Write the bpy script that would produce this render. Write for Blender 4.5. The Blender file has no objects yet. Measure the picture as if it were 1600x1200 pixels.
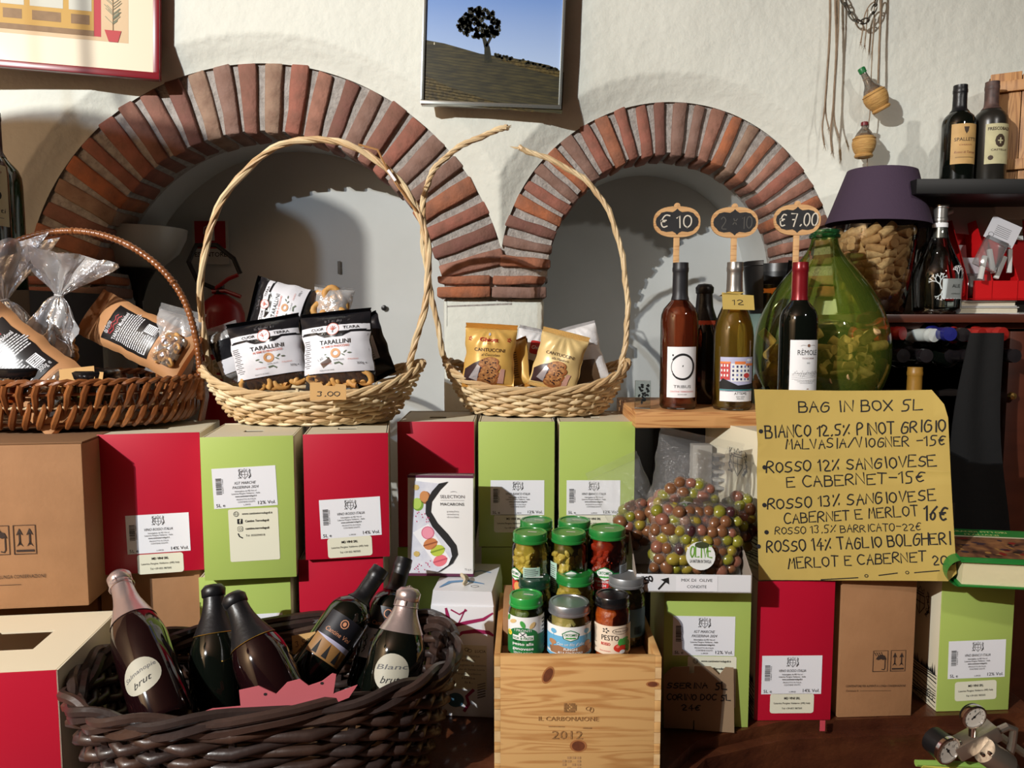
import bpy, bmesh, math, random
from mathutils import Vector, Matrix, Euler, noise
from mathutils.geometry import tessellate_polygon
random.seed(7)
C = bpy.context.scene.collection
SC = bpy.context.scene
R = math.radians
PI = math.pi

# ---------------------------------------------------------------- camera, world, lights, exposure
CAMZ, PITCH = 1.55, R(5.0)
cam_d = bpy.data.cameras.new('camera'); cam = bpy.data.objects.new('camera', cam_d); C.objects.link(cam)
cam.location = (0, 0, CAMZ); cam.rotation_euler = (R(90) - PITCH, 0, 0)
cam_d.sensor_width = 36; cam_d.lens = 27.0; cam_d.clip_start = .02
SC.camera = cam
w = bpy.data.worlds.new('world'); SC.world = w; w.use_nodes = True
w.node_tree.nodes['Background'].inputs[0].default_value = (1.0, .88, .70, 1)
w.node_tree.nodes['Background'].inputs[1].default_value = 0.014

def lamp(name, kind, loc, power, color=(1, 1, 1), size=.05, target=None, **kw):
    d = bpy.data.lights.new(name, kind); o = bpy.data.objects.new(name, d); C.objects.link(o)
    d.energy = power; d.color = color; o.location = loc
    if kind == 'AREA': d.shape = 'DISK'; d.size = size
    else: d.shadow_soft_size = size
    for k, v in kw.items(): setattr(d, k, v)
    if target: o.rotation_euler = (Vector(target) - Vector(loc)).to_track_quat('-Z', 'Y').to_euler()
    return o
lamp('track_spot', 'POINT', (-2.30, -1.20, 3.0), 500, (1.0, .972, .90), .012)
lamp('cool_spot', 'POINT', (-2.22, -1.20, 3.02), 150, (.68, .83, 1.0), .012)
lamp('fill_spot', 'SPOT', (1.45, -.35, 2.75), 62, (1.0, .95, .88), .05, target=(1.10, 1.9, 1.45), spot_size=R(48), spot_blend=.9)  # added fill lamp that brightens the right-hand cabinet and the demijohn corks
SC.view_settings.view_transform = 'Standard'; SC.view_settings.look = 'None'
SC.view_settings.gamma = 1; SC.view_settings.exposure = .12; SC.view_settings.use_curve_mapping = False

# ---------------------------------------------------------------- camera maths: a pixel and a depth give a real place
SP, CP = math.sin(PITCH), math.cos(PITCH)
def P(u, v, Y):
    x = (u - 800) / 1200; y = (600 - v) / 1200
    k = Y / (CP + y * SP)
    return Vector((x * k, Y, CAMZ + (-SP + y * CP) * k))
def onz(u, v, z):
    x = (u - 800) / 1200; y = (600 - v) / 1200
    k = (z - CAMZ) / (-SP + y * CP)
    return Vector((x * k, (CP + y * SP) * k, z))
def X(u, Y, z=1.2):          # x of a pixel column for a point at depth Y and height z
    return (u - 800) / 1200 * (Y * CP + (CAMZ - z) * SP)
def W(px, Y): return px / 1200 * Y

# ---------------------------------------------------------------- materials
def lin(c):
    o = []
    for v in c[:3]:
        v = v / 255
        o.append(v / 12.92 if v <= .04045 else ((v + .055) / 1.055) ** 2.4)
    return (*o, 1)
MATS = {}
def M(name, col=(200, 200, 200), rough=.6, metal=0, var=None, bump=None, spec=.5, coat=0, emit=0, stretch=None, rnd=None, sss=0):
    """var=(scale, amount, col2) noise colour; bump=(scale, strength); rnd=[cols] random per object"""
    if name in MATS: return MATS[name]
    m = bpy.data.materials.new(name); MATS[name] = m; m.use_nodes = True
    nt = m.node_tree; b = nt.nodes['Principled BSDF']; N = nt.nodes.new; L = nt.links.new
    b.inputs['Base Color'].default_value = lin(col); b.inputs['Roughness'].default_value = rough
    b.inputs['Metallic'].default_value = metal; b.inputs['Specular IOR Level'].default_value = spec
    b.inputs['Coat Weight'].default_value = coat; b.inputs['Coat Roughness'].default_value = .08
    if sss: b.inputs['Subsurface Weight'].default_value = sss; b.inputs['Subsurface Scale'].default_value = .01
    if emit: b.inputs['Emission Color'].default_value = lin(col); b.inputs['Emission Strength'].default_value = emit
    tc = N('ShaderNodeTexCoord'); vec = tc.outputs['Object']
    if stretch:
        mp = N('ShaderNodeMapping'); mp.inputs['Scale'].default_value = stretch; L(vec, mp.inputs[0]); vec = mp.outputs[0]
    src = None
    if rnd:
        oi = N('ShaderNodeObjectInfo'); cr = N('ShaderNodeValToRGB'); cr.color_ramp.interpolation = 'CONSTANT'
        e = cr.color_ramp.elements; e[0].color = lin(rnd[0]); e[1].color = lin(rnd[-1]); e[1].position = 1 - 1 / len(rnd)
        for i, c in enumerate(rnd[1:-1]): q = e.new((i + 1) / len(rnd)); q.color = lin(c)
        L(oi.outputs['Random'], cr.inputs[0]); src = cr.outputs[0]
    if var:
        n = N('ShaderNodeTexNoise'); n.inputs['Scale'].default_value = var[0]; n.inputs['Detail'].default_value = 5
        L(vec, n.inputs['Vector'])
        r = N('ShaderNodeMapRange'); r.inputs[1].default_value = .35; r.inputs[2].default_value = .65
        r.inputs[3].default_value = 0; r.inputs[4].default_value = var[1]; L(n.outputs['Fac'], r.inputs[0])
        mx = N('ShaderNodeMix'); mx.data_type = 'RGBA'; L(r.outputs[0], mx.inputs['Factor'])
        mx.inputs['A'].default_value = lin(col)
        if src: L(src, mx.inputs['A'])
        mx.inputs['B'].default_value = lin(var[2]); src = mx.outputs['Result']
    if src: L(src, b.inputs['Base Color'])
    if bump:
        n = N('ShaderNodeTexNoise'); n.inputs['Scale'].default_value = bump[0]; n.inputs['Detail'].default_value = 6
        L(vec, n.inputs['Vector']); bp = N('ShaderNodeBump'); bp.inputs['Strength'].default_value = bump[1]
        bp.inputs['Distance'].default_value = bump[2] if len(bump) > 2 else .003
        L(n.outputs['Fac'], bp.inputs['Height']); L(bp.outputs[0], b.inputs['Normal'])
    return m
def MG(name, tint=(235, 240, 238), gloss=.12, rough=.02, wrinkle=None, haze=0, hazecol=(230, 230, 230), fk=1.0):
    """thin clear glass or film: tinted see-through plus a Fresnel reflection, with optional haze"""
    if name in MATS: return MATS[name]
    m = bpy.data.materials.new(name); MATS[name] = m; m.use_nodes = True
    nt = m.node_tree; nt.nodes.clear(); N = nt.nodes.new; L = nt.links.new
    o = N('ShaderNodeOutputMaterial'); t = N('ShaderNodeBsdfTransparent'); g = N('ShaderNodeBsdfGlossy')
    t.inputs[0].default_value = lin(tint); g.inputs['Roughness'].default_value = rough
    fr = N('ShaderNodeFresnel'); fr.inputs[0].default_value = 1.45
    ad = N('ShaderNodeMath'); ad.operation = 'MULTIPLY_ADD'; ad.inputs[1].default_value = fk; ad.inputs[2].default_value = gloss
    ad.use_clamp = True; L(fr.outputs[0], ad.inputs[0])
    mx = N('ShaderNodeMixShader'); L(ad.outputs[0], mx.inputs[0]); L(g.outputs[0], mx.inputs[2])
    if haze:
        d = N('ShaderNodeBsdfDiffuse'); d.inputs[0].default_value = lin(hazecol)
        m2 = N('ShaderNodeMixShader'); m2.inputs[0].default_value = haze; L(t.outputs[0], m2.inputs[1]); L(d.outputs[0], m2.inputs[2])
        L(m2.outputs[0], mx.inputs[1])
    else: L(t.outputs[0], mx.inputs[1])
    if wrinkle:
        tc = N('ShaderNodeTexCoord'); n = N('ShaderNodeTexNoise'); n.inputs['Scale'].default_value = wrinkle[0]; n.inputs['Detail'].default_value = 4
        L(tc.outputs['Object'], n.inputs['Vector']); bp = N('ShaderNodeBump'); bp.inputs['Strength'].default_value = wrinkle[1]
        bp.inputs['Distance'].default_value = .01; L(n.outputs['Fac'], bp.inputs['Height'])
        L(bp.outputs[0], g.inputs['Normal'])
    L(mx.outputs[0], o.inputs[0]); return m

# ---------------------------------------------------------------- things, parts, meshes
def tag(o, label=None, cat=None, group=None, kind=None):
    if label: o['label'] = label
    if cat: o['category'] = cat
    if group: o['group'] = group
    if kind: o['kind'] = kind
    return o
def thing(name, label, cat, loc=(0, 0, 0), rot=(0, 0, 0), group=None):
    o = bpy.data.objects.new(name, None); C.objects.link(o); o.location = loc
    o.rotation_euler = rot if len(rot) == 3 else rot
    o.empty_display_size = .03
    return tag(o, label, cat, group)
def rotm(yaw=0, lean=0, roll=0):
    return (Matrix.Rotation(R(yaw), 4, 'Z') @ Matrix.Rotation(R(lean), 4, 'X') @ Matrix.Rotation(R(roll), 4, 'Y')).to_euler()
def link(name, me, parent=None, loc=None, rot=None, scale=None):
    o = bpy.data.objects.new(name, me); C.objects.link(o)
    if parent: o.parent = parent
    if loc is not None: o.location = loc
    if rot is not None: o.rotation_euler = rot
    if scale is not None: o.scale = scale
    return o
class MB:
    def __init__(s): s.v = []; s.f = []; s.m = []
    def add(s, vs, fs, mi=0, T=None):
        n = len(s.v)
        s.v += [tuple(T @ Vector(p)) for p in vs] if T else [tuple(p) for p in vs]
        s.f += [tuple(i + n for i in f) for f in fs]; s.m += [mi] * len(fs)
        return s
    def box(s, c, d, mi=0, T=None, b=0):
        x, y, z = c; a, e, h = d[0] / 2, d[1] / 2, d[2] / 2
        if not b:
            vs = [(x + i * a, y + j * e, z + k * h) for i in (-1, 1) for j in (-1, 1) for k in (-1, 1)]
            return s.add(vs, [(0, 1, 3, 2), (4, 6, 7, 5), (0, 4, 5, 1), (2, 3, 7, 6), (0, 2, 6, 4), (1, 5, 7, 3)], mi, T)
        bm = bmesh.new(); bmesh.ops.create_cube(bm, size=1)
        for q in bm.verts: q.co = Vector((x + q.co.x * d[0], y + q.co.y * d[1], z + q.co.z * d[2]))
        bmesh.ops.bevel(bm, geom=bm.edges[:], offset=b, segments=2, affect='EDGES', profile=.6)
        bm.verts.index_update()
        s.add([q.co for q in bm.verts], [[q.index for q in f.verts] for f in bm.faces], mi, T); bm.free(); return s
    def lathe(s, prof, n=24, mi=0, T=None, cap=True, a0=0, a1=2 * PI, sx=1, sy=1):
        full = abs(a1 - a0 - 2 * PI) < 1e-6; k = n if full else n + 1
        vs = [(r * math.cos(a0 + (a1 - a0) * i / n) * sx, r * math.sin(a0 + (a1 - a0) * i / n) * sy, z) for r, z in prof for i in range(k)]
        fs = []
        for j in range(len(prof) - 1):
            for i in range(n):
                i2 = (i + 1) % k
                fs.append((j * k + i, j * k + i2, (j + 1) * k + i2, (j + 1) * k + i))
        if cap and full:
            if prof[0][0] > 1e-5: fs.append(tuple(range(k))[::-1])
            if prof[-1][0] > 1e-5: fs.append(tuple((len(prof) - 1) * k + i for i in range(k)))
        return s.add(vs, fs, mi, T)
    def tube(s, pts, r, n=6, mi=0, closed=False, T=None, flat=1):
        pts = [Vector(p) for p in pts]; N = len(pts); vs = []; fs = []
        up = Vector((0, 0, 1)); prev = None
        for i, p in enumerate(pts):
            if closed: t = pts[(i + 1) % N] - pts[i - 1]
            else: t = pts[min(i + 1, N - 1)] - pts[max(i - 1, 0)]
            if t.length < 1e-9: t = Vector((0, 0, 1))
            t.normalize()
            if prev is None:
                a = t.cross(up if abs(t.z) < .9 else Vector((1, 0, 0))).normalized()
            else: a = (prev - t * prev.dot(t)); a = a.normalized() if a.length > 1e-6 else t.orthogonal().normalized()
            prev = a; b = t.cross(a); rr = r[i] if isinstance(r, (list, tuple)) else r
            for k in range(n):
                q = 2 * PI * k / n; vs.append(p + a * math.cos(q) * rr * flat + b * math.sin(q) * rr)
        for i in range(N if closed else N - 1):
            for k in range(n):
                a0 = i * n + k; a1 = i * n + (k + 1) % n; j = ((i + 1) % N) * n
                fs.append((a0, a1, j + (k + 1) % n, j + k))
        if not closed: fs += [tuple(range(n))[::-1], tuple((N - 1) * n + k for k in range(n))]
        return s.add(vs, fs, mi, T)
    def grid(s, fn, nu, nv, mi=0, T=None):
        vs = [fn(i / nu, j / nv) for j in range(nv + 1) for i in range(nu + 1)]
        fs = [(j * (nu + 1) + i, j * (nu + 1) + i + 1, (j + 1) * (nu + 1) + i + 1, (j + 1) * (nu + 1) + i) for j in range(nv) for i in range(nu)]
        return s.add(vs, fs, mi, T)
    def prism(s, pts, y0, y1, mi=0, T=None):     # outline in x,z pushed along y
        n = len(pts); vs = [(p[0], y0, p[1]) for p in pts] + [(p[0], y1, p[1]) for p in pts]
        tr = tessellate_polygon([[Vector((p[0], p[1], 0)) for p in pts]])
        fs = [tuple(t) for t in tr] + [tuple(n + i for i in t)[::-1] for t in tr]
        fs += [(i, (i + 1) % n, n + (i + 1) % n, n + i) for i in range(n)]
        return s.add(vs, fs, mi, T)
    def mesh(s, name, mats, smooth=35, fix=True):
        me = bpy.data.meshes.new(name); me.from_pydata([tuple(p) for p in s.v], [], s.f)
        mats = mats if isinstance(mats, (list, tuple)) else [mats]
        for m in mats: me.materials.append(m)
        me.polygons.foreach_set('material_index', s.m)
        if fix:
            bm = bmesh.new(); bm.from_mesh(me); bmesh.ops.recalc_face_normals(bm, faces=bm.faces[:]); bm.to_mesh(me); bm.free()
        if smooth:
            me.polygons.foreach_set('use_smooth', [True] * len(me.polygons)); me.set_sharp_from_angle(angle=R(smooth))
        me.update(); return me
    def build(s, name, mats, parent=None, smooth=35, loc=None, rot=None, fix=True):
        return link(name, s.mesh(name, mats, smooth, fix), parent, loc, rot)

# ---------------------------------------------------------------- lettering and flat prints
G = dict(A="00 39 60|14 54", B="00 09|09 49 58 56 45 05|45 64 62 50 00", C="68 49 29 06 03 20 40 61", D="00 09 39 66 63 30 00",
 E="69 09 00 60|05 45", F="00 09 69|05 45", G="68 39 16 03 10 40 62 65 35", H="00 09|60 69|05 65", I="30 39", J="59 52 30 11",
 K="00 09|69 04 60", L="09 00 60", M="00 19 34 59 60", N="00 09 60 69", O="30 02 07 39 67 62 30", P="00 09 49 67 45 04",
 Q="30 02 07 39 67 62 30|42 60", R="00 09 49 67 45 04|24 60", S="68 39 17 15 54 62 30 01", T="09 69|39 30", U="09 02 30 62 69",
 V="09 30 69", W="09 10 35 50 69", X="00 69|09 60", Y="09 35 69|35 30", Z="09 69 00 60")
G.update({'0': G['O'], '1': "17 39 30", '2': "07 29 57 55 00 60", '3': "08 49 57 35 53 40 01", '4': "49 03 63|46 40",
 '5': "69 19 15 45 53 40 00", '6': "59 15 02 20 42 44 25 04", '7': "09 69 20|15 45", '8': "35 17 39 57 35 02 20 40 62 35",
 '9': "55 24 07 39 58 50", ',': "31 20", '.': "30 31", '-': "15 65", '/': "00 69", '%': "69 00|17 18|51 52", '\u20ac': "68 39 16 03 20 51|05 45|04 34", 'x': "13 57|17 53"})
CURVY = set('BCDGJOPQRSU023568\u20ac9')
TXT = {}
def text_mesh(s, bold=0, shear=0, narrow=1):
    k = (s, bold, shear)
    if k not in TXT:
        cu = bpy.data.curves.new('lettering', 'FONT'); cu.body = s; cu.size = 1; cu.resolution_u = 2
        cu.align_x = 'CENTER'; cu.align_y = 'CENTER'; cu.offset = bold; cu.shear = shear
        ob = bpy.data.objects.new('lettering', cu); me = ob.to_mesh()
        vs = [(q.co.x, q.co.y) for q in me.vertices]; fs = [tuple(p.vertices) for p in me.polygons]
        ob.to_mesh_clear(); bpy.data.objects.remove(ob); bpy.data.curves.remove(cu)
        TXT[k] = (vs, fs)
    return TXT[k]
class Art:
    def __init__(s): s.v = []; s.l = []; s.f = []; s.m = []; s.mats = []
    def mi(s, m):
        if m not in s.mats: s.mats.append(m)
        return s.mats.index(m)
    def raw(s, vs, fs, m, l):
        n = len(s.v); s.v += vs; s.l += [l] * len(vs); s.f += [tuple(n + i for i in f) for f in fs]; s.m += [s.mi(m)] * len(fs); return s
    def poly(s, pts, m, l=1):
        tr = tessellate_polygon([[Vector((p[0], p[1], 0)) for p in pts]])
        return s.raw([tuple(p) for p in pts], [tuple(t) for t in tr], m, l)
    def rect(s, x, y, w, h, m, l=1, a=0):
        c, q = math.cos(R(a)), math.sin(R(a)); pts = [(i * w / 2, j * h / 2) for i, j in ((-1, -1), (1, -1), (1, 1), (-1, 1))]
        return s.raw([(x + p[0] * c - p[1] * q, y + p[0] * q + p[1] * c) for p in pts], [(0, 1, 2, 3)], m, l)
    def rrect(s, x, y, w, h, r, m, l=1):
        pts = []
        for i, (a, b) in enumerate(((1, 1), (-1, 1), (-1, -1), (1, -1))):
            for k in range(4):
                q = PI / 2 * i + PI / 2 * k / 3; pts.append((x + a * (w / 2 - r) + r * math.cos(q), y + b * (h / 2 - r) + r * math.sin(q)))
        return s.poly(pts, m, l)
    def ell(s, x, y, rx, ry, m, l=1, a=0, n=16):
        c, q = math.cos(R(a)), math.sin(R(a)); pts = [(rx * math.cos(2 * PI * i / n), ry * math.sin(2 * PI * i / n)) for i in range(n)]
        return s.raw([(x + p[0] * c - p[1] * q, y + p[0] * q + p[1] * c) for p in pts], [tuple(range(n))], m, l)
    def ring(s, x, y, rx, ry, w, m, l=1, n=20, a0=0, a1=360):
        return s.stroke([(x + rx * math.cos(R(a0 + (a1 - a0) * i / n)), y + ry * math.sin(R(a0 + (a1 - a0) * i / n))) for i in range(n + 1)], w, m, l)
    def stroke(s, pts, w, m, l=1):
        vs = []; fs = []
        for i in range(len(pts)):
            a = Vector(pts[max(i - 1, 0)]); b = Vector(pts[min(i + 1, len(pts) - 1)]); t = b - a
            if t.length < 1e-9: t = Vector((1, 0))
            t.normalize(); ww = w[i] if isinstance(w, list) else w; n = Vector((-t.y, t.x)) * ww / 2
            e = t * ww * .4 * (-1 if i == 0 else 1 if i == len(pts) - 1 else 0); p = Vector(pts[i]) + e
            vs += [tuple(p + n), tuple(p - n)]
        fs = [(2 * i, 2 * i + 1, 2 * i + 3, 2 * i + 2) for i in range(len(pts) - 1)]
        return s.raw(vs, fs, m, l)
    def text(s, t, x, y, size, m, l=2, bold=0, shear=0, w=None, a=0, align='c'):
        vs, fs = text_mesh(t, bold, shear)
        if not vs: return s
        x0 = min(p[0] for p in vs); x1 = max(p[0] for p in vs); k = size
        kx = (w / (x1 - x0)) if w else size; cx = (x0 + x1) / 2
        if align == 'l': cx = x0
        c, q = math.cos(R(a)), math.sin(R(a)); o = []
        for p in vs:
            X_, Y_ = (p[0] - cx) * kx, p[1] * k; o.append((x + X_ * c - Y_ * q, y + X_ * q + Y_ * c))
        return s.raw(o, fs, m, l)
    def hand(s, t, x, y, h, w, m, l=2, pen=.1, a=0, jit=.05, seed=1):
        """hand lettering: x,y start of baseline, h letter height, w total width"""
        rd = random.Random(seed + len(t)); n = 0
        adv = [(.55 if c in ' .,I1' else 1) for c in t]; tot = sum(adv) - .25; k = w / tot; X0 = 0
        for c, ad in zip(t, adv):
            if c in G:
                dx = (ad - .8) * .5 * k if ad < 1 else 0; hh = h * rd.uniform(.92, 1.08); dy = rd.uniform(-.04, .04) * h; sl = rd.uniform(-.02, .12)
                for pl in G[c].split('|'):
                    pts = [(int(q[0]) / 6 + rd.uniform(-jit, jit), int(q[1]) / 9 + rd.uniform(-jit, jit) * .7) for q in pl.split()]
                    if c in CURVY and len(pts) > 2:
                        for _ in range(2):
                            o = [pts[0]]
                            for p, r_ in zip(pts, pts[1:]): o += [(p[0] * .75 + r_[0] * .25, p[1] * .75 + r_[1] * .25), (p[0] * .25 + r_[0] * .75, p[1] * .25 + r_[1] * .75)]
                            pts = o + [pts[-1]]
                    cw = .75 * k * (1 if ad == 1 else 1)
                    P2 = [(X0 + dx + (p[0] * cw) + p[1] * sl * h, p[1] * hh + dy) for p in pts]
                    ca, sa = math.cos(R(a)), math.sin(R(a))
                    s.stroke([(x + p[0] * ca - p[1] * sa, y + p[0] * sa + p[1] * ca) for p in P2], pen * h, m, l)
            X0 += ad * k
        return s
    def build(s, name, parent, fmap, cell=None, loc=None, rot=None):
        bm = bmesh.new(); lay = {}
        vs = [bm.verts.new((p[0], p[1], l * 10.0)) for p, l in zip(s.v, s.l)]
        for f, m in zip(s.f, s.m):
            try: fc = bm.faces.new([vs[i] for i in f])
            except ValueError: continue
            fc.material_index = m
        if cell:
            cx, cy = cell if isinstance(cell, tuple) else (cell, cell)
            x0 = min(p[0] for p in s.v); x1 = max(p[0] for p in s.v); y0 = min(p[1] for p in s.v); y1 = max(p[1] for p in s.v)
            if cx:
                for i in range(1, int((x1 - x0) / cx) + 1):
                    bmesh.ops.bisect_plane(bm, geom=bm.verts[:] + bm.edges[:] + bm.faces[:], plane_co=(x0 + i * cx, 0, 0), plane_no=(1, 0, 0))
            if cy:
                for i in range(1, int((y1 - y0) / cy) + 1):
                    bmesh.ops.bisect_plane(bm, geom=bm.verts[:] + bm.edges[:] + bm.faces[:], plane_co=(0, y0 + i * cy, 0), plane_no=(0, 1, 0))
        for q in bm.verts: q.co = fmap(q.co.x, q.co.y, q.co.z / 10.0)
        for f in bm.faces: f.smooth = bool(cell)
        bm.normal_update()
        me = bpy.data.meshes.new(name); bm.to_mesh(me); bm.free()
        for m in s.mats: me.materials.append(m)
        return link(name, me, parent, loc, rot)
LAY = .0003
def flat(y=0, ox=0, oz=0, thick=0):      # print facing -Y at local y
    return lambda x, z, l: Vector((ox + x, y - .0004 - l * LAY, oz + z))
def side_left(xx, oy=0, oz=0):           # print facing -X ; art x runs from back to front
    return lambda x, z, l: Vector((xx - .0004 - l * LAY, oy - x, oz + z))
def side_right(xx, oy=0, oz=0):
    return lambda x, z, l: Vector((xx + .0004 + l * LAY, oy + x, oz + z))
def flat_top(zz, ox=0, oy=0):
    return lambda x, y, l: Vector((ox + x, oy + y, zz + .0004 + l * LAY))
def wrap(r, oz=0, ang=0, rf=None):       # print on a cylinder, centred towards -Y turned by ang degrees
    def f(x, z, l):
        rr = (rf(z) if rf else r) + .0004 + l * LAY; a = x / r + R(ang)
        return Vector((math.sin(a) * rr, -math.cos(a) * rr, oz + z))
    return f

INK = M('black ink', (22, 20, 22), .7); INKG = M('grey ink', (95, 95, 98), .7)
WHITEP = M('white label paper', (236, 237, 242), .55); CREAMP = M('cream sticker', (232, 230, 208), .55)
KRAFT = M('kraft cardboard', (166, 121, 82), .8, var=(18, .35, (144, 102, 66)), bump=(120, .15)); KRAFTL = M('light kraft card', (200, 158, 100), .8, var=(25, .2, (180, 138, 84)))
KRAFTD = M('kraft carton edge', (128, 92, 60), .85)
CREAMB = M('cream carton board', (214, 205, 180), .7, var=(8, .25, (196, 186, 158)))
REDB = M('crimson printed carton', (186, 14, 46), .42, var=(5, .2, (170, 12, 42)), coat=.1)
GREENB = M('lime green printed carton', (174, 196, 100), .42, var=(5, .2, (166, 188, 94)), coat=.1)
DARK = M('near black void', (8, 7, 7), .9, spec=.1)

# ================================================================ the room
YW, YB = 2.10, 2.128            # wall face, brick face
sB = 1 / 1200 * YB
def wallp(u, v, Y=YB): return P(u, v, Y)
A1 = wallp(418, 490); A2 = wallp(1042, 428)
ARCH = [(A1, 275 * sB, 377 * sB, 13.5, 166.5, 25, .10), (A2, 181 * sB, 259 * sB, 5, 175, 25, .12)]
plaster = M('white lime plaster', (228, 230, 220), .85, var=(2.2, .5, (210, 211, 200)), bump=(38, .55, .006))
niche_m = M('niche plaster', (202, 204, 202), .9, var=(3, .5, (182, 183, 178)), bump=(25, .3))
brick_m = M('old handmade brick', (150, 80, 58), .85, rnd=[(158, 100, 84), (140, 96, 82), (166, 106, 78), (142, 112, 100), (176, 106, 70), (158, 130, 110), (126, 84, 74), (164, 116, 98)], var=(26, .55, (112, 80, 66)), bump=(70, .9, .004))
mortar_m = M('grey lime mortar', (176, 170, 164), .95, var=(60, .6, (128, 120, 114)), bump=(160, 1.0, .004))

def chamfer(x, z):
    d = 9.
    for c, ri, ro, *_ in ARCH:
        q = math.hypot(x - c.x, z - c.z) - ro if z > c.z else abs(x - c.x) - ro
        d = min(d, q)
    return d
def build_wall():
    st = .0075; x0, x1, z1 = -1.75, 1.75, 2.75
    zf = P(0, 470, YB).z            # wall front only above the springing level between the arches
    nx = int((x1 - x0) / st); vs = []; fs = []; idx = {}
    top = int((z1 - .6) / st)
    def Y(x, z):
        d = chamfer(x, z); k = max(0, min(1, 1 - d / .064)); k = k * k * (3 - 2 * k) * .35 + k * .65
        n = noise.noise((x * 3, z * 3, 1.3)) * .006 + noise.noise((x * 14, z * 14, 4)) * .0012
        return YW + (YB - YW) * k + n * (1 - k * .6) - (.004 if k == 0 else 0)
    def vid(i, j):
        if (i, j) in idx: return idx[i, j]
        x, z = x0 + i * st, .6 + j * st; d = chamfer(x, z)
        if d < 0:   # snap to the brick extrados
            for c, ri, ro, *_ in ARCH:
                if z > c.z:
                    q = math.hypot(x - c.x, z - c.z)
                    if q < ro: x, z = c.x + (x - c.x) * ro / q, c.z + (z - c.z) * ro / q
                elif abs(x - c.x) < ro: x = c.x + math.copysign(ro, x - c.x)
        idx[i, j] = len(vs); vs.append((x, Y(x, z), z)); return idx[i, j]
    for j in range(top):
        z = .6 + j * st
        fine = z > 1.3
        for i in range(nx):
            x = x0 + i * st
            c4 = [chamfer(x + a * st, z + b * st) for a in (0, 1) for b in (0, 1)]
            if max(c4) > 0: fs.append((vid(i, j), vid(i + 1, j), vid(i + 1, j + 1), vid(i, j + 1)))
    me = bpy.data.meshes.new('wall_back'); me.from_pydata(vs, [], fs); me.materials.append(plaster)
    me.polygons.foreach_set('use_smooth', [True] * len(me.polygons)); me.update()
    return tag(link('wall_back', me), kind='structure')
wall = build_wall()
# mortar rings, niche shells, bricks
mb = MB()
for c, ri, ro, a0, a1, n, pitch in ARCH:
    def ringf(u, v, r): a = R(-4 + 188 * u); return (c.x + math.cos(a) * r, YB + .007 + .15 * v, c.z + math.sin(a) * r)
    mb.grid(lambda u, v: ringf(u, v, ri + .007), 60, 3)
    mb.grid(lambda u, v: (c.x + math.cos(R(-4 + 188 * u)) * (ri + .007 + (ro - ri) * v), YB + .009 + .0015 * math.sin(u * 340), c.z + math.sin(R(-4 + 188 * u)) * (ri + .007 + (ro - ri) * v)), 120, 2)
mb.build('mortar', mortar_m, wall, fix=False)
def brick_mesh(w, h, d, seed):
    rd = random.Random(seed); b = bmesh.new(); bmesh.ops.create_cube(b, size=1)
    for q in b.verts:
        k = .86 if q.co.z < 0 else 1.0
        q.co = Vector((q.co.x * w * k + rd.uniform(-.003, .003), q.co.y * d + rd.uniform(-.002, .002), q.co.z * h + rd.uniform(-.004, .004)))
    bmesh.ops.subdivide_edges(b, edges=[e for e in b.edges if abs(e.verts[0].co.z - e.verts[1].co.z) > h * .6], cuts=2)
    for q in b.verts: q.co += Vector((rd.uniform(-.0022, .0022), rd.uniform(-.0015, .0015), 0))
    bmesh.ops.bevel(b, geom=[e for e in b.edges if e.is_manifold and e.calc_face_angle(0) > .8], offset=.0032, segments=1, affect='EDGES')
    me = bpy.data.meshes.new('brick'); b.to_mesh(me); b.free(); me.materials.append(brick_m)
    me.polygons.foreach_set('use_smooth', [True] * len(me.polygons)); me.set_sharp_from_angle(angle=R(50)); return me
rd = random.Random(5)
for c, ri, ro, a0, a1, n, pitch in ARCH:
    hgt = ro - ri; step = R(a1 - a0) / n
    var = [brick_mesh((ri + ro) / 2 * step * rd.uniform(.60, .72), hgt, .13, i) for i in range(7)]
    for i in range(n + 1):
        a = R(a0) + step * i + rd.uniform(-.006, .006); rr = (ri + ro) / 2 + rd.uniform(-.004, .003)
        o = link('brick', rd.choice(var), wall, (c.x + math.cos(a) * rr, YB + .062 + rd.uniform(-.003, .004), c.z + math.sin(a) * rr), (0, -(a - PI / 2) + rd.uniform(-.02, .02), 0))
        if rd.random() < .5: o.scale = (-1, 1, 1)
# springing courses (corbelled caps) and plastered piers
def cap(u0, u1, v0, v1, out=0):
    p0, p1 = wallp(u0, v1), wallp(u1, v0); wdt = p1.x - p0.x; h = p1.z - p0.z; k = max(1, round(wdt / .15))
    for i in range(k):
        me = brick_mesh(h * .92, wdt / k - .006, .14 + out, 40 + int(u0) + i)
        link('brick', me, wall, (p0.x + wdt * (i + .5) / k, YB + .06 - out / 2, (p0.z + p1.z) / 2), (0, R(90), 0))
for u0, u1 in ((28, 172), (681, 856), (1226, 1395)):
    cap(u0, u1, 447, 466, .008); cap(u0 + 3, u1 - 3, 430, 446, .0)
mb = MB()
for u0, u1 in ((-330, 150), (692, 849), (1236, 1900)):
    a, b = wallp(u0, 466), wallp(u1, 900)
    mb.box(((a.x + b.x) / 2, YB + .098, (a.z + .6) / 2), (b.x - a.x, .18, a.z - .6), b=.012)
a = wallp(0, 430)
for u0, u1 in ((60, 160), (700, 846), (1232, 1330)):
    p0, p1 = wallp(u0, 466), wallp(u1, 425); mb.box(((p0.x + p1.x) / 2, YB + .09, (p0.z + p1.z) / 2), (p1.x - p0.x, .14, p1.z - p0.z), mi=1)
tag(mb.build('trim_1', [plaster, mortar_m]), kind='structure')
mb = MB(); 
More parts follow.
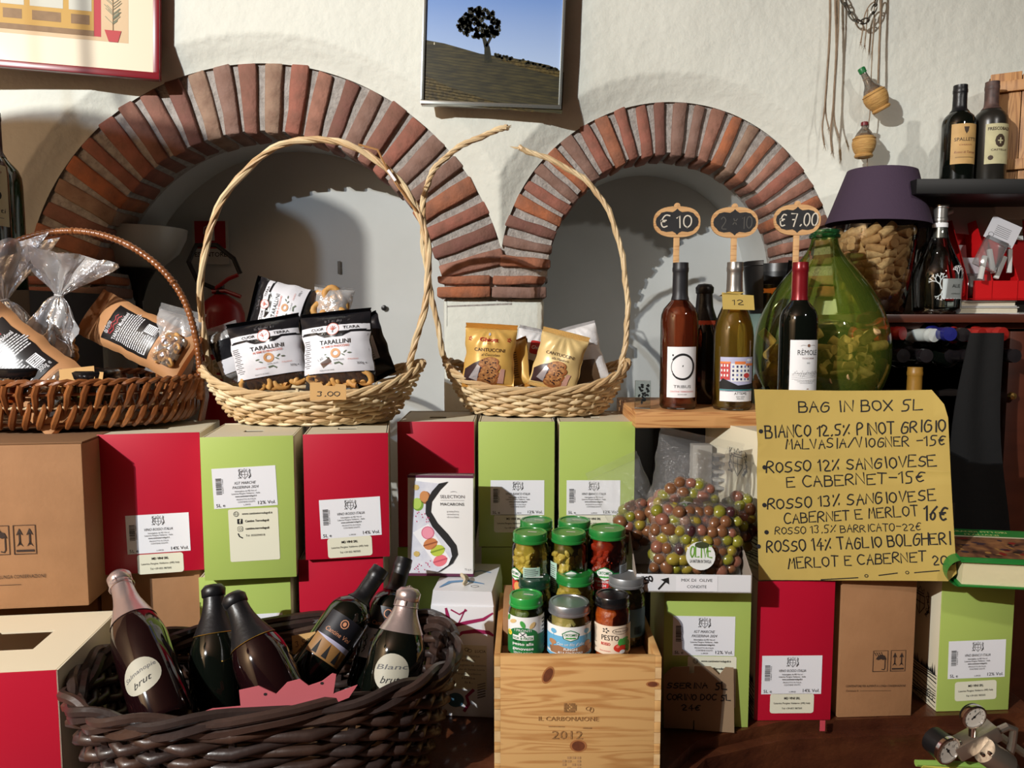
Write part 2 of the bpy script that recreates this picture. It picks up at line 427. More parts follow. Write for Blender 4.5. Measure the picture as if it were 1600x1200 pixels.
for (c, ri, ro, *_), YN in zip(ARCH, (2.47, 2.56)):
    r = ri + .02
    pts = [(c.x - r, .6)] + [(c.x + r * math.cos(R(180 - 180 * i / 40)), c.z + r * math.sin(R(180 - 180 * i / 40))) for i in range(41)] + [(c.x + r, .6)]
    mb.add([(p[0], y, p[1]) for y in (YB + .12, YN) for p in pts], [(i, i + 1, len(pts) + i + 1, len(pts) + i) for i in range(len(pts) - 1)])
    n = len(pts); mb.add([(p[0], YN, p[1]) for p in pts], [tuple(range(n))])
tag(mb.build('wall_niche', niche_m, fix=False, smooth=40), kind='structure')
# rest of the room, where the photo implies it
fl = MB().box((0, .2, -.02), (6.8, 6.6, .04)).build('floor', M('terracotta floor', (120, 74, 54), .7, var=(4, .5, (90, 56, 42)))); tag(fl, kind='structure')

tag(MB().box((-3.35, .2, 2.0), (.1, 6.6, 4.0)).build('wall_left', M('ochre cellar wall', (150, 122, 90), .9, var=(2, .4, (130, 104, 76)))), kind='structure')
tag(MB().box((0, .2, 4.03), (6.8, 6.6, .05)).build('ceiling', M('dark timber ceiling', (92, 66, 46), .8, var=(3, .5, (70, 48, 32)), stretch=(6, 1, 1))), kind='structure')

# ================================================================ counter and cartons
ZT, Z1, Z2 = .80, 1.068, 1.335
wood_dark = M('worn dark walnut', (84, 48, 30), .42, var=(3, .6, (50, 28, 18)), bump=(30, .4), stretch=(1, 4, 6), coat=.1)
wood_dark2 = M('scuffed walnut edge', (70, 34, 20), .38, var=(9, .55, (108, 62, 34)), bump=(22, .8, .006), stretch=(1, 1, 1.6), coat=.3)
tb = thing('counter', 'long old dark walnut counter under all the cartons, worn scuffed front edge', 'counter', (0, 0, 0))
poly = [(-1.6, .86), (.20, .90), (.245, 1.17), (.34, 1.285), (.50, 1.345), (1.02, 1.382), (1.04, 1.79), (.80, 1.79), (.80, 2.08), (-1.6, 2.08)]
def slab(pts, z0, z1, b):
    bm = bmesh.new(); f = bm.faces.new([bm.verts.new((p[0], p[1], z0)) for p in pts])
    e = bmesh.ops.extrude_face_region(bm, geom=[f]); bmesh.ops.translate(bm, verts=[q for q in e['geom'] if isinstance(q, bmesh.types.BMVert)], vec=(0, 0, z1 - z0))
    bmesh.ops.recalc_face_normals(bm, faces=bm.faces[:])
    if b: bmesh.ops.bevel(bm, geom=[q for q in bm.edges if abs(q.verts[0].co.z - z1) < 1e-5 and abs(q.verts[1].co.z - z1) < 1e-5], offset=b, segments=4, affect='EDGES')
    me = bpy.data.meshes.new('top'); bm.to_mesh(me); bm.free(); me.polygons.foreach_set('use_smooth', [True] * len(me.polygons)); me.set_sharp_from_angle(angle=R(40)); return me
me = slab(poly, ZT - .12, ZT, .022); me.materials.append(wood_dark2); link('worktop', me, tb)
me = slab([(p[0] * .985, p[1] + (.02 if p[1] < 2 else 0)) for p in poly], .0, ZT - .121, 0); me.materials.append(wood_dark2); link('body', me, tb)
# scuffs: chips of pale wood standing proud of the front edge

def crest(A, x, y, s, m=INK, l=2):
    """line-drawn heraldic crest: shield, crown, two beasts"""
    rd = random.Random(3)
    A.stroke([(x - .26 * s, y + .22 * s), (x - .26 * s, y - .12 * s), (x, y - .42 * s), (x + .26 * s, y - .12 * s), (x + .26 * s, y + .22 * s), (x - .26 * s, y + .22 * s)], .035 * s, m, l)
    A.stroke([(x, y + .2 * s), (x, y - .36 * s)], .025 * s, m, l); A.stroke([(x - .24 * s, y - .02 * s), (x + .24 * s, y - .02 * s)], .025 * s, m, l)
    A.stroke([(x - .2 * s, y + .3 * s), (x - .22 * s, y + .46 * s), (x - .1 * s, y + .36 * s), (x, y + .5 * s), (x + .1 * s, y + .36 * s), (x + .22 * s, y + .46 * s), (x + .2 * s, y + .3 * s), (x - .2 * s, y + .3 * s)], .03 * s, m, l)
    for sg in (-1, 1):
        for k in range(9):
            x0, y0 = x + sg * rd.uniform(.32, .5) * s, y + rd.uniform(-.35, .4) * s
            A.stroke([(x0, y0), (x0 + rd.uniform(-.1, .1) * s, y0 + rd.uniform(-.1, .1) * s), (x0 + rd.uniform(-.12, .12) * s, y0 + rd.uniform(-.14, .14) * s)], .03 * s, m, l)
        A.stroke([(x + sg * .32 * s, y - .34 * s), (x + sg * .5 * s, y - .1 * s), (x + sg * .42 * s, y + .1 * s), (x + sg * .5 * s, y + .36 * s), (x + sg * .34 * s, y + .26 * s)], .035 * s, m, l)
def barcode(A, x, y, w, h, m=INK, l=2, seed=2, vert=False):
    rd = random.Random(seed); t = 0
    L_ = h if vert else w
    while t < L_:
        b = rd.choice((.012, .02, .035)) * L_
        if vert: A.rect(x, y - h / 2 + t + b / 2, w, b, m, l)
        else: A.rect(x - w / 2 + t + b / 2, y, b, h, m, l)
        t += b + rd.choice((.014, .025, .03)) * L_
def wine_label(line1, line2, vol):
    A = Art(); A.rect(0, 0, .112, .074, WHITEP, 0)
    crest(A, .001, .024, .021)
    y = .008
    A.text(line1, .001, y, .0072, INKG, 2, shear=.3, w=.05 if not line2 else .038)
    if line2: y -= .008; A.text(line2, .001, y, .0072, INKG, 2, shear=.3, w=.046)
    A.text('Imbottigliato da MD Vini srl', .001, y - .0070, .0042, INK, w=.038)
    A.text('Laterina Pergine Valdarno - Italia', .001, y - .0115, .0042, INK, w=.05)
    A.text('www.cantineterredagoli.it', .001, y - .0165, .0046, INK, w=.038, bold=.01)
    A.text('PRODOTTO IN ITALIA', .001, y - .0225, .0040, INKG, w=.034); A.text('CONTIENE SOLFITI', .001, y - .0272, .0040, INKG, w=.03)
    A.text('L.09/25', .002, -.0325, .0036, INK, w=.012)
    A.text('5L e', -.052, -.0315, .0085, INK, w=.0155, align='l'); A.text(vol + ' Vol.', .037, -.0305, .0088, INK, w=.031)
    barcode(A, -.0455, .004, .010, .030, vert=True); A.text('8 056471 710503', -.0385, .004, .003, INK, w=.026, a=90)
    return A
def vini_sticker(A, x, y, w=.082, h=.038):
    A.rrect(x, y, w, h, .005, CREAMP, 0); A.text('MD VINI SRL', x, y + .010, .0062, INK, bold=.02, w=.03)
    A.text('Laterina Pergine Valdarno (AR) Italy', x, y + .0005, .005, INK, w=.068); A.text('Tel +39 055 987505', x, y - .0095, .005, INK, w=.038)
def social_sticker(A, x, y, w=.088, h=.098):
    A.rrect(x, y, w, h, .003, CREAMP, 0); x0 = x - w / 2 + .014
    A.ring(x0, y + .040, .0045, .0045, .0007, INK); A.ring(x0, y + .040, .002, .0045, .0005, INK); A.stroke([(x0 - .0045, y + .040), (x0 + .0045, y + .040)], .0005, INK)
    A.rrect(x0 + .006, y + .026, .0095, .0095, .001, INK, 1); A.text('f', x0 + .0065, y + .026, .010, CREAMP, 2, bold=.03)
    A.rrect(x0 + .006, y + .012, .0095, .0095, .0025, INK, 1); A.rrect(x0 + .006, y + .012, .0079, .0079, .002, CREAMP, 2); A.ring(x0 + .006, y + .012, .0022, .0022, .0007, INK, 3)
    A.stroke([(x0 + .002, y + .003), (x0 + .004, y - .002), (x0 + .009, y - .005)], .0022, INK)
    A.text('www.cantineterredagoli.it', x0 + .010, y + .040, .0055, INK, w=.054, align='l', bold=.01); A.text('Cantine Terredagoli', x0 + .015, y + .026, .0056, INK, w=.042, align='l', bold=.02)
    A.text('cantine.terredagoli', x0 + .015, y + .012, .0056, INK, w=.042, align='l', bold=.02); A.text('Tel: 3550394018', x0 + .015, y - .001, .0052, INK, w=.034, align='l')
def sketch_side(A, d, h, seed=1):
    """ink sketch of cypress rows and ploughed vines near the bottom of a carton side; x 0..d"""
    rd = random.Random(seed)
    x = -d / 2 + .002
    while x < d / 2 - .004:
        t = rd.uniform(.006, .022); A.poly([(x - .002, .068), (x + rd.uniform(-.001, .001), .068 + t), (x + .003, .068)], INK, 1); x += rd.uniform(.002, .006)
    for k in range(10):
        z0 = .066 - k * .0065
        A.stroke([(-d / 2 + .001 + i * (d - .002) / 8, z0 + math.sin(i * .9 + k) * .0025) for i in range(9)], rd.uniform(.001, .0032), INK, 1)
    for k in range(60):
        x, z = rd.uniform(-d / 2 + .003, d / 2 - .006), rd.uniform(.002, .03); A.stroke([(x, z), (x + rd.uniform(-.004, .004), z + rd.uniform(.001, .007))], .0012, INK, 1)
def carton(label, u0, u1, vb, z0, z1, depth=.19, yaw=0, col=REDB, art=None, group=None, name='wine_carton', edge=None, hole=True, side=True, w=None, Y=None, flap=True, rot=None):
    """bag-in-box carton; front face centred on the pixels u0..u1 with its bottom edge at row vb on height z0"""
    um = (u0 + u1) / 2
    b = onz(um, vb, z0) if Y is None else P(um, 600, Y)
    Yc = b.y; x = X(um, Yc, (z0 + z1) / 2); w = w or W(u1 - u0, Yc) * 1.02 / math.cos(R(yaw)); h = z1 - z0 - .002
    t = thing(name, label, 'carton', (x, Yc, z0 + .0008), rotm(yaw), group=group)
    e = edge or CREAMB; m = MB(); th = .0022
    # four walls, a bottom, a recessed top leaf with its hand hole and a folded lip
    m.box((0, th / 2, h / 2), (w, th, h), mi=1, b=.0008); m.box((-w / 2 + th / 2, depth / 2 + .0012, h / 2 - .001), (th, depth - .003, h - .002), b=.0007)
    m.box((w / 2 - th / 2, depth / 2 + .0012, h / 2 - .001), (th, depth - .003, h - .002), b=.0007); m.box((0, depth - th / 2, h / 2), (w - .004, th, h - .002)); m.box((0, depth / 2, th / 2), (w - .005, depth - .005, th))
    body = m.build('body', [e, col], t)
    if flap:
        hx, hy, hw, hd = -w * .02, depth * .45, .036, .022; tp = MB(); z = h - .0035; q = depth - .004
        if hole:
            for bx in ((-w / 2 + .004 + (hx - hw / 2 + w / 2 - .004) / 2, q / 2 + .003, hx - hw / 2 + w / 2 - .004, q), (w / 2 - .004 - (w / 2 - .004 - hx - hw / 2) / 2, q / 2 + .003, w / 2 - .004 - hx - hw / 2, q)):
                tp.box((bx[0], bx[1], z), (bx[2], bx[3], .002))
            tp.box((hx, (hy - hd / 2 + .003) / 2, z), (hw, hy - hd / 2 - .003, .002)); tp.box((hx, (hy + hd / 2 + q) / 2, z), (hw, q - hy - hd / 2, .002))
        else: tp.box((0, q / 2 + .003, z), (w - .008, q, .002))
        tp.build('top_flap', e, t)
        if hole: MB().box((hx, hy, z - .010), (hw * 1.1, hd * 1.1, .001)).build('hand_hole_dark', DARK, t)  # near-black sheet under the opening, painted in for the dark inside
    for a in (art or []):
        A, ox, oz, roll, nm = a
        c, s_ = math.cos(R(roll)), math.sin(R(roll))
        A.build(nm, body, (lambda ox, oz, c, s_: lambda px, pz, l: Vector((ox + px * c - pz * s_, -.0005 - l * LAY, oz + px * s_ + pz * c)))(ox, oz, c, s_))
    if side:
        A = Art(); sketch_side(A, depth - .008, h, int(u0)); crest(A, depth * .1, h * .72, .06, INK, 1)
        A.build('side_print', body, side_left(-w / 2, depth / 2, 0))
    return t, w, h
ROSSO = lambda: wine_label('VINO ROSSO ITALIA', None, '14%'); BIANCO = lambda: wine_label('VINO BIANCO ITALIA', None, '12%'); IGT = lambda: wine_label('IGT MARCHE', 'PASSERINA 2024', '12%')
def sticker(fn=vini_sticker):
    A = Art(); fn(A, 0, 0); return A
UP = 'wine cartons in the upper row'; LO = 'wine cartons on the counter'
# upper row
carton('crimson wine carton in shade under the brown basket, between plain cardboard box and green carton', 163, 310, 895, Z1, Z2, yaw=10, group=UP, art=[(ROSSO(), .010, .075, 1, 'label'), (sticker(), .012, .017, 1, 'sticker')])
carton('lime green wine carton with tall contact sticker, under the pale basket', 320, 458, 905, Z1, Z2, yaw=8, col=GREENB, group=UP, art=[(IGT(), -.006, .172, 2, 'label'), (sticker(social_sticker), .008, .083, 1, 'sticker')])
carton('sunlit crimson wine carton with white label under the tall handled pale basket', 478, 606, 873, 1.096, Z2, yaw=8, group=UP, art=[(ROSSO(), .006, .078, 2, 'label'), (sticker(), .004, .022, 2, 'sticker')])
carton('crimson wine carton standing behind the macarons packet', 622, 741, 855, Z1, Z2, group=UP, art=[])
carton('lime green wine carton right of the macarons packet, behind the stacked jars', 748, 866, 855, Z1, Z2, col=GREENB, group=UP, art=[(BIANCO(), .002, .105, 0, 'label'), (sticker(), -.006, .05, 0, 'sticker')])
carton('lime green wine carton at the right end of the upper row', 874, 991, 855, Z1, Z2, col=GREENB, group=UP, art=[(BIANCO(), -.007, .105, 0, 'label'), (sticker(), -.006, .05, 0, 'sticker')])
# lower row, under them
LOW = 'wine cartons under the upper row'
carton('brown plain carton at the bottom under the shaded crimson carton', 167, 311, 1075, ZT, Z1, yaw=10, col=KRAFT, edge=KRAFT, side=False, hole=False, group=LOW, Y=1.43)
carton('lime green carton under the green one with the contact sticker', 316, 455, 1075, ZT, Z1, yaw=6, col=GREENB, group=LOW, Y=1.40, hole=False, art=[(IGT(), .012, .155, 1, 'label')])
carton('crimson carton under the sunlit crimson one, behind the bottle necks', 470, 600, 1075, ZT, 1.095, yaw=6, group=LOW, Y=1.42, hole=False)
carton('lime green carton under the crimson one with the macarons packet', 622, 738, 1075, ZT, Z1, col=GREENB, group=LOW, Y=1.58, hole=False)
carton('lime green carton low down behind the left jars', 752, 866, 1075, ZT, Z1, col=GREENB, group=LOW, Y=1.58, hole=False)
carton('lime green carton low down behind the right jars', 874, 990, 1075, ZT, Z1, col=GREENB, group=LOW, Y=1.58, hole=False)
# right-hand cartons on the counter
carton('lime green wine carton under the olive tray, brown price card leaning on it', 1036, 1172, 1136, ZT, Z1, depth=.17, yaw=-2, col=GREENB, group=LO, w=.156, side=False, hole=False, art=[(IGT(), -.006, .172, 0, 'label'), (sticker(social_sticker), .010, .085, 0, 'sticker')])
carton('crimson wine carton under the yellow price poster', 1179, 1304, 1126, ZT, Z1, depth=.17, yaw=1, group=LO, w=.143, hole=False, art=[(ROSSO(), -.004, .088, 0, 'label'), (sticker(), -.002, .033, 0, 'sticker')])
def symbols():
    A = Art(); INKB = M('stamp ink', (52, 36, 28), .8)
    for x in (-.017, .017):
        A.stroke([(x - .014, -.02), (x - .014, .02), (x + .014, .02), (x + .014, -.02), (x - .014, -.02)], .0012, INKB)
    # umbrella under drops
    A.poly([(-.026, .004), (-.022, .010), (-.015, .0125), (-.0085, .010), (-.005, .002), (-.008, .004), (-.012, .002), (-.016, .004), (-.021, .002)], INKB); A.stroke([(-.008, .004), (-.008, -.014), (-.010, -.017), (-.0135, -.016)], .0017, INKB)
    for i in range(4):
        for j in range(2): A.stroke([(-.029 + i * .0042 + j * .002, .0165 - j * .0035), (-.0275 + i * .0042 + j * .002, .0145 - j * .0035)], .0013, INKB)
    for x in (.0105, .0235):
        A.poly([(x - .0045, .006), (x, .016), (x + .0045, .006), (x + .001, .008), (x - .001, .008)], INKB); A.rect(x, .001, .0022, .016, INKB); A.poly([(x - .0045, -.010), (x, -.002), (x + .0045, -.010), (x + .001, -.007), (x - .001, -.007)], INKB)
    A.rect(.017, -.0155, .023, .003, INKB); return A
def contents_line(t1='CONTENITORE PER ALIMENTI A LUNGA CONSERVAZIONE'):
    A = Art(); A.text(t1, 0, 0, .0058, M('stamp ink'), w=.115); A.text('Contenuto lt', -.057, -.009, .005, M('stamp ink'), w=.024, align='l'); A.rect(.0, -.0095, .06, .0005, M('stamp ink')); return A
carton('plain brown cardboard carton between the crimson and green cartons on the counter', 1309, 1432, 1120, ZT, Z1, depth=.17, yaw=3, col=KRAFT, edge=KRAFT, side=False, hole=False, group=LO, w=.142, name='cardboard_carton', art=[(symbols(), .024, .108, 0, 'printed_symbols'), (contents_line(), 0, .06, -1, 'lettering')])
carton('lime green wine carton at the far end of the counter under the thick book', 1467, 1583, 1111, ZT, Z1, depth=.17, yaw=3, col=GREENB, group=LO, w=.142, hole=False, art=[(BIANCO(), .003, .102, 1, 'label'), (sticker(), .004, .04, 2, 'sticker')])
# cream-sided crimson carton turned sideways behind the poster
t, w_, h_ = carton('cream sided crimson carton turned sideways, half hidden behind yellow poster', 1190, 1300, 900, Z1, Z2, depth=.20, yaw=18, Y=1.455, w=.15, group=None)
t.location.x = X(1188, 1.44, 1.2) + .0715; 
# big plain cardboard box at far left with the white-topped crimson one below it
def big_carton():
    t = thing('cardboard_box', 'large plain brown cardboard box with umbrella and arrow symbols under the brown basket', 'box', (P(-50, 600, 1.367).x + .012, 1.30, 1.0345), rotm(7))
    w, d, h = .42, .30, .2985; m = MB()
    m.box((0, d / 2, h / 2), (w, d, h - .008), b=.003); m.build('body', KRAFT, t)
    f = MB(); f.box((0, d * .24, h - .002), (w, d * .46, .003), b=.001); f.box((0, d * .75, h - .002), (w, d * .48, .003), b=.001); f.build('flap', KRAFTD, t)
    symbols().build('printed_symbols', t, lambda x, z, l: Vector((.088 + x * 1.28, -.0008 - l * LAY, .128 + z * 1.28)))
    contents_line().build('lettering', t, lambda x, z, l: Vector((.055 + x * 1.5, -.0008 - l * LAY, .062 + z * 1.5)))
    return t
big_carton()
t = thing('cardboard_box', 'brown cardboard box under the large symbol printed one, almost hidden', 'box', (P(-50, 600, 1.367).x - .02, 1.40, ZT + .001), rotm(9)); MB().box((0, .10, .116), (.40, .20, .230), b=.003).build('body', KRAFT, t)
def corner_box():
    z1 = 1.032; h = z1 - ZT; w = .42; d = .232
    c = onz(90, 1046, z1)
    t = thing('wine_box', 'bright crimson box with cream top and oval hand hole, bottom left corner of the picture', 'carton', (c.x, c.y, ZT + .0008), rotm(7))
    h -= .0022
    m = MB(); m.box((-w / 2, .0015, h / 2), (w, .003, h), mi=1, b=.001); m.box((-.0015, d / 2, h / 2), (.003, d, h), b=.001); m.box((-w / 2, d / 2, .003), (w - .01, d - .01, .003)); m.box((-w / 2, d, h / 2), (w, .003, h))
    m.build('body', [CREAMB, REDB], t)
    tp = MB(); hx, hy, hw, hd = -.115, .12, .085, .07; z = h - .0018
    tp.box(((hx + hw / 2) / 2 - .002, d / 2, z), (abs(hx + hw / 2) - .004, d - .004, .003)); tp.box((-w + (w + hx - hw / 2) / 2, d / 2, z), (w + hx - hw / 2, d - .004, .003))
    tp.box((hx, (hy - hd / 2) / 2, z), (hw, hy - hd / 2 - .004, .003)); tp.box((hx, (hy + hd / 2 + d) / 2, z), (hw, d - hy - hd / 2 - .004, .003)); tp.build('top_flap', M('cream top board', (226, 214, 186), .6, var=(6, .2, (214, 200, 170))), t)
    MB().lathe([(.004, 0), (.024, .004), (.028, .02), (.02, .035), (.006, .04), (.0, .04)], 14, T=Matrix.Translation((hx + .004, hy, h - .065))).build('inner_bag', M('crumpled inner bag', (86, 74, 60), .35, metal=.3, bump=(60, .8)), t)
    A = Art(); A.rect(0, 0, .16, .075, WHITEP, 0); A.text('VINO ROSSO ITALIA', 0, .01, .01, INKG, shear=.3, w=.08); A.build('label', t, flat(0, -.115, .038))
    A = Art(); crest(A, .02, .13, .09, INKG, 1); A.build('side_print', t, side_right(0, .16, 0))
corner_box()
# Santa Lucia carton
SW = M('white glossy carton', (222, 222, 226), .4, coat=.2); PLUM = M('plum print', (150, 30, 82), .5); SKYB = M('sky blue print', (92, 140, 184), .5)
def santa():
    b = onz(724, 1120, ZT); Y = b.y + .0; zt = 1.043
    t = thing('wine_carton', 'white wine carton with plum ribbon swirls, between the dark basket and pine crate', 'carton', (X(724, Y, .9) - .002, Y, ZT + .0008), rotm(-5))
    w, d, h = .118, .165, zt - ZT; m = MB(); m.box((0, d / 2, (h - .03) / 2), (w, d, h - .03), b=.0015); m.build('body', SW, t)
    # sloping folded top
    m = MB(); m.prism([(-w / 2, 0), (w / 2, 0), (w / 2 - .004, .029), (-w / 2 + .004, .029)], .004, d, T=Matrix.Translation((0, 0, h - .031))); m.build('top_flap', SW, t, smooth=0)
    A = Art(); z = .0
    def swirl(pts, ws): A.stroke(pts, ws, PLUM, 1)
    swirl([(-.055, .148), (-.045, .158), (-.030, .172), (-.026, .190), (-.030, .208)], [.002, .007, .009, .008, .004]); swirl([(-.048, .155), (-.02, .175), (.010, .183), (.04, .190), (.057, .202)], [.002, .006, .007, .006, .003])
    swirl([(-.016, .148), (.0, .163), (.025, .167), (.05, .165), (.058, .160)], [.002, .006, .008, .007, .004]); swirl([(-.03, .140), (-.015, .165), (-.002, .19), (.006, .208)], .0022)
    swirl([(-.020, .206), (-.005, .198), (.008, .206)], .003)
    A.rect(.012, .097, .068, .085, M('buff menu label', (214, 208, 180), .6), 1)
    A.text('SANTA', -.011, .128, .0082, INK, 2, w=.022, shear=.15); A.text('LUCIA', .034, .128, .0082, INK, 2, w=.02, shear=.15); A.ring(.009, .131, .004, .003, .0008, INK, 2); A.ring(.014, .129, .004, .003, .0008, INK, 2)
    for i, tx in enumerate(('VINO DA TAVOLA', 'BIANCO', 'Imbottigliato da cantina', 'sociale di Santa Lucia', 'Pergine Valdarno', 'Italia', '5L')): A.text(tx, .012, .118 - i * .0085, .0055, INKG, 2, w=.012 + .0022 * len(tx))
    A.ell(-.013, -.0 + .032, .016, .014, M('teal disc', (60, 96, 116), .5), 1, n=20); A.stroke([(.004, .012), (.012, .025), (.008, .04), (.02, .052)], .006, PLUM, 1); A.stroke([(-.045, .02), (-.045, .035)], .006, PLUM, 1)
    for i in range(6): A.rect(.036, .04 + i * .005, .016, .0022, INKG, 1, a=18)
    A.build('printed_front', t, flat(0))
    A = Art(); A.stroke([(-.045, .02), (-.03, .05), (.0, .06), (.035, .045)], [.003, .012, .01, .003], SKYB, 1); A.stroke([(-.01, .1), (.02, .12), (.04, .11)], .004, SKYB, 1); A.ring(.02, .03, .007, .005, .001, INKG)
    A.build('printed_top', t, flat_top(h - .002))
    # cloth-like twist of pale paper stuck in the hand hole
    m = MB(); m.tube([(-.002 + .004 * math.sin(i * 1.4), .03 + i * .006, h + .001 + .010 * math.sin(i * .55)) for i in range(8)], [.004, .007, .006, .008, .006, .007, .005, .003], 7, flat=.5); m.build('carry_strap', M('twisted cream paper', (206, 190, 160), .8, bump=(60, .6)), t)
    return t
santa()
# macarons packet
def macarons():
    w, h, d = .128, .196, .035; b = onz(690, 868, 1.044)
    Y = 1.50; x = X(690, Y, 1.13)
    t = thing('macaron_packet', 'white macarons packet with black swoosh standing in front of a crimson carton', 'packet', (x, Y - .035, 1.0445), rotm(-2, -4, 0))
    k = Y / 1200; w = 103 * k; h = 158 * k
    WM = M('glossy white packet', (238, 236, 234), .35, coat=.3); PL = M('dark plum edge', (92, 36, 66), .5)
    m = MB(); m.box((0, d / 2, h / 2), (w, d, h), b=.0012); m.build('carton', WM, t)
    m = MB(); m.box((0, d / 2, h - .0025), (w + .0012, d + .0012, .005)); m.box((0, d / 2, .0025), (w + .0012, d + .0012, .005)); m.build('edge_band', PL, t)
    A = Art(); sw = []
    n = 20
    S = [(.12, .94), (-.02, .86), (-.16, .74), (-.18, .64), (-.08, .53), (.08, .42), (.21, .31), (.24, .22), (.17, .13), (.0, .05), (-.12, .02)]
    L = [(-.02, .92), (-.13, .84), (-.22, .73), (-.225, .62), (-.12, .49), (.04, .37), (.155, .28), (.18, .2), (.12, .11), (-.03, .045), (-.13, .018)]
    sc = lambda p: (p[0] * w, p[1] * h)
    ML = M('marble white', (224, 224, 232), .4, var=(60, .6, (196, 198, 214)))
    A.poly([sc(p) for p in [(-.46, .95), (-.46, .03), (-.14, .03)] + L[::-1][1:]], ML, 0)
    S = [(p[0] + .035 * math.sin(min(1, max(0, (p[1] - .02) / .92)) * PI) ** .5, p[1]) for p in S]
    A.poly([(p[0] * w, p[1] * h) for p in S] + [(p[0] * w, p[1] * h) for p in L[::-1]], INK, 2)
    for (x_, y_, c, c2) in ((-.34, .71, (178, 204, 92), (120, 160, 50)), (-.23, .78, (206, 140, 84), (150, 90, 50))):
        mm = M('macaron %d' % c[0], c, .5); m2 = M('macaron dark %d' % c2[0], c2, .6)
        A.ell(x_ * w, y_ * h, .085 * w, .085 * w * 1.15, m2, 1); A.ell((x_ - .015) * w, (y_ + .01) * h, .07 * w, .075 * w * 1.15, mm, 2)
    A.poly([sc(p) for p in ((-.42, .43), (-.18, .52), (.18, .14), (.05, .08), (-.05, .1))], M('tray white', (240, 238, 240), .5), 1)
    for (x_, y_, c, c2, an) in ((-.19, .43, (236, 150, 170), (214, 110, 140), 0), (-.15, .32, (204, 128, 78), (150, 80, 44), 25), (-.04, .255, (186, 200, 70), (130, 150, 40), 20), (.0, .155, (232, 118, 128), (200, 80, 100), 25)):
        mm = M('macaron p%d' % c[0], c, .5); m2 = M('macaron q%d' % c2[0], c2, .6)
        if an == 0: A.ell(x_ * w, y_ * h, .1 * w, .1 * w, m2, 2); A.ell(x_ * w, y_ * h, .085 * w, .085 * w, mm, 3)
        else:
            A.ell(x_ * w, y_ * h, .11 * w, .085 * w, mm, 2, a=an); A.stroke([((x_ - .1) * w, (y_ - .018) * h), ((x_ + .1) * w, (y_ + .022) * h)], .022 * w, m2, 3)
    rd = random.Random(1); PK = M('pink crumbs', (206, 70, 120), .6)
    for i in range(26):
        if i < 12: xx, yy = rd.uniform(-.38, -.16), rd.uniform(.54, .64)
        else: xx, yy = rd.uniform(-.4, -.15), rd.uniform(.04, .17)
        A.ell(xx * w, yy * h, .008 * w, .012 * w, PK, 3, n=5)
    A.ell(-.37 * w, .88 * h, .05 * w, .045 * w, M('gold flower', (206, 176, 104), .5), 2, n=7); A.ell(-.36 * w, .22 * h, .05 * w, .045 * w, M('gold flower'), 3, n=7)
    GY = M('grey print', (120, 116, 120), .5)
    A.text('SELECTION', .18 * w, .79 * h, .0088, GY, 2, w=.37 * w); A.rect(.18 * w, .755 * h, .36 * w, .0004, GY, 2); A.text('MACARONS', .18 * w, .715 * h, .0078, INK, 2, w=.36 * w)
    for i, s_ in enumerate(('pistachio', 'strawberry', 'chocolate')): A.text(s_, .19 * w, (.645 - i * .028) * h, .0045, GY, 2, w=.18 * w)
    A.text('72 g e', .42 * w, .07 * h, .005, GY, 2, w=.1 * w); A.ring(.2 * w, .83 * h, .05 * w, .02 * w, .0006, GY, 2, a0=20, a1=160)
    A.build('printed_front', t, flat(-.0006))
macarons()

# ---------------------------------------------------------------- pine wine crate
PINE = M('planed pine', (206, 158, 100), .55, var=(1.4, .6, (178, 124, 70)), bump=(6, .5, .002), stretch=(3, 3, 60)); PINE2 = M('pine end grain', (226, 192, 140), .6, var=(50, .4, (170, 120, 72)))
def grain(name, c1, c2, sc=(1.1, 1.1, 15)):
    m = M(name, c1, .5); nt = m.node_tree; b = nt.nodes['Principled BSDF']; N = nt.nodes.new; L = nt.links.new
    tc = N('ShaderNodeTexCoord'); mp = N('ShaderNodeMapping'); mp.inputs['Scale'].default_value = sc; L(tc.outputs['Object'], mp.inputs[0])
    n1 = N('ShaderNodeTexNoise'); n1.inputs['Scale'].default_value = 2.2; n1.inputs['Detail'].default_value = 1.5; n1.inputs['Distortion'].default_value = .3; L(mp.outputs[0], n1.inputs['Vector'])
    ml = N('ShaderNodeMath'); ml.operation = 'MULTIPLY'; ml.inputs[1].default_value = 60; L(n1.outputs['Fac'], ml.inputs[0])
    sn = N('ShaderNodeMath'); sn.operation = 'SINE'; L(ml.outputs[0], sn.inputs[0])
    n2 = N('ShaderNodeTexNoise'); n2.inputs['Scale'].default_value = 14; n2.inputs['Detail'].default_value = 6; L(mp.outputs[0], n2.inputs['Vector'])
    ad = N('ShaderNodeMath'); ad.operation = 'MULTIPLY_ADD'; ad.inputs[1].default_value = .28; L(sn.outputs[0], ad.inputs[0]); L(n2.outputs['Fac'], ad.inputs[2])
    cr = N('ShaderNodeValToRGB'); cr.color_ramp.elements[0].color = lin(c1); cr.color_ramp.elements[1].color = lin(c2); cr.color_ramp.elements[0].position = .42; cr.color_ramp.elements[1].position = .88
    L(ad.outputs[0], cr.inputs[0]); L(cr.outputs[0], b.inputs['Base Color']); return m
PINEF = grain('pine front grain', (214, 168, 108), (186, 132, 76))
